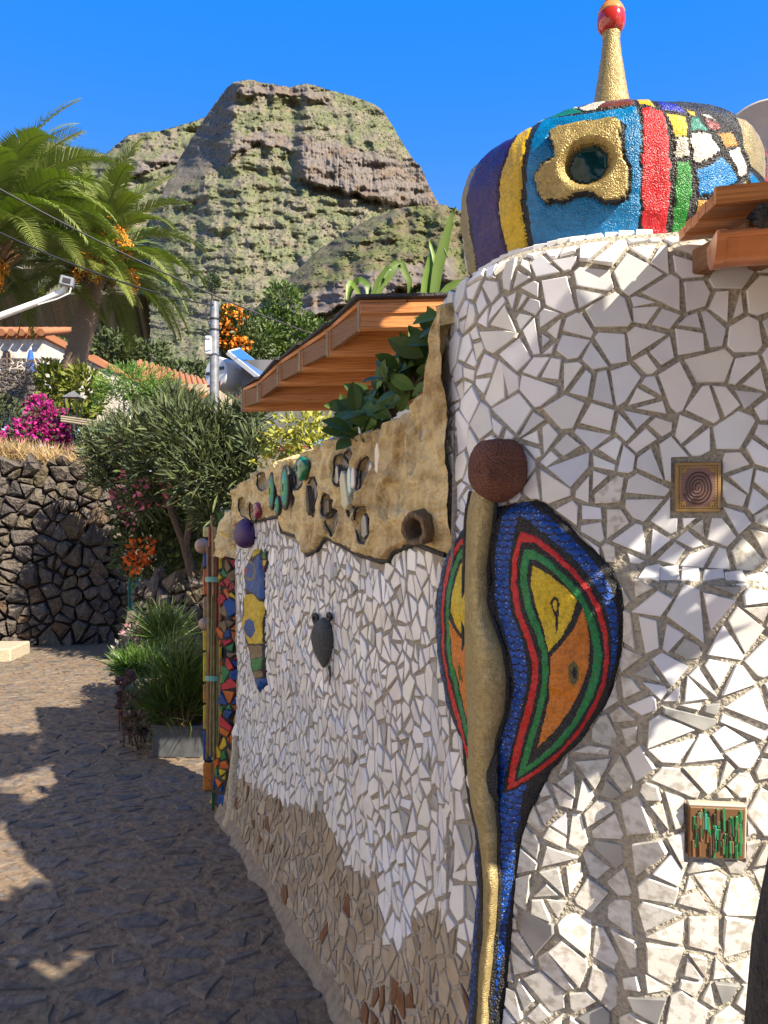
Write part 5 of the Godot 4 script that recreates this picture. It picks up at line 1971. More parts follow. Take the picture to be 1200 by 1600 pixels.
	s = Soup.new()
	s.box(Vector3((h0.x + x1) * 0.5, h0.y - 0.03, -11.0), Vector3(x1 - h0.x + 0.06, 0.055, 4.06))
	obj("red_edge", s, M.red_trim, t)
	s = Soup.new()
	s.box(Vector3((h0.x + x1) * 0.5, (h0.y - 0.06) * 0.5, -11.0), Vector3(x1 - h0.x - 0.04, h0.y - 0.06, 3.96))
	obj("lower_wall", s, M.plaster_beige, t)
	s = Soup.new()
	box_px(s, 490, 668, 520, 712, 8.98, 0.1)
	obj("window", s, M.solar, t)
	var bw := thing("beige_garden_wall", "plain beige plastered wall below the grey house", "wall", P(470, 740, 6.2))
	s = Soup.new()
	var b0 := P(402, 712, 6.4); var b1 := P(640, 700, 5.6)
	var q0 := [Vector3(b0.x, 0, b0.z), Vector3(b1.x, 0, b1.z), Vector3(b1.x + 0.1, 0, b1.z - 0.2), Vector3(b0.x + 0.1, 0, b0.z - 0.2)]
	var q1 := []
	for v in q0: q1.append(v + Vector3(0, b0.y + (0.12 if q1.size() in [1, 2] else 0.0), 0))
	s.hexa(q0 + q1, Vector3((b0.x + b1.x) * 0.5, 1.0, (b0.z + b1.z) * 0.5 - 0.1))
	obj("wall", s, M.plaster_beige, bw)
	# solar water heater on the grey house
	var sh := thing("solar_water_heater", "white drum solar water heater with a blue glass panel on the grey house roof", "solar heater", P(380, 590, 9.2))
	s = Soup.new()
	var dc := P(340, 583, 9.2)
	var ax := Vector3(0.55, -0.02, -0.83).normalized()
	s.tube([dc, dc + ax * 1.5], [0.20, 0.20], 28)
	s.tube([dc - ax * 0.03, dc - ax * 0.005], [0.185, 0.202], 28)
	var drum := obj("drum", s, M.white_metal, sh)
	var sx := ax.cross(Vector3.UP).normalized()
	if sx.x < 0: sx = -sx
	for k in [[-0.125, 0.0, 0.055, 0.02], [0.105, 0.045, 0.05, 0.02]]:
		s = Soup.new()
		s.box(dc - ax * 0.035 + sx * k[0] + Vector3.UP * k[1], Vector3(k[2] * 1.6, k[3] * 2, 0.012), Basis(sx, Vector3.UP, sx.cross(Vector3.UP)), 0.004)
		obj("slot", s, M.window_dark, drum)
	s = Soup.new()
	s.box(dc - ax * 0.034 + sx * -0.12 + Vector3.UP * -0.155, Vector3(0.05, 0.03, 0.008), Basis(sx, Vector3.UP, sx.cross(Vector3.UP)))
	s.box(dc - ax * 0.034 + sx * 0.06 + Vector3.UP * -0.14, Vector3(0.05, 0.05, 0.008), Basis(sx, Vector3.UP, sx.cross(Vector3.UP)))
	obj("red_mark", s, M.red_trim, drum)
	var c0 := P(356, 548, 9.0); var c1 := P(411, 592, 8.8)
	var wv := P(374, 543, 9.35) - c0
	var q := [c0, c1, c1 + wv, c0 + wv]
	var nn := ((c1 - c0).cross(wv)).normalized()
	if nn.dot(c0 - Vector3(0, EYE, 0)) > 0: nn = -nn
	s = Soup.new()
	var qb := []
	for v in q: qb.append(v - nn * 0.05)
	s.hexa(qb + q, (q[0] + q[2]) * 0.5 - nn * 0.035)
	obj("panel_frame", s, M.white_metal, sh)
	s = Soup.new()
	var m0: Vector3 = (q[0] + q[2]) * 0.5
	var qi := []; var qj := []
	for v in q:
		qi.append(m0 + (v - m0) * 0.92 - nn * 0.01); qj.append(m0 + (v - m0) * 0.92 + nn * 0.004)
	s.hexa(qi + qj, m0)
	obj("glass_panel", s, M.solar, sh)
	s = Soup.new()
	s.tube([dc + ax * 0.2 + sx * 0.25, c1 + Vector3(-0.1, 0.0, -0.3)], [0.012, 0.012], 6)
	s.tube([c1 + wv * 0.5, c1 + wv * 0.5 + Vector3(0, -0.35, 0)], [0.015, 0.015], 6)
	s.tube([c0 + wv * 0.9, c0 + wv * 0.9 + Vector3(0, -0.6, 0)], [0.015, 0.015], 6)
	obj("support_frame", s, M.metal_grey, sh)
# ------------------------------------------------------------------ palms
func frond_mesh(e0: float, bend: float, ln: float, sd: float) -> ArrayMesh:
	var s := Soup.new()
	var pts := []; var rad := []; var tans := []
	var p := Vector3.ZERO
	var n := 22
	for i in n + 1:
		var t := float(i) / n
		var e := e0 - bend * pow(t, 1.3)
		var d := Vector3(cos(e), sin(e), 0.10 * sin(t * 3.0 + sd))
		pts.append(p); rad.append(lerpf(0.028, 0.004, pow(t, 0.6))); tans.append(d.normalized())
		p += d * ln / n
	s.col = Color(0.20, 0.20, 0.06)
	s.tube(pts, rad, 5)
	var per := 74
	for side in [-1.0, 1.0]:
		for k in per:
			var t := lerpf(0.10, 0.995, (k + 0.5 * nz.get_noise_1d(k * 3.1 + sd)) / per)
			var fi := t * n
			var i0 := int(fi)
			var o: Vector3 = (pts[i0] as Vector3).lerp(pts[mini(i0 + 1, n)], fi - i0)
			var tg: Vector3 = tans[i0]
			var sidev = tg.cross(Vector3.UP).normalized() * side
			var upv = sidev.cross(tg).normalized() * side
			if upv.y < 0: upv = -upv
			var l := ln * 0.17 * (0.35 + 0.65 * sin(PI * clampf(t * 0.92 + 0.08, 0, 1))) * (1.0 + 0.15 * nz.get_noise_1d(k * 7.3 + sd * 3.0))
			var fw := lerpf(0.55, 1.3, t)
			var dir = (sidev * 1.0 + tg * fw + upv * (0.35 + 0.25 * nz.get_noise_1d(k * 5.0 + sd))).normalized()
			var q = o + dir * l * 0.55
			var dir2 = (dir + Vector3(0, -0.45, 0)).normalized()
			var e2 = q + dir2 * l * 0.45
			var wv = tg * l * 0.052 + upv * 0.004
			var f := 1.0 + 0.35 * nz.get_noise_1d(k * 2.3 + sd * 5.0)
			s.col = Color(0.18 * f, 0.235 * f, 0.05 * f).lerp(Color(0.26, 0.235, 0.06), 0.3 * t * t)
			s.face([o - wv, o + wv, q + wv * 0.9, q - wv * 0.9], upv)
			s.face([q - wv * 0.9, q + wv * 0.9, e2], upv)
	return s.mesh()

func palm(called: String, label: String, crown: Vector3, foot: Vector3, ln: float, sd: int, count: int, dates: Array) -> void:
	var t := thing(called, label, "palm tree", foot)
	var r := RandomNumberGenerator.new()
	r.seed = sd
	# trunk with leaf-base rings
	var s := Soup.new()
	var pts := []; var rad := []
	var mid := foot.lerp(crown, 0.5) + Vector3(0.06 * foot.distance_to(crown), 0, 0)
	for i in 61:
		var f := i / 60.0
		var p := foot.lerp(mid, f).lerp(mid.lerp(crown, f), f)
		pts.append(p)
		rad.append(lerpf(0.21, 0.165, f) * (1.0 + 0.07 * (1.0 if i % 2 == 0 else -1.0)) + (0.14 * sst(0.86, 1.0, f)))
	s.tube(pts, rad, 12)
	for i in s.v.size():
		var f := 0.75 + 0.5 * (0.5 + 0.5 * nz2.get_noise_3dv(s.v[i] * 6.0))
		s.c[i] = Color(f, f, f)
	obj("trunk", s, M.palm_bark, t)
	# old leaf bases under the crown
	var lb := Soup.new()
	for i in 40:
		var a := i * 2.4
		var o := crown + Vector3(cos(a) * 0.25, -0.35 + i * 0.016, sin(a) * 0.25)
		lb.col = Color(0.9, 0.75, 0.5) * r.randf_range(0.5, 1.2)
		lb.tube([o, o + Vector3(cos(a) * 0.28, 0.24, sin(a) * 0.28)], [0.06, 0.03], 5)
	obj("leaf_bases", lb, M.palm_bark, t)
	var kinds := []
	for q in [[1.45, 0.9], [1.2, 1.7], [0.95, 1.9], [0.6, 1.7], [0.3, 1.5], [0.0, 1.35], [-0.4, 0.9]]: kinds.append(frond_mesh(q[0], q[1], ln, r.randf() * 9.0))
	for i in count:
		var a := i * 2.39996 + r.randf_range(-0.15, 0.15)
		var k := int(float(i) / count * (4.999 if ln > 2.2 else 5.999))
		var b := Basis.from_euler(Vector3(0, a, 0)) * Basis.from_euler(Vector3(r.randf_range(-0.25, 0.25), 0, r.randf_range(-0.12, 0.12)))
		var m := put("frond", kinds[k], M.leaf, t, Transform3D(b.scaled(Vector3.ONE * r.randf_range(0.85, 1.1)), crown - foot + Vector3(cos(a) * 0.15, 0.1 - 0.05 * k, -sin(a) * 0.15)))
	for d in dates:
		var bl := []
		var c: Vector3 = d
		for i in 5: bl.append([c + Vector3(r.randf_range(-0.1, 0.1), -0.08 * i, r.randf_range(-0.1, 0.1)), Vector3(0.12, 0.14, 0.12)])
		var q := clumps(bl, 260, 0.8, 1.3, Color(0.62, 0.27, 0.02), 0.3, 0.0, 0.1)
		var be := Soup.new()
		for i in q[0].size():
			var o: Vector3 = q[0][i].origin
			be.col = q[1][i]
			be.lathe([Vector2(0, -0.024), Vector2(0.016, -0.006), Vector2(0.014, 0.010), Vector2(0, 0.024)], o, 5)
		obj("date_cluster", be, M.petal, t).set_meta("kind", "stuff")
		var st := Soup.new()
		st.col = Color(0.5, 0.3, 0.05)
		for i in 12: st.tube([crown + Vector3(0, -0.1, 0), crown.lerp(c, 0.6) + Vector3(0, 0.25, 0), c + rdir() * 0.15], [0.012, 0.007, 0.004], 4)
		obj("date_stalk", st, M.petal, t)

func build_palms() -> void:
	palm("palm_tree", "palm with curved bare trunk and orange date clusters behind the bougainvillea", P(150, 415, 13.0), P(92, 636, 13.0), 2.0, 5, 54, [P(163, 330, 12.6), P(192, 362, 12.4), P(150, 402, 12.4), P(132, 398, 12.2), P(205, 425, 12.8)])
	palm("palm_tree", "nearest palm at the left edge with its trunk outside the view", P(-25, 385, 11.0), P(-95, 640, 11.0), 2.5, 8, 62, [P(-10, 410, 10.6)])

# ------------------------------------------------------------------ trees and shrubs
func stems(t: Node3D, m: Material, list: Array, called := "trunk") -> void:    # [points, radii]
	for q in list:
		var s := Soup.new()
		s.tube(q[0], q[1], 8)
		obj(called, s, m, t)

func build_trees() -> void:
	var lm := leaf_mesh(1.0, 0.42, 0.25, 0.3)
	var narrow := leaf_mesh(1.0, 0.135, 0.25, 0.25)
	var petal := leaf_mesh(1.0, 0.9, 0.35, 0.5, 2)
	# tree with orange trumpet blossom beside the pole
	var t := thing("blossom_tree", "bushy tree with orange blossom growing beside the utility pole", "tree", P(372, 610, 15))
	var bl := [[P(368, 520, 15), Vector3(0.42, 0.55, 0.4)], [P(352, 500, 14.8), Vector3(0.25, 0.3, 0.3)], [P(395, 545, 15), Vector3(0.4, 0.4, 0.4)], [P(350, 545, 15), Vector3(0.3, 0.4, 0.3)]]
	var q := clumps(bl, 2600, 0.07, 0.14, Color(0.055, 0.085, 0.022))
	scatter("crown", t, lm, M.leaf, q[0], q[1]).set_meta("kind", "stuff")
	q = clumps([[P(360, 495, 14.75), Vector3(0.3, 0.22, 0.2)], [P(352, 520, 14.7), Vector3(0.2, 0.3, 0.2)], [P(376, 540, 14.6), Vector3(0.22, 0.15, 0.2)]], 420, 0.06, 0.10, Color(0.62, 0.22, 0.015), 0.3)
	scatter("blossom", t, petal, M.petal, q[0], q[1]).set_meta("kind", "stuff")
	stems(t, M.bark, [[[P(372, 640, 15), P(370, 580, 15), P(365, 520, 15)], [0.08, 0.06, 0.03]]])
	# taller light green tree
	t = thing("green_tree", "light green leafy tree standing before the near slope, left of the canopy", "tree", P(450, 620, 16))
	bl = [[P(443, 468, 16), Vector3(0.38, 0.36, 0.4)], [P(430, 500, 16), Vector3(0.45, 0.3, 0.4)], [P(470, 520, 16), Vector3(0.5, 0.4, 0.5)], [P(415, 530, 15.7), Vector3(0.4, 0.4, 0.4)], [P(440, 560, 15.8), Vector3(0.6, 0.4, 0.4)], [P(500, 525, 16), Vector3(0.35, 0.3, 0.3)]]
	q = clumps(bl, 4600, 0.07, 0.14, Color(0.075, 0.125, 0.025))
	scatter("crown", t, lm, M.leaf, q[0], q[1]).set_meta("kind", "stuff")
	stems(t, M.bark, [[[P(450, 650, 16), P(446, 570, 16), P(430, 510, 16)], [0.09, 0.06, 0.02]], [[P(446, 580, 16), P(468, 530, 16)], [0.05, 0.02]], [[P(440, 560, 16), P(443, 470, 16)], [0.04, 0.015]]])
	t = thing("yellow_shrub", "yellow green shrub growing behind the slope of the canopy roof", "shrub", P(530, 600, 14))
	q = clumps([[P(518, 540, 14), Vector3(0.4, 0.3, 0.4)], [P(548, 530, 14.5), Vector3(0.3, 0.3, 0.3)], [P(495, 565, 14.5), Vector3(0.5, 0.4, 0.4)]], 2200, 0.06, 0.11, Color(0.13, 0.16, 0.03))
	scatter("foliage", t, lm, M.leaf, q[0], q[1]).set_meta("kind", "stuff")
	# oleander in the middle of the picture
	t = thing("oleander", "large dark oleander with narrow leaves leaning over the low garden wall", "shrub", P(300, 905, 7.6))
	bl = [[P(225, 690, 7.8), Vector3(0.42, 0.34, 0.5)], [P(295, 680, 7.4), Vector3(0.46, 0.36, 0.5)], [P(352, 690, 7.4), Vector3(0.34, 0.36, 0.4)], [P(180, 705, 8.2), Vector3(0.30, 0.30, 0.4)], [P(330, 730, 7.2), Vector3(0.50, 0.38, 0.5)], [P(255, 725, 7.6), Vector3(0.40, 0.33, 0.4)], [P(375, 745, 7.1), Vector3(0.28, 0.30, 0.3)], [P(278, 635, 7.8), Vector3(0.28, 0.18, 0.3)], [P(395, 700, 7.0), Vector3(0.16, 0.2, 0.2)]]
	q = clumps(bl + [[P(405, 725, 7.0), Vector3(0.12, 0.14, 0.12)], [P(165, 745, 8.0), Vector3(0.18, 0.16, 0.2)], [P(330, 800, 7.2), Vector3(0.2, 0.2, 0.2)], [P(225, 785, 7.7), Vector3(0.22, 0.16, 0.2)], [P(395, 650, 7.2), Vector3(0.14, 0.2, 0.2)], [P(150, 690, 8.3), Vector3(0.14, 0.14, 0.14)]], 10500, 0.10, 0.19, Color(0.048, 0.074, 0.032), 0.5, 0.55, 0.0, 0.6)
	scatter("foliage", t, narrow, M.leaf_dull, q[0], q[1]).set_meta("kind", "stuff")
	stems(t, M.bark, [[[P(310, 935, 7.6), P(288, 850, 7.6), P(268, 800, 7.6), P(262, 700, 7.6)], [0.055, 0.045, 0.035, 0.015]], [[P(290, 855, 7.6), P(300, 790, 7.5), P(330, 700, 7.3)], [0.035, 0.03, 0.012]], [[P(268, 800, 7.6), P(230, 700, 7.8)], [0.03, 0.01]], [[P(300, 790, 7.5), P(305, 660, 7.4)], [0.025, 0.01]], [[P(312, 930, 7.6), P(330, 830, 7.4), P(352, 720, 7.2)], [0.04, 0.03, 0.012]]], "stem")
	q = clumps([[P(210, 765, 7.9), Vector3(0.25, 0.2, 0.2)], [P(245, 770, 7.6), Vector3(0.25, 0.15, 0.2)], [P(198, 690, 8.0), Vector3(0.2, 0.15, 0.2)]], 130, 0.05, 0.08, Color(0.50, 0.12, 0.22), 0.3)
	scatter("pink_blossom", t, petal, M.petal, q[0], q[1]).set_meta("kind", "stuff")
	# feathery bright green shrub above it
	t = thing("feathery_shrub", "bright green feathery shrub above the oleander and below the palm fronds", "shrub", P(215, 680, 10))
	q = clumps([[P(200, 598, 10), Vector3(0.42, 0.24, 0.4)], [P(232, 600, 10), Vector3(0.35, 0.25, 0.4)], [P(180, 625, 10.1), Vector3(0.3, 0.25, 0.3)], [P(255, 620, 10.1), Vector3(0.35, 0.25, 0.3)]], 3800, 0.06, 0.11, Color(0.10, 0.20, 0.03))
	scatter("foliage", t, narrow, M.leaf, q[0], q[1]).set_meta("kind", "stuff")
	stems(t, M.bark, [[[P(215, 700, 10), P(213, 640, 10), P(205, 600, 10)], [0.04, 0.03, 0.015]]], "stem")
	t = thing("croton_shrub", "yellow green leafy shrub beside the foot of the curved palm trunk", "shrub", P(120, 660, 12))
	q = clumps([[P(130, 612, 12), Vector3(0.35, 0.38, 0.3)], [P(82, 600, 12.2), Vector3(0.2, 0.35, 0.3)], [P(118, 645, 11.8), Vector3(0.35, 0.2, 0.3)]], 1500, 0.09, 0.16, Color(0.16, 0.19, 0.035))
	scatter("foliage", t, lm, M.leaf, q[0], q[1]).set_meta("kind", "stuff")
	t = thing("background_trees", "dark green trees behind the palm trunk and the gabled house", "trees", P(160, 640, 27))
	q = clumps([[P(170, 555, 27), Vector3(1.3, 0.9, 0.8)], [P(225, 560, 28), Vector3(1.1, 0.6, 0.8)], [P(95, 570, 28), Vector3(1.0, 0.9, 0.8)], [P(290, 585, 26), Vector3(0.9, 0.5, 0.6)], [P(20, 570, 30), Vector3(1.6, 1.0, 0.8)]], 5200, 0.16, 0.3, Color(0.05, 0.075, 0.022))
	scatter("crown", t, lm, M.leaf_dull, q[0], q[1]).set_meta("kind", "stuff")
	t.set_meta("kind", "stuff")
	# small round tree and a cypress high on the slope
	t = thing("small_round_tree", "small round tree standing alone on the slope above the utility pole", "tree", P(332, 470, 40))
	q = clumps([[P(331, 441, 40), Vector3(0.42, 0.40, 0.4)]], 500, 0.12, 0.22, Color(0.045, 0.075, 0.03))
	scatter("crown", t, lm, M.leaf_dull, q[0], q[1]).set_meta("kind", "stuff")
	stems(t, M.bark, [[[P(332, 475, 40), P(331, 440, 40)], [0.07, 0.04]]])
	# the tree at the right; its unseen crown is placed to shade lane and turret
	t = thing("shade_tree", "rough dark grey tree trunk at the lower right edge, its unseen crown placed for shade", "tree", Vector3(0.74, 0, -1.20))
	var s := Soup.new()
	var pts := []; var rad := []
	for i in 24:
		var f := i / 23.0
		var y := -0.05 + 2.35 * f
		pts.append(Vector3(0.324 + 0.10 * y + 0.42 * pow(maxf(0.0, y - 1.3), 1.5), y, -0.74 + 0.12 * f)); rad.append(lerpf(0.118, 0.07, f) * (1 + 0.08 * nz.get_noise_1d(i * 0.8)))
	s.tube(pts, rad, 18)
	for i in s.v.size(): s.v[i] += s.n[i] * 0.008 * nz2.get_noise_3d(s.v[i].x * 30.0, s.v[i].y * 7.0, s.v[i].z * 30.0)
	obj("trunk", s, M.bark_grey, t)
	var top: Vector3 = pts[23]
	stems(t, M.bark_grey, [[[top, Vector3(1.6, 2.75, -0.8), Vector3(2.4, 3.1, -1.4)], [0.07, 0.05, 0.02]], [[top, Vector3(1.2, 2.75, -0.2), Vector3(0.9, 3.1, 0.3), Vector3(0.3, 3.2, 0.9)], [0.07, 0.05, 0.035, 0.015]], [[Vector3(1.2, 2.75, -0.2), Vector3(1.0, 3.3, -0.7), Vector3(0.55, 3.5, -1.6)], [0.05, 0.035, 0.012]]], "limb")
	# leaf clumps out of view, placed to shade the lane and dapple the turret
	q = clumps([[Vector3(1.96, 2.90, -0.54), Vector3(0.20, 0.15, 0.18)], [Vector3(1.60, 2.78, -0.66), Vector3(0.15, 0.12, 0.12)]], 95, 0.09, 0.16, Color(0.06, 0.09, 0.03), 0.3, 0.2, 0.3)
	var q2 := clumps([[Vector3(2.7, 3.25, -1.7), Vector3(0.7, 0.4, 0.4)], [Vector3(3.5, 3.5, -1.5), Vector3(0.7, 0.4, 0.4)]], 1500, 0.10, 0.18, Color(0.06, 0.09, 0.03), 0.3, 0.2, 0.3)
	var q3 := clumps([[Vector3(0.65, 3.05, 0.4), Vector3(0.6, 0.3, 0.6)], [Vector3(0.1, 3.1, 0.6), Vector3(0.7, 0.32, 0.8)], [Vector3(0.4, 3.05, 1.4), Vector3(0.9, 0.32, 0.8)], [Vector3(0.72, 3.66, -2.0), Vector3(0.36, 0.16, 0.30)], [Vector3(0.2, 3.7, -1.9), Vector3(0.4, 0.16, 0.35)], [Vector3(0.42, 3.2, -1.45), Vector3(0.3, 0.16, 0.3)], [Vector3(0.92, 2.14, -0.60), Vector3(0.13, 0.12, 0.14)], [Vector3(0.1, 3.6, -1.2), Vector3(0.5, 0.25, 0.4)], [Vector3(0.70, 2.48, -0.25), Vector3(0.28, 0.18, 0.35)], [Vector3(0.55, 2.62, 0.15), Vector3(0.5, 0.22, 0.4)], [Vector3(0.5, 3.35, -0.4), Vector3(0.55, 0.28, 0.5)], [Vector3(0.0, 3.3, -0.4), Vector3(0.5, 0.28, 0.6)]], 8500, 0.15, 0.25, Color(0.06, 0.09, 0.03), 0.3, 0.2, 0.05)
	var q4 := clumps([[Vector3(0.96, 2.56, -0.86), Vector3(0.24, 0.11, 0.20)], [Vector3(1.02, 2.02, -0.82), Vector3(0.16, 0.12, 0.16)]]  , 1200, 0.08, 0.13, Color(0.06, 0.09, 0.03), 0.3, 0.2, 0.05)
	scatter("crown", t, lm, M.leaf, q[0] + q2[0] + q3[0] + q4[0], q[1] + q2[1] + q3[1] + q4[1]).set_meta("kind", "stuff")

func grass_tuft(t: Node3D, o: Vector3, n: int, ln: float, spread: float, base: Color, called := "blades", wd := 0.012) -> void:
	var bm := leaf_mesh(1.0, wd, 0.3, 0.55, 4, 0.3)
	var xf := []; var cs := []
	for i in n:
		var a := rr(0, TAU)
		var d := Vector3(cos(a) * rr(0.05, 1.0), rr(0.5, 1.4), sin(a) * rr(0.05, 1.0)).normalized()
		var p := o + Vector3(rr(-1, 1), 0, rr(-1, 1)) * spread
		xf.append(Transform3D(frame_from(d, rr(0, TAU)).scaled(Vector3.ONE * ln * rr(0.5, 1.15)), p))
		var f := rr(0.6, 1.35)
		cs.append(Color(base.r * f, base.g * f, base.b * f))
	scatter(called, t, bm, M.leaf if base.g > base.r else M.dry, xf, cs).set_meta("kind", "stuff")

func build_garden() -> void:
	var lm := leaf_mesh(1.0, 0.42, 0.25, 0.3)
	var petal := leaf_mesh(1.0, 0.85, 0.3, 0.35, 2)
	# bougainvillea on the terrace
	var t := thing("bougainvillea", "bright magenta bougainvillea bush above the dry-stone wall", "shrub", P(70, 715, 9.9))
	var bl := [[P(72, 655, 10.2), Vector3(0.28, 0.22, 0.3)], [P(48, 675, 10.1), Vector3(0.30, 0.18, 0.3)], [P(90, 685, 10.1), Vector3(0.20, 0.22, 0.25)], [P(60, 632, 10.3), Vector3(0.16, 0.13, 0.2)], [P(15, 690, 10.3), Vector3(0.25, 0.12, 0.2)]]
	var q := clumps(bl, 2300, 0.035, 0.065, Color(0.36, 0.012, 0.21), 0.55, 0.2, 0.2, 0.3)
	scatter("blossom", t, petal, M.petal, q[0], q[1]).set_meta("kind", "stuff")
	q = clumps(bl, 900, 0.05, 0.09, Color(0.05, 0.075, 0.025), 0.3, 0.2, 0.1)
	scatter("foliage", t, lm, M.leaf_dull, q[0], q[1]).set_meta("kind", "stuff")
	t = thing("dark_shrub", "dark green shrub behind the bougainvillea at the left edge", "shrub", P(15, 690, 11))
	q = clumps([[P(10, 665, 11), Vector3(0.6, 0.4, 0.4)], [P(75, 700, 10.6), Vector3(0.6, 0.22, 0.3)], [P(-40, 650, 11), Vector3(0.5, 0.5, 0.4)], [P(130, 690, 10.4), Vector3(0.35, 0.3, 0.3)]], 2800, 0.05, 0.1, Color(0.045, 0.062, 0.026))
	scatter("foliage", t, lm, M.leaf_dull, q[0], q[1]).set_meta("kind", "stuff")
	# dry grass along the crest of the wall
	t = thing("dry_grass", "dry straw coloured grass along the top of the dry-stone wall", "grass", P(70, 715, 9.3))
	for i in 26:
		var px := -30 + i * 7.0
		grass_tuft(t, P(px, 718 + px * 0.12, 9.3 + rr(-0.1, 0.25)), 90, 0.30, 0.08, Color(0.50, 0.36, 0.18), "blades", 0.028)
	t.set_meta("kind", "stuff")
	# dark understorey with pink and orange flowers in the shade of the oleander
	t = thing("flowering_hedge", "dark leafy hedge with orange flowers between the stone wall and the oleander", "hedge", P(240, 920, 8.4))
	bl = [[P(215, 800, 8.6), Vector3(0.30, 0.4, 0.4)], [P(235, 860, 8.4), Vector3(0.40, 0.4, 0.4)], [P(290, 850, 8.3), Vector3(0.40, 0.45, 0.4)], [P(330, 800, 8.2), Vector3(0.40, 0.5, 0.4)], [P(270, 780, 8.5), Vector3(0.4, 0.4, 0.4)], [P(355, 800, 8.0), Vector3(0.3, 0.5, 0.4)]]
	q = clumps(bl, 6000, 0.05, 0.10, Color(0.045, 0.075, 0.02), 0.45, 0.2, 0.3, 0.4)
	scatter("foliage", t, lm, M.leaf_dull, q[0], q[1]).set_meta("kind", "stuff")
	q = clumps([[P(222, 858, 7.98), Vector3(0.14, 0.12, 0.1)], [P(276, 762, 7.95), Vector3(0.13, 0.10, 0.1)], [P(213, 880, 8.0), Vector3(0.12, 0.1, 0.1)]], 150, 0.045, 0.075, Color(0.62, 0.13, 0.01), 0.3)
	scatter("orange_flowers", t, petal, M.petal, q[0], q[1]).set_meta("kind", "stuff")
	q = clumps([[P(215, 770, 8.1), Vector3(0.2, 0.16, 0.1)], [P(262, 772, 8.0), Vector3(0.14, 0.12, 0.1)], [P(205, 800, 8.2), Vector3(0.1, 0.2, 0.1)]], 160, 0.035, 0.06, Color(0.45, 0.12, 0.26), 0.3)
	scatter("pink_flowers", t, petal, M.petal, q[0], q[1]).set_meta("kind", "stuff")
	# bright spray behind the clay wall, seen under the canopy
	t = thing("yellow_bush", "sunlit yellow green bush under the timber canopy behind the clay wall", "shrub", P(480, 745, 4.9))
	bl = [[P(470, 668, 4.9), Vector3(0.20, 0.12, 0.15)], [P(490, 700, 4.8), Vector3(0.16, 0.13, 0.15)], [P(440, 690, 5.0), Vector3(0.14, 0.10, 0.12)], [P(425, 722, 5.0), Vector3(0.12, 0.08, 0.1)], [P(505, 665, 5.0), Vector3(0.1, 0.08, 0.1)]]
	q = clumps(bl, 1150, 0.03, 0.055, Color(0.22, 0.25, 0.045), 0.35, 0.1, 0.2, 0.6)
	scatter("foliage", t, lm, M.leaf, q[0], q[1]).set_meta("kind", "stuff")
	stems(t, M.bark, [[[P(515, 760, 4.9), P(495, 715, 4.9), P(465, 672, 4.9)], [0.012, 0.009, 0.004]], [[P(515, 760, 4.9), P(505, 700, 4.9), P(507, 660, 5.0)], [0.010, 0.007, 0.004]], [[P(500, 730, 4.9), P(450, 705, 5.0), P(395, 668, 5.1)], [0.008, 0.006, 0.003]]], "stem")
	# broad glossy leaves climbing over the clay crest
	t = thing("glossy_creeper", "dark creeper with broad glossy leaves between the clay wall and the canopy", "plant", P(640, 660, 2.4))
	var big := leaf_mesh(1.0, 0.50, 0.18, 0.25, 5, 0.5)
	var spots := []
	for k in 150:
		var f := rng.randf()
		var px := lerpf(545, 702, f); var py := lerpf(690, 545, pow(f, 1.1)) + rr(-48, 24)
		if px > 680: py += rr(-50, 30)
		spots.append(Vector2(px, py))
	for e in [[600, 605], [590, 565], [612, 590], [625, 580], [585, 640], [552, 668], [540, 650], [690, 520], [697, 505], [675, 535], [640, 560], [655, 620], [620, 650], [665, 590], [690, 575], [570, 690]]: spots.append(Vector2(e[0], e[1]))
	for e in spots:
		var d = rr(2.25, 2.6) - 0.25 * (e.x - 545) / 160.0 + 0.15
		var o := P(e.x, e.y, d)
		var dir := Vector3(rr(-1.0, 0.35), rr(-0.35, 0.9), rr(-0.2, 0.9)).normalized()
		var out := Vector3(-0.5, 0.5, 0.8) + rdir() * 0.5
		out = (out - dir * out.dot(dir)).normalized()
		var b := Basis(dir.cross(out), dir, out)
		var f := rr(0.6, 1.5)
		var m := put("leaf", tinted(big, Color(0.075 * f, 0.125 * f, 0.025 * f)), M.leaf_gloss, t, Transform3D(b.scaled(Vector3.ONE * rr(0.075, 0.125)), o - t.position))
	stems(t, M.bark, [[[P(560, 700, 2.6), P(610, 650, 2.45), P(660, 590, 2.3), P(700, 520, 2.2)], [0.010, 0.009, 0.008, 0.006]], [[P(610, 650, 2.45), P(600, 600, 2.4)], [0.006, 0.003]], [[P(650, 610, 2.4), P(640, 560, 2.35)], [0.006, 0.003]]], "stem")
	# long strap leaves on the canopy roof
	t = thing("strap_leaf_plant", "plant with long arching strap leaves on top of the timber canopy", "plant", P(640, 475, 3.5))
	var blades := [[[578, 472], [575, 445], [560, 435], [548, 455], [543, 478], 11], [[578, 472], [590, 440], [606, 417], [612, 420], [600, 440], 8], [[585, 472], [600, 430], [625, 410], [640, 440], [638, 478], 15], [[578, 470], [596, 448], [612, 432], [620, 425], [622, 424], 8], [[676, 474], [684, 420], [697, 370], [708, 330], [713, 322], 18], [[668, 474], [672, 430], [676, 400], [672, 380], [670, 376], 13], [[680, 474], [700, 450], [715, 442], [735, 442], [748, 448], 12], [[664, 474], [690, 410], [694, 380], [690, 378], [700, 400], 5], [[660, 474], [664, 440], [668, 415], [670, 400], [671, 396], 11], [[566, 472], [556, 450], [548, 440], [544, 446], [541, 470], 8]]
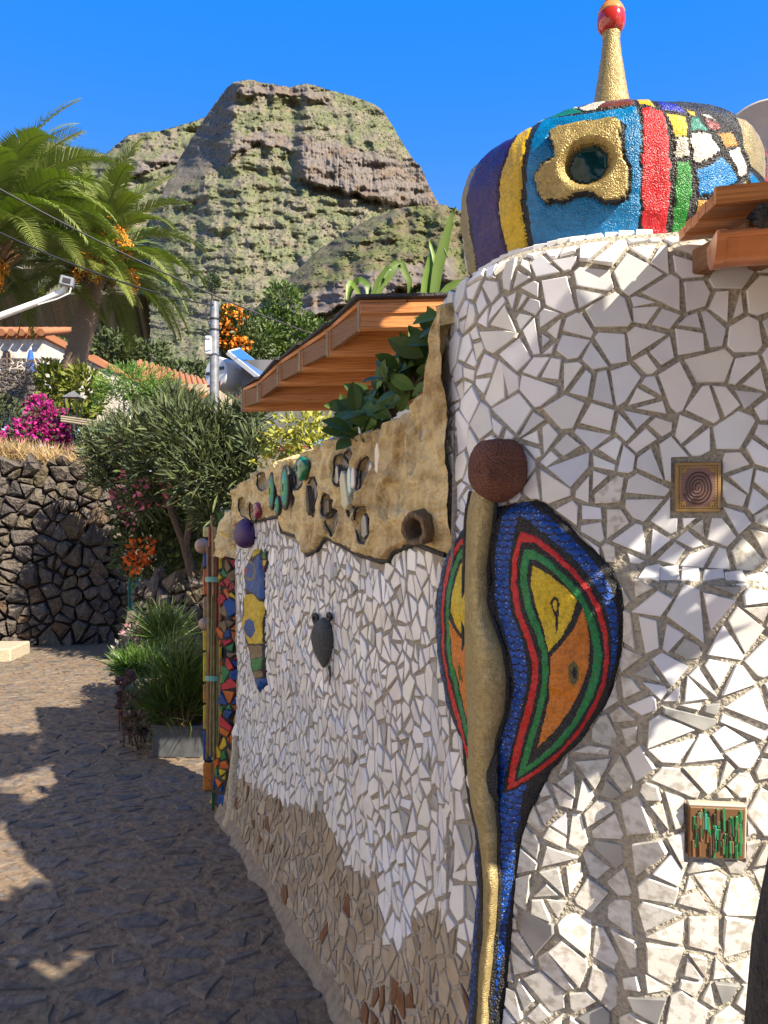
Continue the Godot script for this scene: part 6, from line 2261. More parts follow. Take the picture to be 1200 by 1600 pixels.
	for b in blades:
		var s := Soup.new()
		var f := rr(0.8, 1.25)
		s.col = Color(0.115 * f, 0.19 * f, 0.03 * f)
		var c := Curve3D.new()
		var dd := rr(-0.12, 0.12)
		for i in 5:
			var pa := P(b[maxi(i - 1, 0)][0], b[maxi(i - 1, 0)][1], 3.5 + dd * maxi(i - 1, 0) / 4.0); var pb := P(b[mini(i + 1, 4)][0], b[mini(i + 1, 4)][1], 3.5 + dd * mini(i + 1, 4) / 4.0)
			c.add_point(P(b[i][0], b[i][1], 3.5 + dd * i / 4.0), (pa - pb) / 6.0, (pb - pa) / 6.0)
		var rows := []
		var n := 20
		for i in n + 1:
			var t2 := i / float(n)
			var p := c.sample_baked(c.get_baked_length() * t2)
			var p2 := c.sample_baked(minf(c.get_baked_length() * t2 + 0.01, c.get_baked_length()))
			var p0 := c.sample_baked(maxf(c.get_baked_length() * t2 - 0.01, 0))
			var tg := (p2 - p0).normalized()
			var sv := tg.cross(Vector3(0.25, 0.1, 1)).normalized()
			var w: float = b[5] * 3.5 / F * 0.5 * (0.75 + 0.25 * sin(PI * t2)) * (1.0 - pow(t2, 4.0) * 0.95)
			var fold := Vector3(0, 0, 1) * w * 0.35
			rows.append(PackedVector3Array([p - sv * w + fold, p, p + sv * w + fold]))
		s.grid(rows, Vector3(-0.2, 2.6, -2.0), false)
		obj("leaf", s, M.leaf, t)
	# cypress-like tuft behind the cane bundle
	t = thing("small_palm_seedling", "small bright green seedling behind the top of the cane bundle", "plant", P(350, 830, 4.6))
	grass_tuft(t, P(352, 822, 4.6), 60, 0.11, 0.02, Color(0.10, 0.2, 0.05), "blades", 0.10)

var tint_cache := {}
func tinted(m: ArrayMesh, c: Color) -> ArrayMesh:     # a few tone variants of one leaf
	var q := int(clampf(c.g * 200.0, 0, 60))
	var key := str(m.get_instance_id()) + "/" + str(q / 2)
	if tint_cache.has(key): return tint_cache[key]
	var a := m.surface_get_arrays(0)
	var cols := PackedColorArray()
	cols.resize(a[Mesh.ARRAY_VERTEX].size())
	cols.fill(c)
	a[Mesh.ARRAY_COLOR] = cols
	var am := ArrayMesh.new()
	am.add_surface_from_arrays(Mesh.PRIMITIVE_TRIANGLES, a)
	tint_cache[key] = am
	return am

func build_potted() -> void:
	var lm := leaf_mesh(1.0, 0.42, 0.25, 0.3)
	# grey trough with a fountain of fine green blades
	var t := thing("grey_trough", "long grey planting trough at the foot of the mosaic post", "planter", P(287, 1157, 5.0))
	var s := Soup.new()
	var c := P(287, 1135, 5.0)
	var b := Basis.from_euler(Vector3(0, -0.06, 0))
	for k in 4:
		var dirs := [[Vector3(0, 0, 0.14), Vector3(0.30, 0.20, 0.018)], [Vector3(0, 0, -0.14), Vector3(0.30, 0.20, 0.018)], [Vector3(-0.150, 0, 0), Vector3(0.018, 0.20, 0.298)], [Vector3(0.150, 0, 0), Vector3(0.018, 0.20, 0.298)]]
		s.box(Vector3(c.x, 0.10, c.z) + b * (dirs[k][0] as Vector3), dirs[k][1], b, 0.004)
	obj("sides", s, M.trough, t)
	s = Soup.new()
	for k in 4:
		var dirs := [[Vector3(0, 0, 0.146), Vector3(0.336, 0.018, 0.034)], [Vector3(0, 0, -0.146), Vector3(0.336, 0.018, 0.034)], [Vector3(-0.156, 0, 0), Vector3(0.034, 0.018, 0.258)], [Vector3(0.156, 0, 0), Vector3(0.034, 0.018, 0.258)]]
		s.box(Vector3(c.x, 0.204, c.z) + b * (dirs[k][0] as Vector3), dirs[k][1], b, 0.004)
	obj("rim", s, M.trough, t)
	s = Soup.new()
	s.box(Vector3(c.x, 0.17, c.z), Vector3(0.28, 0.02, 0.26), b)
	obj("soil", s, M.soil, t)
	t = thing("sedge_plant", "dense green sedge with fine arching blades growing in the grey trough", "plant", Vector3(c.x, 0.18, c.z))
	for k in 9: grass_tuft(t, Vector3(c.x + rr(-0.11, 0.11), 0.18, c.z + rr(-0.09, 0.09)), 210, 0.42, 0.04, Color(0.085, 0.125, 0.018), "blades", 0.022)
	for k in 3: grass_tuft(t, Vector3(c.x + rr(-0.08, 0.08), 0.45, c.z + rr(-0.08, 0.08)), 150, 0.40, 0.05, Color(0.10, 0.14, 0.02), "blades", 0.022)
	grass_tuft(t, Vector3(c.x, 0.2, c.z + 0.12), 120, 0.22, 0.08, Color(0.16, 0.09, 0.04), "dry_blades", 0.025)
	t = thing("fern_clump", "soft bright green fern clump left of the sedge, in a clay pot", "plant", P(215, 1060, 5.9))
	for k in 8: grass_tuft(t, P(222 + rr(-22, 30), 1060, 5.9 + rr(-0.12, 0.12)), 170, 0.26, 0.04, Color(0.085, 0.16, 0.022), "blades", 0.05)
	for k in 5: grass_tuft(t, P(265 + rr(-25, 25), 1010, 6.1 + rr(-0.12, 0.12)), 170, 0.36, 0.05, Color(0.075, 0.125, 0.02), "blades", 0.03)
	for pt in [[205, 1062, 5.75, 0.085, 0.19], [196, 1090, 5.7, 0.06, 0.12]]:
		var pot := thing("clay_pot", "terracotta pot under the fern clump" if pt[3] > 0.07 else "small terracotta pot beside the silvery succulents", "flower pot", Vector3(P(pt[0], pt[1], pt[2]).x, 0, -pt[2]))
		s = Soup.new()
		var r: float = pt[3]; var h: float = pt[4]
		s.lathe([Vector2(0.0, 0.0), Vector2(r * 0.7, 0.0), Vector2(r * 0.95, h * 0.8), Vector2(r * 1.1, h * 0.8), Vector2(r * 1.12, h), Vector2(r * 0.98, h), Vector2(r * 0.9, h * 0.85), Vector2(0.0, h * 0.85)], pot.position, 20)
		obj("pot", s, M.pot_clay, pot)
	# rosettes spilling on to the lane
	var pet := leaf_mesh(1.0, 0.45, 0.35, -0.35, 3, 0.6)
	for k in 3:
		var lab: String = ["brown red succulent rosettes spilling over the lane before the trough", "silver grey succulent rosettes beside the sedge trough", "dark purple succulent clump near the clay pots"][k]
		t = thing("succulent_clump", lab, "succulent", [P(228, 1160, 5.05), P(232, 1120, 5.2), P(198, 1105, 5.4)][k])
		var xf := []; var cs := []
		var base: Color = [Color(0.21, 0.135, 0.11), Color(0.19, 0.22, 0.17), Color(0.14, 0.055, 0.075)][k]
		for i in [120, 70, 60][k]:
			var cx: float = [rr(196, 268), rr(205, 262), rr(184, 215)][k]; var cy: float = [rr(1085, 1152), rr(1068, 1110), rr(1055, 1120)][k]
			var d: float = [rr(4.9, 5.2), rr(5.1, 5.35), rr(5.3, 5.6)][k]
			var o := P(cx, cy, d)
			o.y = maxf(o.y, 0.02)
			var ax := Vector3(rr(-0.5, 0.5), 1.0, rr(0.0, 0.9)).normalized()
			var fb := frame_from(ax, 0)
			var f := rr(0.6, 1.5)
			for j in 13:
				var a := j * 2.4
				var tl := 0.35 + 0.9 * j / 13.0
				var dir := fb * Vector3(cos(a) * sin(tl), cos(tl), sin(a) * sin(tl))
				var inn := (ax - dir * ax.dot(dir)).normalized()
				var bb := Basis(dir.cross(inn), dir, inn)
				xf.append(Transform3D(bb.scaled(Vector3.ONE * rr(0.030, 0.05)), o))
				cs.append(Color(base.r * f, base.g * f, base.b * f))
		scatter("rosettes", t, pet, M.leaf_dull, xf, cs).set_meta("kind", "stuff")
		s = Soup.new()
		for i in 14:
			var o2: Vector3 = (xf[rng.randi_range(0, xf.size() - 1)] as Transform3D).origin
			s.tube([Vector3(o2.x + rr(-0.04, 0.04), 0.0, o2.z - 0.05), o2], [0.006, 0.004], 5)
		obj("stems", s, M.bark, t)
	t = thing("grey_blossom_plant", "pale grey leaved plant with small pink flowers at the left end of the pots", "plant", P(190, 1045, 6.3))
	var q := clumps([[P(188, 1035, 6.3), Vector3(0.07, 0.16, 0.1)], [P(212, 1000, 6.4), Vector3(0.12, 0.10, 0.1)]], 260, 0.04, 0.07, Color(0.22, 0.23, 0.2), 0.3)
	scatter("foliage", t, lm, M.leaf_dull, q[0], q[1]).set_meta("kind", "stuff")
	q = clumps([[P(208, 985, 6.35), Vector3(0.10, 0.05, 0.06)]], 50, 0.03, 0.05, Color(0.55, 0.3, 0.38), 0.2)
	scatter("pink_flowers", t, lm, M.petal, q[0], q[1]).set_meta("kind", "stuff")
# ------------------------------------------------------------------ painted reliefs
# layers: list of [polygon in the surface's own coordinates, class]; the last that contains the point wins
func relief(t: Node3D, at: Callable, lo: Vector2, hi: Vector2, step: float, outline: PackedVector2Array, layers: Array, extra: Callable, look: Dictionary, height: float, round_: float, mirror := false) -> void:
	var nu := int((hi.x - lo.x) / step) + 1; var nv := int((hi.y - lo.y) / step) + 1
	var V := PackedVector3Array(); V.resize(nu * nv)
	var cls := PackedInt32Array(); cls.resize(nu * nv)
	var bounds := []
	for l in layers:
		var b := Rect2(l[0][0], Vector2.ZERO)
		for q in l[0]: b = b.expand(q)
		bounds.append(b.grow(0.006))
	for r in nv:
		for k in nu:
			var p := lo + Vector2(k, r) * step
			var pw := p + Vector2(nz.get_noise_2d(p.x * 60.0, p.y * 60.0), nz.get_noise_2d(p.x * 60.0 + 30.0, p.y * 60.0)) * 0.0016
			var c := -1
			var o := 0.0
			if inside(pw, outline):
				c = 0
				for i in range(layers.size() - 1, -1, -1):
					if bounds[i].has_point(pw) and inside(pw, layers[i][0]):
						c = layers[i][1]
						break
				var e := 1e9
				for i in outline.size():
					e = minf(e, Geometry2D.get_closest_point_to_segment(p, outline[i], outline[(i + 1) % outline.size()]).distance_squared_to(p))
				o = -0.004 + height * sin(minf(sqrt(e) / round_, 1.0) * PI * 0.5)
				c = extra.call(c, p, sqrt(e))
				if look.has(c) and look[c].size() > 4: o += look[c][4]
				o += 0.0016 * nz.get_noise_2d(p.x * 50.0, p.y * 50.0) + 0.005 * nz.get_noise_2d(p.x * 9.0, p.y * 9.0)
			V[r * nu + k] = at.call(p.x, p.y, o)
			cls[r * nu + k] = c
	var N := grid_normals(V, nu, nv)
	if mirror:
		for i in N.size(): N[i] = -N[i]
	class_parts(V, N, nu, nv, cls, look, t)

func build_figure() -> void:
	var t := thing("winged_figure", "life-size mosaic corner figure with terracotta head, gold body and blue, red and green wings", "sculpture", Vector3(0.24, 0, -1.74))
	var cr := func(a: Array) -> PackedVector2Array: return dense(crop(a, 660, 660, 0.3749), 12.0)
	# right wing, on the turret
	var layers := []
	var blue := [382, 342, 445, 335, 520, 382, 600, 458, 680, 540, 745, 620, 788, 700, 810, 800, 812, 900, 800, 1000, 775, 1080, 735, 1165, 680, 1245, 610, 1325, 545, 1385, 495, 1430, 462, 1480, 440, 1540, 425, 1600, 415, 1660, 395, 1730, 385, 1850, 372, 2000, 350, 2200, 322, 2420, 312, 2520, 238, 2520, 256, 2300, 280, 2100, 292, 1950, 297, 1800, 298, 1650, 298, 1550, 300, 1450, 318, 1380, 360, 1300, 397, 1200, 407, 1100, 402, 1000, 377, 900, 347, 800, 332, 700, 337, 560, 355, 420]
	var k1 := [425, 385, 405, 480, 387, 600, 385, 700, 400, 800, 440, 900, 455, 1000, 455, 1100, 435, 1200, 400, 1330, 372, 1450, 362, 1535, 400, 1525, 480, 1478, 560, 1415, 645, 1325, 722, 1225, 770, 1110, 785, 1000, 786, 880, 767, 780, 737, 700, 692, 630, 622, 550, 540, 478, 470, 418]
	var red := [432, 455, 405, 560, 395, 680, 415, 790, 455, 900, 478, 1000, 475, 1080, 455, 1180, 420, 1300, 390, 1430, 383, 1522, 480, 1465, 560, 1400, 650, 1300, 720, 1190, 765, 1080, 778, 980, 772, 880, 745, 770, 700, 690, 640, 610, 560, 530, 490, 475]
	var k2 := [437, 498, 420, 580, 415, 670, 435, 780, 472, 880, 500, 980, 500, 1080, 480, 1190, 445, 1310, 412, 1440, 408, 1490, 500, 1430, 580, 1360, 660, 1260, 715, 1160, 750, 1060, 760, 970, 752, 880, 725, 780, 685, 700, 620, 620, 550, 550, 485, 500]
	var grn := [447, 530, 435, 600, 432, 670, 452, 770, 490, 870, 515, 960, 520, 1060, 500, 1180, 465, 1300, 430, 1420, 422, 1472, 510, 1405, 590, 1330, 660, 1230, 710, 1140, 740, 1050, 750, 960, 735, 870, 705, 780, 660, 700, 600, 630, 540, 570, 480, 530]
	var k3 := [467, 570, 460, 650, 475, 750, 510, 850, 535, 950, 542, 1030, 530, 1150, 500, 1270, 462, 1395, 452, 1425, 500, 1390, 560, 1330, 630, 1240, 680, 1130, 710, 1030, 716, 940, 700, 860, 670, 760, 620, 690, 560, 620, 500, 575]
	var yel := [482, 595, 475, 680, 490, 750, 520, 850, 540, 950, 590, 890, 630, 810, 650, 735, 600, 680, 540, 630]
	var ora := [672, 765, 640, 850, 590, 920, 550, 970, 547, 1050, 542, 1150, 522, 1250, 500, 1345, 560, 1280, 620, 1190, 665, 1100, 695, 1010, 698, 920, 690, 840]
	var e1 := [562, 722, 548, 745, 552, 775, 562, 800, 566, 845, 572, 882, 576, 840, 580, 790, 584, 755, 575, 728]
	var e1i := [563, 735, 556, 752, 558, 772, 566, 785, 574, 770, 574, 748]
	var e2 := [636, 985, 620, 1005, 616, 1040, 624, 1070, 640, 1085, 655, 1065, 658, 1030, 650, 1000]
	var e2i := [637, 1010, 628, 1035, 634, 1060, 645, 1055, 648, 1028]
	var mouth := [520, 880, 512, 884, 520, 930, 540, 990, 548, 985, 530, 930]
	var q := [[blue, 1], [k1, 0], [red, 2], [k2, 0], [grn, 3], [k3, 0], [yel, 4], [ora, 5], [e1, 0], [e1i, 4], [e2, 6], [e2i, 0]]
	for l in q: layers.append([to_tower(cr.call(l[0])), l[1]])
	var scales := func(c: int, p: Vector2, e: float) -> int:
		if c != 1: return c
		var w := 0.021; var h := 0.015
		var r := floori(p.y / h)
		for k in 2:
			var row := r + k
			var off := 0.5 * w if row % 2 != 0 else 0.0
			var x := p.x - off - w * roundf((p.x - off) / w)
			var y := p.y - row * h
			if y <= 0.0001 and absf(Vector2(x, y * 1.15).length() - w * 0.56) < 0.0017: return 7
		if nz.get_noise_2d(p.x * 160.0, p.y * 160.0 + 20.0) > 0.52: return 8
		return c
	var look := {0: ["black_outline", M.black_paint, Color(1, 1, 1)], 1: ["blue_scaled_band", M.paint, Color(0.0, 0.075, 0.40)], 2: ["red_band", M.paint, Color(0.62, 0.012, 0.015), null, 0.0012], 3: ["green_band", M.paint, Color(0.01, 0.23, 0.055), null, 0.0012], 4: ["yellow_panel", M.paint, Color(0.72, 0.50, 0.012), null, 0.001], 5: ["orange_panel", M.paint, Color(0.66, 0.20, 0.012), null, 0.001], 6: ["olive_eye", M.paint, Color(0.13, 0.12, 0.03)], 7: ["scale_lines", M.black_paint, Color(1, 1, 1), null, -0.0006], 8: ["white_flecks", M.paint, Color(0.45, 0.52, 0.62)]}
	for k in look:
		if look[k].size() > 3 and look[k][3] == null: look[k][3] = t
	var ol := to_tower(dense(out_wing, 14.0))
	var lo := ol[0]; var hi := ol[0]
	for p in ol: lo = lo.min(p); hi = hi.max(p)
	lo.y = maxf(lo.y, 0.02)
	relief(t, tower_pt, lo - Vector2(0.006, 0.0), hi + Vector2(0.006, 0.006), 0.0019, ol, layers, scales, look, 0.030, 0.035)
	# left wing, on the garden wall
	layers = []
	var lb := [238, 360, 183, 450, 128, 530, 101, 640, 89, 800, 91, 950, 108, 1100, 138, 1220, 178, 1330, 210, 1460, 222, 1620, 219, 1700, 228, 1850, 218, 1960, 205, 2100, 196, 2300, 190, 2520, 240, 2520, 252, 2300, 262, 2100, 270, 1900, 262, 1700, 262, 1400, 262, 360]
	var lk := [187, 468, 150, 540, 112, 640, 102, 800, 105, 950, 122, 1080, 155, 1220, 192, 1330, 220, 1415, 262, 1440, 262, 420, 205, 440]
	var lr := [184, 490, 142, 570, 117, 680, 108, 800, 112, 920, 130, 1060, 165, 1220, 205, 1340, 217, 1392, 262, 1400, 262, 470]
	var lk2 := [187, 512, 152, 590, 130, 690, 119, 800, 123, 920, 140, 1050, 172, 1190, 205, 1300, 219, 1345, 262, 1350, 262, 500]
	var lg := [187, 532, 153, 610, 134, 700, 128, 800, 131, 920, 149, 1040, 179, 1180, 207, 1278, 219, 1318, 262, 1320, 262, 520]
	var lk3 := [188, 570, 160, 645, 148, 720, 144, 800, 146, 910, 163, 1020, 190, 1150, 212, 1230, 219, 1262, 262, 1270, 262, 560]
	var ly := [189, 588, 167, 650, 154, 725, 152, 790, 172, 840, 203, 892, 262, 900, 262, 580]
	var lo2 := [143, 822, 147, 900, 163, 1010, 188, 1110, 219, 1235, 262, 1240, 262, 960, 197, 908, 168, 862]
	var le := [186, 1000, 181, 1030, 184, 1070, 190, 1080, 193, 1040]
	for l in [[lb, 1], [lk, 0], [lr, 2], [lk2, 0], [lg, 3], [lk3, 0], [ly, 4], [lo2, 5], [le, 6]]: layers.append([to_wall(cr.call(l[0])), l[1]])
	ol = to_wall(dense(out_left, 14.0))
	lo = ol[0]; hi = ol[0]
	for p in ol: lo = lo.min(p); hi = hi.max(p)
	lo.y = maxf(lo.y, 0.02)
	var look2 := {}
	for k in look: look2[k] = look[k]
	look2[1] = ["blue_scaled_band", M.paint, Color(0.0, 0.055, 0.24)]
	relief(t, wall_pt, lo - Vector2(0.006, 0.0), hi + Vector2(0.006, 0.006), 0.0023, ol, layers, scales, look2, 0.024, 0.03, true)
	# the gold body: a swelling ridge down the corner
	var edges := [[765, 752, 788], [783, 748, 786], [797, 745, 786], [815, 743, 784], [850, 742, 780], [885, 741, 776], [925, 740, 777], [960, 740, 781], [990, 740, 791], [1016, 740, 799], [1054, 740, 804], [1085, 741, 804], [1110, 741, 801], [1140, 741, 792], [1166, 742, 790], [1204, 744, 786], [1250, 748, 782], [1292, 757, 782], [1330, 762, 781], [1370, 765, 783], [1410, 765, 781], [1450, 763, 779], [1517, 757, 772], [1600, 754, 768], [1680, 750, 766]]
	var el := PackedVector2Array(); var er := PackedVector2Array()
	for e in edges:
		var low := sst(1180.0, 1300.0, e[0])
		el.append(Vector2(e[0], e[1] + 3.0 * low)); er.append(Vector2(e[0], e[2] + 9.0 * low))
	var s := Soup.new(); var sb := Soup.new()
	var rows := []; var rl := []; var rrr := []
	for j in 150:
		var py := lerpf(768, 1680, j / 149.0)
		var a := hit_tower(curve(el, py), py); var b := hit_tower(curve(er, py), py)
		var pa := tower_pt(a.x, a.y, 0.026); var pb := tower_pt(b.x, b.y, 0.026)
		var out := Vector3(-0.28, 0.0, 0.96)
		var w := pa.distance_to(pb)
		var row := PackedVector3Array(); var la := PackedVector3Array(); var lb2 := PackedVector3Array()
		for i in 25:
			var f := i / 24.0
			var bul := (0.020 + w * 0.34) * pow(sin(PI * f), 0.7)
			var p := pa.lerp(pb, f) + out * bul
			p += out * (0.0025 * nz.get_noise_3dv(p * 40.0) + 0.004 * nz.get_noise_3dv(p * 12.0)) * sin(PI * f)
			row.append(p)
		rows.append(row)
		rl.append(pa + out * 0.002); rrr.append(pb + out * 0.002)
	s.grid(rows, Vector3(0.5, 0.9, -2.2))
	for i in s.c.size():
		var f := 1.0 + 0.25 * nz.get_noise_3dv(s.v[i] * 9.0)
		s.c[i] = Color(f, f, f)
	obj("gold_body", s, M.gold_paint, t)
	var ra := []
	for j in 150: ra.append(0.0072 + 0.002 * nz.get_noise_1d(j * 0.3))
	sb.tube(rl, ra, 6); sb.tube(rrr, ra, 6)
	obj("body_outline", sb, M.black_paint, t)
	# terracotta head
	s = Soup.new()
	rows = []
	var hc := P(778, 738, 1.655)
	var fwd := Vector3(-0.42, -0.10, 0.90).normalized()
	var rt := Vector3.UP.cross(fwd).normalized(); var upv := fwd.cross(rt)
	for j in 49:
		var ph := -PI / 2 + PI * j / 48.0
		var row := PackedVector3Array()
		for i in 65:
			var th := TAU * (i % 64) / 64.0
			var d := Vector3(sin(th) * cos(ph), sin(ph), cos(th) * cos(ph))
			var r := 1.0
			# squarer crown, narrower chin, brow, nose, cheeks, mouth
			r *= 1.0 + 0.09 * sst(0.1, 0.8, d.y) * (1.0 - sst(0.85, 1.0, d.y))
			r *= 1.0 - 0.10 * sst(-0.2, -0.9, d.y)
			var face := sst(0.35, 0.8, d.z)
			r += face * 0.10 * exp(-pow(d.x / 0.12, 2.0)) * exp(-pow((d.y + 0.08) / 0.22, 2.0))
			r += face * 0.035 * exp(-pow((d.y - 0.22) / 0.08, 2.0)) * exp(-pow(d.x / 0.55, 2.0))
			for ex in [-0.30, 0.30]:
				r -= face * 0.07 * exp(-pow((d.x - ex) / 0.15, 2.0) - pow((d.y - 0.08) / 0.09, 2.0))
			r -= face * 0.05 * exp(-pow(d.x / 0.2, 2.0) - pow((d.y + 0.42) / 0.035, 2.0))
			r += face * 0.03 * exp(-pow(d.x / 0.18, 2.0) - pow((d.y + 0.50) / 0.05, 2.0))
			r += 0.02 * nz2.get_noise_3dv(d * 4.0) + 0.012 * nz2.get_noise_3dv(d * 14.0)
			row.append(hc + (rt * d.x * 0.066 + upv * d.y * 0.0745 + fwd * d.z * 0.066) * r)
		rows.append(row)
	s.grid(rows, hc, true, true)
	obj("head", s, M.terracotta, t)

func build_wall_figures() -> void:
	# slim striped figure with a purple head
	var t := thing("purple_headed_figure", "slim painted figure with a purple ball head on the white wall", "relief", wall_pt(hit_wall(398, 940).x, 0.9))
	var cr := func(a: Array) -> PackedVector2Array: return to_wall(dense(crop(a, 300, 760, 0.35), 8.0))
	var ol: PackedVector2Array = cr.call([284, 272, 318, 275, 330, 330, 331, 400, 332, 560, 332, 700, 335, 800, 341, 885, 310, 932, 294, 885, 279, 800, 256, 705, 238, 640, 234, 560, 240, 500, 252, 470, 244, 400, 244, 355, 270, 305])
	var layers := []
	for l in [[[288, 280, 314, 282, 316, 300, 290, 318], 1], [[316, 305, 326, 335, 328, 400, 329, 505, 292, 476, 258, 455, 257, 420, 300, 330], 2], [[275, 330, 255, 350, 250, 385, 262, 415, 285, 425, 300, 410, 308, 380, 300, 345], 4], [[275, 342, 262, 358, 258, 385, 266, 405, 284, 412, 293, 400, 299, 378, 292, 350], 2], [[262, 362, 254, 375, 258, 390, 268, 388, 270, 370], 5], [[258, 485, 290, 480, 330, 520, 328, 702, 272, 702, 250, 645, 246, 600, 250, 540], 1], [[280, 590, 258, 600, 252, 635, 262, 665, 282, 678, 298, 665, 304, 640, 298, 605], 2], [[244, 520, 240, 560, 248, 585, 254, 555, 252, 525], 2], [[264, 712, 326, 710, 327, 762, 284, 770], 4], [[287, 772, 328, 766, 329, 815, 292, 822], 3], [[291, 828, 330, 822, 333, 850, 296, 856], 4], [[297, 862, 338, 856, 338, 884, 308, 922], 2]]:
		layers.append([cr.call(l[0]), l[1]])
	var look := {0: ["black_outline", M.black_paint, Color(1, 1, 1)], 1: ["yellow_patch", M.paint_flat, Color(0.60, 0.42, 0.015)], 2: ["blue_patch", M.paint_flat, Color(0.0, 0.065, 0.27)], 3: ["green_patch", M.paint_flat, Color(0.01, 0.20, 0.04)], 4: ["brown_patch", M.paint_flat, Color(0.19, 0.135, 0.07)], 5: ["red_patch", M.paint_flat, Color(0.4, 0.012, 0.03)]}
	var lo := ol[0]; var hi := ol[0]
	for p in ol: lo = lo.min(p); hi = hi.max(p)
	var same := func(c: int, _p: Vector2, _e: float) -> int: return c
	relief(t, wall_pt, lo, hi, 0.003, ol, layers, same, look, 0.028, 0.04, true)
	var s := Soup.new()
	var h := hit_wall(393, 833)
	var o := wall_pt(h.x, h.y, 0.03)
	var d := -o.z
	var rows := []
	for j in 17:
		var ph := -PI / 2 + PI * j / 16.0
		var row := PackedVector3Array()
		for i in 25:
			var th := TAU * (i % 24) / 24.0
			var egg := 1.0 - 0.15 * sin(ph)
			row.append(o + (-WDIR) * cos(th) * cos(ph) * 0.088 * egg + WN * sin(th) * cos(ph) * 0.055 * egg + Vector3.UP * sin(ph) * 23.5 * d / F)
		rows.append(row)
	s.col = Color(0.06, 0.02, 0.12)
	s.grid(rows, o, true, true)
	obj("purple_head", s, M.paint_flat, t)
	# small bright leaf of tiles beside it
	t = thing("small_leaf_relief", "small red, yellow and green leaf relief beside the purple-headed figure", "relief", wall_pt(hit_wall(417, 870).x, 1.3))
	ol = cr.call([330, 272, 340, 285, 348, 330, 343, 370, 332, 392, 326, 350, 324, 300])
	layers = [[cr.call([330, 282, 338, 290, 343, 325, 330, 322]), 3], [cr.call([329, 330, 344, 332, 340, 355, 330, 352]), 1], [cr.call([330, 358, 339, 358, 334, 382]), 5]]
	lo = ol[0]; hi = ol[0]
	for p in ol: lo = lo.min(p); hi = hi.max(p)
	relief(t, wall_pt, lo, hi, 0.003, ol, layers, same, look, 0.02, 0.02, true)
	# patchwork end post of the wall
	var pc := WA + WDIR * 2.46 - WN * 0.06
	t = thing("patchwork_post", "end post of the garden wall covered in red, yellow, blue and green painted patches", "pillar", pc)
	var R := 0.113
	s = Soup.new()
	var post_pt := func(u: float, y: float, off: float) -> Vector3:
		var a := u / R
		var r := R + off + 0.02 * nz.get_noise_2d(a * 0.9 + 3.0, y * 2.5) + 0.05 * pow(clampf(1.0 - y / 0.5, 0, 1), 1.5)
		return pc + (WN * cos(a) + WDIR * sin(a)) * r + Vector3(0, y, 0)
	rows = []
	for j in 60:
		var row := PackedVector3Array()
		for i in 37:
			row.append(post_pt.call(-PI * R + TAU * R * (i % 36) / 36.0, -0.05 + 1.47 * j / 59.0, 0.0))
		rows.append(row)
	s.grid(rows, pc + Vector3(0, 0.7, 0), true, true)
	obj("black_core", s, M.black_paint, t)
	var cols := [Color(0.0, 0.065, 0.27), Color(0.62, 0.42, 0.015), Color(0.42, 0.012, 0.03), Color(0.01, 0.20, 0.06), Color(0.19, 0.135, 0.07), Color(0.0, 0.065, 0.27), Color(0.55, 0.12, 0.01), Color(0.19, 0.135, 0.07), Color(0.62, 0.42, 0.015)]
	var st := sites(Vector2(-0.26, 0.03), Vector2(0.26, 1.30), func(_p): return 0.085, 4000)
	var n := 0
	for q in shards(st, 0.2, 0.010, 0.0045, 0.2):
		var poly: PackedVector2Array = q
		var c := centre(poly)
		var w: Vector3 = post_pt.call(c.x, c.y, 0.0)
		var nn := ((post_pt.call(c.x, c.y, 0.01) as Vector3) - w).normalized()
		var tu := ((post_pt.call(c.x + 0.01, c.y, 0.0) as Vector3) - (post_pt.call(c.x - 0.01, c.y, 0.0) as Vector3)).normalized()
		var tv := nn.cross(tu).normalized()
		if tv.y < 0: tv = -tv
		var so := Soup.new()
		so.col = cols[rng.randi_range(0, cols.size() - 1)] * rr(0.75, 1.15)
		tile_into(so, dense(poly, 0.03), c, w, tu, tv, nn, 0.006, 0.02, 0.003)
		obj("painted_patch", so, M.paint_flat, t)
		n += 1
	# rough clay cap
	s = Soup.new()
	rows = []
	for j in 20:
		var row := PackedVector3Array()
		var f := j / 19.0
		for i in 29:
			var a := TAU * (i % 28) / 28.0
			var r := R * (1.15 - 0.55 * f * f) * (1 + 0.25 * nz2.get_noise_2d(a * 2.0, f * 3.0)) + 0.02
			if j == 19: r = 0.0
			row.append(pc + (WN * cos(a) + WDIR * sin(a)) * r + Vector3(0, 1.36 + 0.26 * f + 0.03 * nz.get_noise_2d(a, 2.0), 0))
		rows.append(row)
	s.grid(rows, pc + Vector3(0, 1.4, 0), true, true)
	obj("clay_cap", s, M.ochre, t)
	# pale plaster drip at its foot
	s = Soup.new()
	var dp := []; var dr := []
	for e in [[369, 1150, 3.80, 4], [370, 1180, 3.80, 9], [368, 1215, 3.80, 11], [368, 1250, 3.80, 12], [367, 1275, 3.80, 15], [366, 1287, 3.80, 20]]:
		dp.append(P(e[0], e[1], e[2])); dr.append(e[3] * 3.8 / F)
	s.tube(dp, dr, 10)
	obj("plaster_drip", s, M.pale_plaster, t)
	# bundle of canes tied with teal straps
	t = thing("cane_bundle", "upright brown and green canes tied with teal straps", "cane bundle", P(335, 1190, 4.05))
	for i in 19:
		s = Soup.new()
		var px := 325.0 + (i % 10) * 2.35 + rr(-0.8, 0.8)
		var dd := 4.03 + 0.05 * (i / 10) + rr(-0.015, 0.015)
		var yb := rr(1165, 1192); var yt := rr(800, 870)
		if i % 4 == 1: yb = rr(980, 1040)
		if i % 4 == 2: yt = rr(930, 1020)
		s.col = Color(1, 1, 1) * rr(0.6, 1.3)
		if yt > 900: s.col = Color(0.45, 0.75, 0.35) * rr(0.7, 1.2)
		elif i % 5 == 0: s.col = Color(0.75, 0.35, 0.3)
		var pts := []; var rad := []
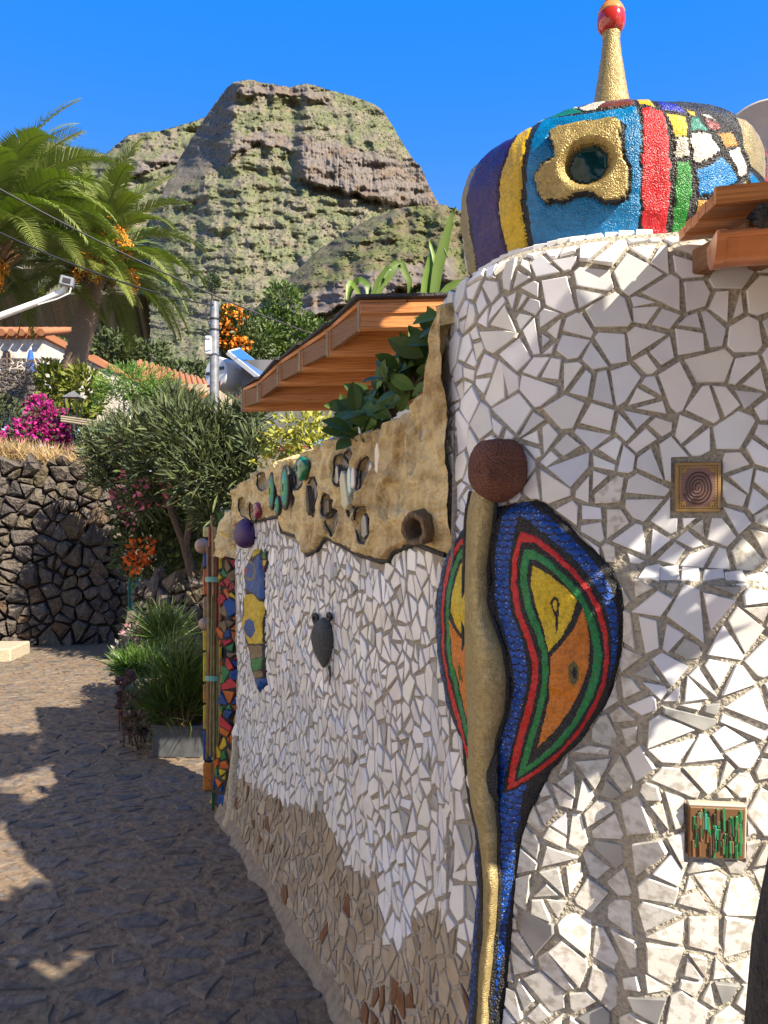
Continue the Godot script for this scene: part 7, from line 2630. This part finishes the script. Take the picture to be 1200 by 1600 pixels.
		var lean := rr(-3, 3)
		var k := 17
		for j in k:
			var f := j / (k - 1.0)
			var py := lerpf(yb, yt, f)
			pts.append(P(px + lean * f, py, dd)); rad.append(0.0095 * (1.15 if j % 4 == 0 else 1.0) * lerpf(1.0, 0.75, f))
		s.tube(pts, rad, 7)
		obj("cane", s, M.cane, t)
	for py in [905.0, 1058.0]:
		s = Soup.new()
		rows = []
		var so := P(336, py, 4.06)
		for j in 2:
			var row := PackedVector3Array()
			for i in 25:
				var a := TAU * (i % 24) / 24.0
				row.append(so + Vector3(cos(a) * 0.052, -0.014 + 0.028 * j + 0.004 * sin(a), sin(a) * 0.058))
			rows.append(row)
		s.grid(rows, so, true, true)
		obj("strap", s, M.strap, t)
	# painted gate post behind the canes with round stones on it
	t = thing("painted_gate_post", "narrow blue and yellow painted post behind the cane bundle", "post", Vector3(P(327, 1100, 4.3).x, 0, -4.3))
	var g0 := P(327, 1100, 4.3)
	var ys := [0.0, 0.17, 0.35, 0.50, 0.62, 0.80, 0.95, 1.12, 1.28, 1.45, 1.52]
	for i in ys.size() - 1:
		s = Soup.new()
		s.col = [Color(0.55, 0.18, 0.02), Color(0.0, 0.065, 0.27), Color(0.6, 0.4, 0.02), Color(0.5, 0.2, 0.02), Color(0.6, 0.42, 0.02), Color(0.6, 0.4, 0.02), Color(0.3, 0.2, 0.1), Color(0.5, 0.1, 0.02), Color(0.0, 0.065, 0.27), Color(0.6, 0.52, 0.2)][i]
		s.box(Vector3(g0.x, (ys[i] + ys[i + 1]) * 0.5, g0.z), Vector3(0.055, ys[i + 1] - ys[i] - 0.012, 0.08), Basis.IDENTITY, 0.006)
		obj("painted_block", s, M.paint_flat, t)
	s = Soup.new()
	s.box(Vector3(g0.x, 0.76, g0.z - 0.005), Vector3(0.045, 1.5, 0.06))
	obj("core", s, M.black_paint, t)
	for e in [[316, 853, 0.043, "round beige stone knob high on the painted gate post"], [320, 975, 0.036, "round pinkish stone knob half way up the painted gate post"]]:
		var kn := thing("stone_knob", e[3], "knob", P(e[0], e[1], 4.25))
		s = Soup.new()
		rows = []
		for j in 13:
			var row := PackedVector3Array()
			var ph := -PI / 2 + PI * j / 12.0
			for i in 17:
				var th := TAU * (i % 16) / 16.0
				row.append(kn.position + Vector3(cos(th) * cos(ph) * 1.0, sin(ph), sin(th) * cos(ph)) * e[2] * (1 + 0.08 * nz.get_noise_3d(cos(th), sin(ph), sin(th))))
			rows.append(row)
		s.col = Color(0.42, 0.28, 0.2)
		s.grid(rows, kn.position, true, true)
		s.tube([kn.position, kn.position + Vector3(0.05, 0, -0.02)], [0.012, 0.012], 8)
		obj("knob", s, M.paint_flat, kn)

func build_ornaments() -> void:
	# slate pendant shaped like a mouse or fish
	var h := hit_wall(515, 1000)
	var o := wall_pt(h.x, h.y, 0.022)
	var d := -o.z
	var t := thing("slate_mouse", "grey slate mouse-shaped ornament with black ring ears in the middle of the white wall", "ornament", o)
	var s := Soup.new()
	var rows := []
	for j in 25:
		var f := j / 24.0
		var y := lerpf(36, -42, f) * d / F
		var w := 12.5 * d / F / 0.42 * pow(sin(PI * pow(f, 0.8) * 0.97 + 0.03), 0.75) * (1.0 - 0.1 * f)
		var row := PackedVector3Array()
		for i in 25:
			var a := TAU * (i % 24) / 24.0
			row.append(o + Vector3.UP * y + (-WDIR) * cos(a) * w + WN * sin(a) * w * 0.6 + WDIR * 0.01 * sin(f * 3.0))
		rows.append(row)
	s.grid(rows, o, true, true)
	obj("body", s, M.slate, t)
	for e in [[501, 966, 8.0], [523, 963, 5.5]]:
		s = Soup.new()
		var hh := hit_wall(e[0], e[1])
		var c := wall_pt(hh.x, hh.y, 0.02)
		var pts := []; var rad := []
		for i in 17:
			var a := TAU * i / 16.0
			pts.append(c + (-WDIR) * cos(a) * e[2] * 0.75 * d / F / 0.6 + Vector3.UP * sin(a) * e[2] * 0.8 * d / F); rad.append(0.0075)
		s.tube(pts, rad, 8, false)
		obj("ear", s, M.black_paint, t)
	s = Soup.new()
	var tl := []
	for e in [[519, 1040], [521, 1055], [520, 1070]]:
		var hh := hit_wall(e[0], e[1])
		tl.append(wall_pt(hh.x, hh.y, 0.012))
	s.tube(tl, [0.006, 0.004, 0.002], 6)
	obj("tail", s, M.slate, t)
	# hollow log set in the clay beside the turret
	h = hit_wall(678, 822)
	o = wall_pt(h.x, h.y, 0.03)
	t = thing("hollow_log", "short hollow piece of weathered log set in the clay beside the turret", "log", o)
	s = Soup.new()
	rows = []
	var ax := Vector3(-0.5, -0.12, 0.85).normalized()
	var u1 := ax.cross(Vector3.UP).normalized(); var u2 := u1.cross(ax)
	for prof in [[-0.07, 0.040], [0.02, 0.043], [0.055, 0.042], [0.060, 0.038], [0.058, 0.026], [0.02, 0.022], [-0.04, 0.020], [-0.05, 0.0]]:
		var row := PackedVector3Array()
		for i in 33:
			var a := TAU * (i % 32) / 32.0
			var r: float = prof[1] * (1.0 + 0.14 * nz.get_noise_2d(cos(a) * 2.5, sin(a) * 2.5) + 0.05 * nz.get_noise_2d(a * 9.0, 1.0) * (1 if i < 32 else 1))
			row.append(o + ax * prof[0] + (u1 * cos(a) * 0.9 + u2 * sin(a) * 1.05) * r)
		rows.append(row)
	s.grid(rows, o, true, true)
	obj("log", s, M.old_wood, t)
	# terracotta tile with a spiral
	var corner := func(a: Vector2, y_first := 0.0) -> Vector2: return hit_tower(a.x, a.y)
	var c := hit_tower(1089, 761)
	var w := tower_pt(c.x, c.y)
	var nn := tower_normal(c.x, c.y)
	var tu := (tower_pt(c.x + 0.02, c.y) - tower_pt(c.x - 0.02, c.y)).normalized()
	tu = (tu - nn * tu.dot(nn)).normalized()
	var tv := nn.cross(tu).normalized()
	if tv.y < 0: tv = -tv
	var hw := 32.5 * -w.z / F / absf(tu.x); var hh2 := 39.0 * -w.z / F
	t = thing("spiral_tile", "square brown and gold relief tile with a spiral on the turret front", "ceramic tile", w)
	s = Soup.new()
	s.col = Color(0.26, 0.16, 0.06)
	s.box(w + nn * 0.003, Vector3(hw * 2, hh2 * 2, 0.014), Basis(tu, tv, nn), 0.002)
	obj("tile_body", s, M.ceramic_brown, t)
	s = Soup.new()
	s.col = Color(0.28, 0.18, 0.065)
	for k in 4:
		var horizontal := k < 2
		var sg := 1.0 if k % 2 == 0 else -1.0
		var cc := w + nn * 0.011 + (tv * sg * (hh2 - 0.004) if horizontal else tu * sg * (hw - 0.004))
		s.box(cc, Vector3(hw * 2 - 0.002, 0.006, 0.005) if horizontal else Vector3(0.006, hh2 * 2 - 0.016, 0.005), Basis(tu, tv, nn), 0.001)
	obj("raised_border", s, M.ceramic_brown, t)
	s = Soup.new()
	s.col = Color(0.36, 0.22, 0.07)
	for k in 60:       # beading and leaf sprigs round the border
		var f := k / 60.0 * 4.0
		var sdn := int(f); var e := (f - sdn) * 2.0 - 1.0
		var q: Vector2 = [Vector2(e, 1), Vector2(1, -e), Vector2(-e, -1), Vector2(-1, e)][sdn]
		s.box(w + nn * 0.011 + tu * q.x * (hw - 0.010) + tv * q.y * (hh2 - 0.010), Vector3(0.0032, 0.0032, 0.004), Basis(tu, tv, nn).rotated(nn, 0.8))
	for q in [Vector2(1, 1), Vector2(-1, 1), Vector2(1, -1), Vector2(-1, -1)]:
		for j in 3:
			var dirl := Vector2(q.x, q.y).normalized().rotated((j - 1) * 0.7)
			var p0 = w + nn * 0.011 + tu * q.x * (hw - 0.020) + tv * q.y * (hh2 - 0.020)
			s.box(p0 + (tu * dirl.x + tv * dirl.y) * 0.004, Vector3(0.010, 0.003, 0.004), Basis(tu * dirl.x + tv * dirl.y, nn.cross(tu * dirl.x + tv * dirl.y), nn))
	obj("beading", s, M.ceramic_brown, t)
	s = Soup.new()
	s.col = Color(0.19, 0.105, 0.085)
	var disc := []
	for i in 32:
		var a := TAU * i / 32.0
		disc.append(w + nn * 0.0125 + tu * cos(a) * (hw - 0.005) + tv * sin(a) * (hh2 - 0.005))
	s.face(disc, nn)
	for i in 32: s.face([disc[i], disc[(i + 1) % 32], disc[(i + 1) % 32] - nn * 0.006, disc[i] - nn * 0.006], disc[i] - w)
	obj("disc", s, M.ceramic_brown, t)
	s = Soup.new()
	s.col = Color(0.055, 0.035, 0.03)
	var pts2 := []; var rad2 := []
	for i in 130:
		var f := i / 129.0
		var a := -TAU * 4.6 * f + 1.0
		var r := 0.05 + 0.80 * f
		pts2.append(w + nn * 0.0125 + (tu * cos(a) * (hw - 0.010) + tv * sin(a) * (hh2 - 0.010)) * r); rad2.append(0.0013 + 0.0007 * f)
	s.tube(pts2, rad2, 6)
	obj("spiral", s, M.ceramic_brown, t)
	# rough green and brown glazed tile
	c = hit_tower(1116, 1296)
	w = tower_pt(c.x, c.y)
	nn = tower_normal(c.x, c.y)
	tu = (tower_pt(c.x + 0.02, c.y) - tower_pt(c.x - 0.02, c.y)).normalized()
	tu = (tu - nn * tu.dot(nn)).normalized()
	tv = nn.cross(tu).normalized()
	if tv.y < 0: tv = -tv
	hw = 41.0 * -w.z / F / absf(tu.x); hh2 = 40.5 * -w.z / F
	t = thing("green_tile", "square rough tile streaked with green and brown glaze low on the turret", "ceramic tile", w)
	s = Soup.new()
	s.col = Color(0.15, 0.075, 0.035)
	s.box(w + nn * 0.006, Vector3(hw * 2, hh2 * 2, 0.020), Basis(tu, tv, nn), 0.002)
	obj("tile_body", s, M.ceramic_brown, t)
	s = Soup.new()
	s.col = Color(0.45, 0.41, 0.33)
	s.box(w + nn * 0.003 + tv * (hh2 + 0.002) + tu * 0.002, Vector3(hw * 2 + 0.006, 0.006, 0.018), Basis(tu, tv, nn), 0.002)
	s.box(w + nn * 0.003 + tu * (hw + 0.002), Vector3(0.005, hh2 * 2, 0.018), Basis(tu, tv, nn), 0.002)
	obj("mortar_lip", s, M.ceramic_brown, t)
	for k in 90:
		s = Soup.new()
		var g2 := rng.randf()
		s.col = Color(0.02, 0.15, 0.05) * rr(0.5, 1.5) if g2 < 0.5 else (Color(0.17, 0.085, 0.04) * rr(0.7, 1.4) if g2 < 0.8 else Color(0.03, 0.03, 0.02))
		if g2 < 0.08: s.col = Color(0.03, 0.26, 0.20)
		var cx := rr(-0.9, 0.9) * hw; var l := rr(0.01, 0.045)
		var cy := rr(-1, 1) * (hh2 - l * 0.5)
		var wd := rr(0.003, 0.006)
		s.box(w + nn * (0.0155 + rr(0, 0.002)) + tu * cx + tv * cy, Vector3(wd, l, 0.005), Basis(tu, tv, nn).rotated(nn, rr(-0.06, 0.06)), 0.0012)
		obj("glaze_streak", s, M.ceramic_brown, t)
	# dry twig on the lane
	t = thing("dry_twig", "small pale dry twig lying on the cobbles at lower left", "twig", Vector3(-1.29, 0.02, -2.92))
	s = Soup.new()
	s.col = Color(0.3, 0.26, 0.2)
	s.tube([Vector3(-1.31, 0.022, -2.87), Vector3(-1.29, 0.03, -2.93), Vector3(-1.262, 0.024, -3.0)], [0.003, 0.004, 0.002], 6)
	obj("twig", s, M.dry, t)

# ------------------------------------------------------------------ poles, wires, lamps, gate
func build_street_things() -> void:
	var t := thing("utility_pole", "grey utility pole with a small grey box beside the solar drum", "pole", Vector3(P(335, 600, 8.9).x, 0, -8.9))
	var s := Soup.new()
	var tp := P(335, 472, 8.9)
	s.tube([Vector3(tp.x, 0, tp.z), tp], [0.062, 0.052], 14)
	obj("shaft", s, M.metal_grey, t)
	s = Soup.new()
	s.box(P(326, 540, 8.84), Vector3(0.07, 0.21, 0.08), Basis.IDENTITY, 0.006)
	s.box(P(326, 527, 8.8), Vector3(0.05, 0.03, 0.03))
	obj("junction_box", s, M.white_metal, t)
	s = Soup.new()
	s.tube([P(335, 478, 8.86), P(326, 468, 8.8), P(322, 490, 8.8), P(328, 512, 8.83)], [0.006, 0.006, 0.006, 0.006], 5)
	s.tube([P(335, 470, 8.86), P(326, 455, 8.8), P(329, 448, 8.8)], [0.006, 0.006, 0.006], 5)
	obj("service_cable", s, M.dark_metal, t)
	for b in [517.0, 500.0]:
		s = Soup.new()
		var o := P(335, b, 8.9)
		s.tube([o, o + Vector3(0, 0.02, 0)], [0.060, 0.060], 14)
		obj("band", s, M.dark_metal, t)
	var defs := [[P(-60, 335, 6.2), P(332, 477, 8.85), 0.10, "thin black cable from the left edge down to the top of the utility pole", "power_cable"], [P(-60, 262, 7.0), P(600, 558, 9.5), 0.16, "long black cable crossing the palm fronds and passing above the utility pole", "power_cable"], [P(130, 560, 16), P(360, 640, 9.5), 0.08, "thin dark wire sagging over the tiled roof behind the oleander", "power_cable"]]
	for w in defs:
		var k := thing(w[4], w[3], "cable", w[0])
		s = Soup.new()
		var pts := []; var rad := []
		for i in 31:
			var f := i / 30.0
			pts.append((w[0] as Vector3).lerp(w[1], f) + Vector3(0, -4.0 * f * (1 - f) * w[2], 0)); rad.append(0.009)
		s.tube(pts, rad, 6)
		obj("wire", s, M.dark_metal, k)
	# street lamp arm coming in from the left
	t = thing("street_lamp", "white street lamp arm with a small square head reaching in from the left edge", "street lamp", P(-10, 500, 6.0))
	s = Soup.new()
	s.tube([P(-160, 560, 6.0), P(0, 494, 6.0), P(60, 472, 6.0), P(97, 456, 6.0), P(104, 446, 6.0)], [0.030, 0.027, 0.025, 0.021, 0.020], 12)
	obj("arm", s, M.white_metal, t)
	s = Soup.new()
	s.tube([P(60, 476, 5.95), P(90, 467, 5.95), P(109, 458, 5.95), P(112, 445, 5.97)], [0.006, 0.006, 0.006, 0.006], 6)
	obj("cable", s, M.white_metal, t)
	s = Soup.new()
	var hb := Basis.from_euler(Vector3(0, 0.3, -0.18))
	s.box(P(105, 441, 5.98), Vector3(0.105, 0.075, 0.09), hb, 0.006)
	obj("head", s, M.metal_grey, t)
	s = Soup.new()
	s.box(P(105, 441, 5.98) + hb * Vector3(0, 0, 0.047), Vector3(0.06, 0.04, 0.006), hb, 0.002)
	obj("sensor_plate", s, M.dark_metal, t)
	s = Soup.new()
	s.tube([Vector3(P(-160, 560, 6.0).x, 0, -6.0), P(-160, 555, 6.0)], [0.05, 0.04], 12)
	obj("post", s, M.white_metal, t)
	# four sided lantern on the terrace
	t = thing("garden_lantern", "dark four-sided garden lantern with a pale roof beside the palm foot", "lantern", P(115, 665, 9.9))
	s = Soup.new()
	var lc := P(115, 622, 9.9)
	var a4 := []
	for i in 4: a4.append(lc + Vector3(cos(PI / 4 + i * PI / 2) * 0.16, 0, sin(PI / 4 + i * PI / 2) * 0.16))
	for i in 4: s.face([a4[i], a4[(i + 1) % 4], lc + Vector3(0, 0.10, 0)], (a4[i] + a4[(i + 1) % 4]) * 0.5 - lc + Vector3(0, 0.1, 0))
	s.face(a4, Vector3.DOWN)
	obj("roof", s, M.metal_grey, t)
	for i in 4:
		s = Soup.new()
		var o = lc + (a4[i] - lc) * 0.8
		s.tube([o, lc + (a4[i] - lc) * 0.5 + Vector3(0, -0.24, 0)], [0.010, 0.010], 5)
		obj("corner_bar", s, M.dark_metal, t)
	s = Soup.new()
	s.tube([lc + Vector3(0, -0.24, 0), lc + Vector3(0, -0.27, 0), lc + Vector3(0, -0.6, 0)], [0.09, 0.03, 0.025], 8)
	obj("stem", s, M.dark_metal, t)
	# teal gate at the end of the stone wall
	t = thing("teal_gate", "narrow teal garden gate in the gap beside the dry-stone wall", "gate", Vector3(P(208, 980, 9.2).x, 0, -9.2))
	for px in [202.0, 214.0]:
		s = Soup.new()
		var o := P(px, 980, 9.2)
		s.tube([Vector3(o.x, 0, o.z), Vector3(o.x, P(px, 884, 9.2).y, o.z)], [0.02, 0.02], 8)
		obj("post", s, M.teal, t)
	s = Soup.new()
	var go := P(211, 950, 9.15)
	s.box(Vector3(go.x, 0.42, go.z), Vector3(0.10, 0.62, 0.03), Basis.IDENTITY, 0.004)
	obj("panel", s, M.teal, t)
	s = Soup.new()
	s.box(Vector3(go.x + 0.02, P(211, 903, 9.2).y, go.z), Vector3(0.16, 0.03, 0.02))
	obj("rail", s, M.teal, t)
	# pale bench-like slab above the oleander
	t = thing("garden_bench", "pale weathered plank ledge beside the lantern above the oleander", "ledge", P(130, 665, 9.8))
	for k in 3:
		s = Soup.new()
		var p0 := P(96, 651 + k * 3.5, 9.9 - 0.1 * k); var p1 := P(152, 659 + k * 3.5, 9.6 - 0.1 * k)
		s.tube([p0, p1], [0.018, 0.018], 6)
		obj("plank", s, M.plaster_beige, t)
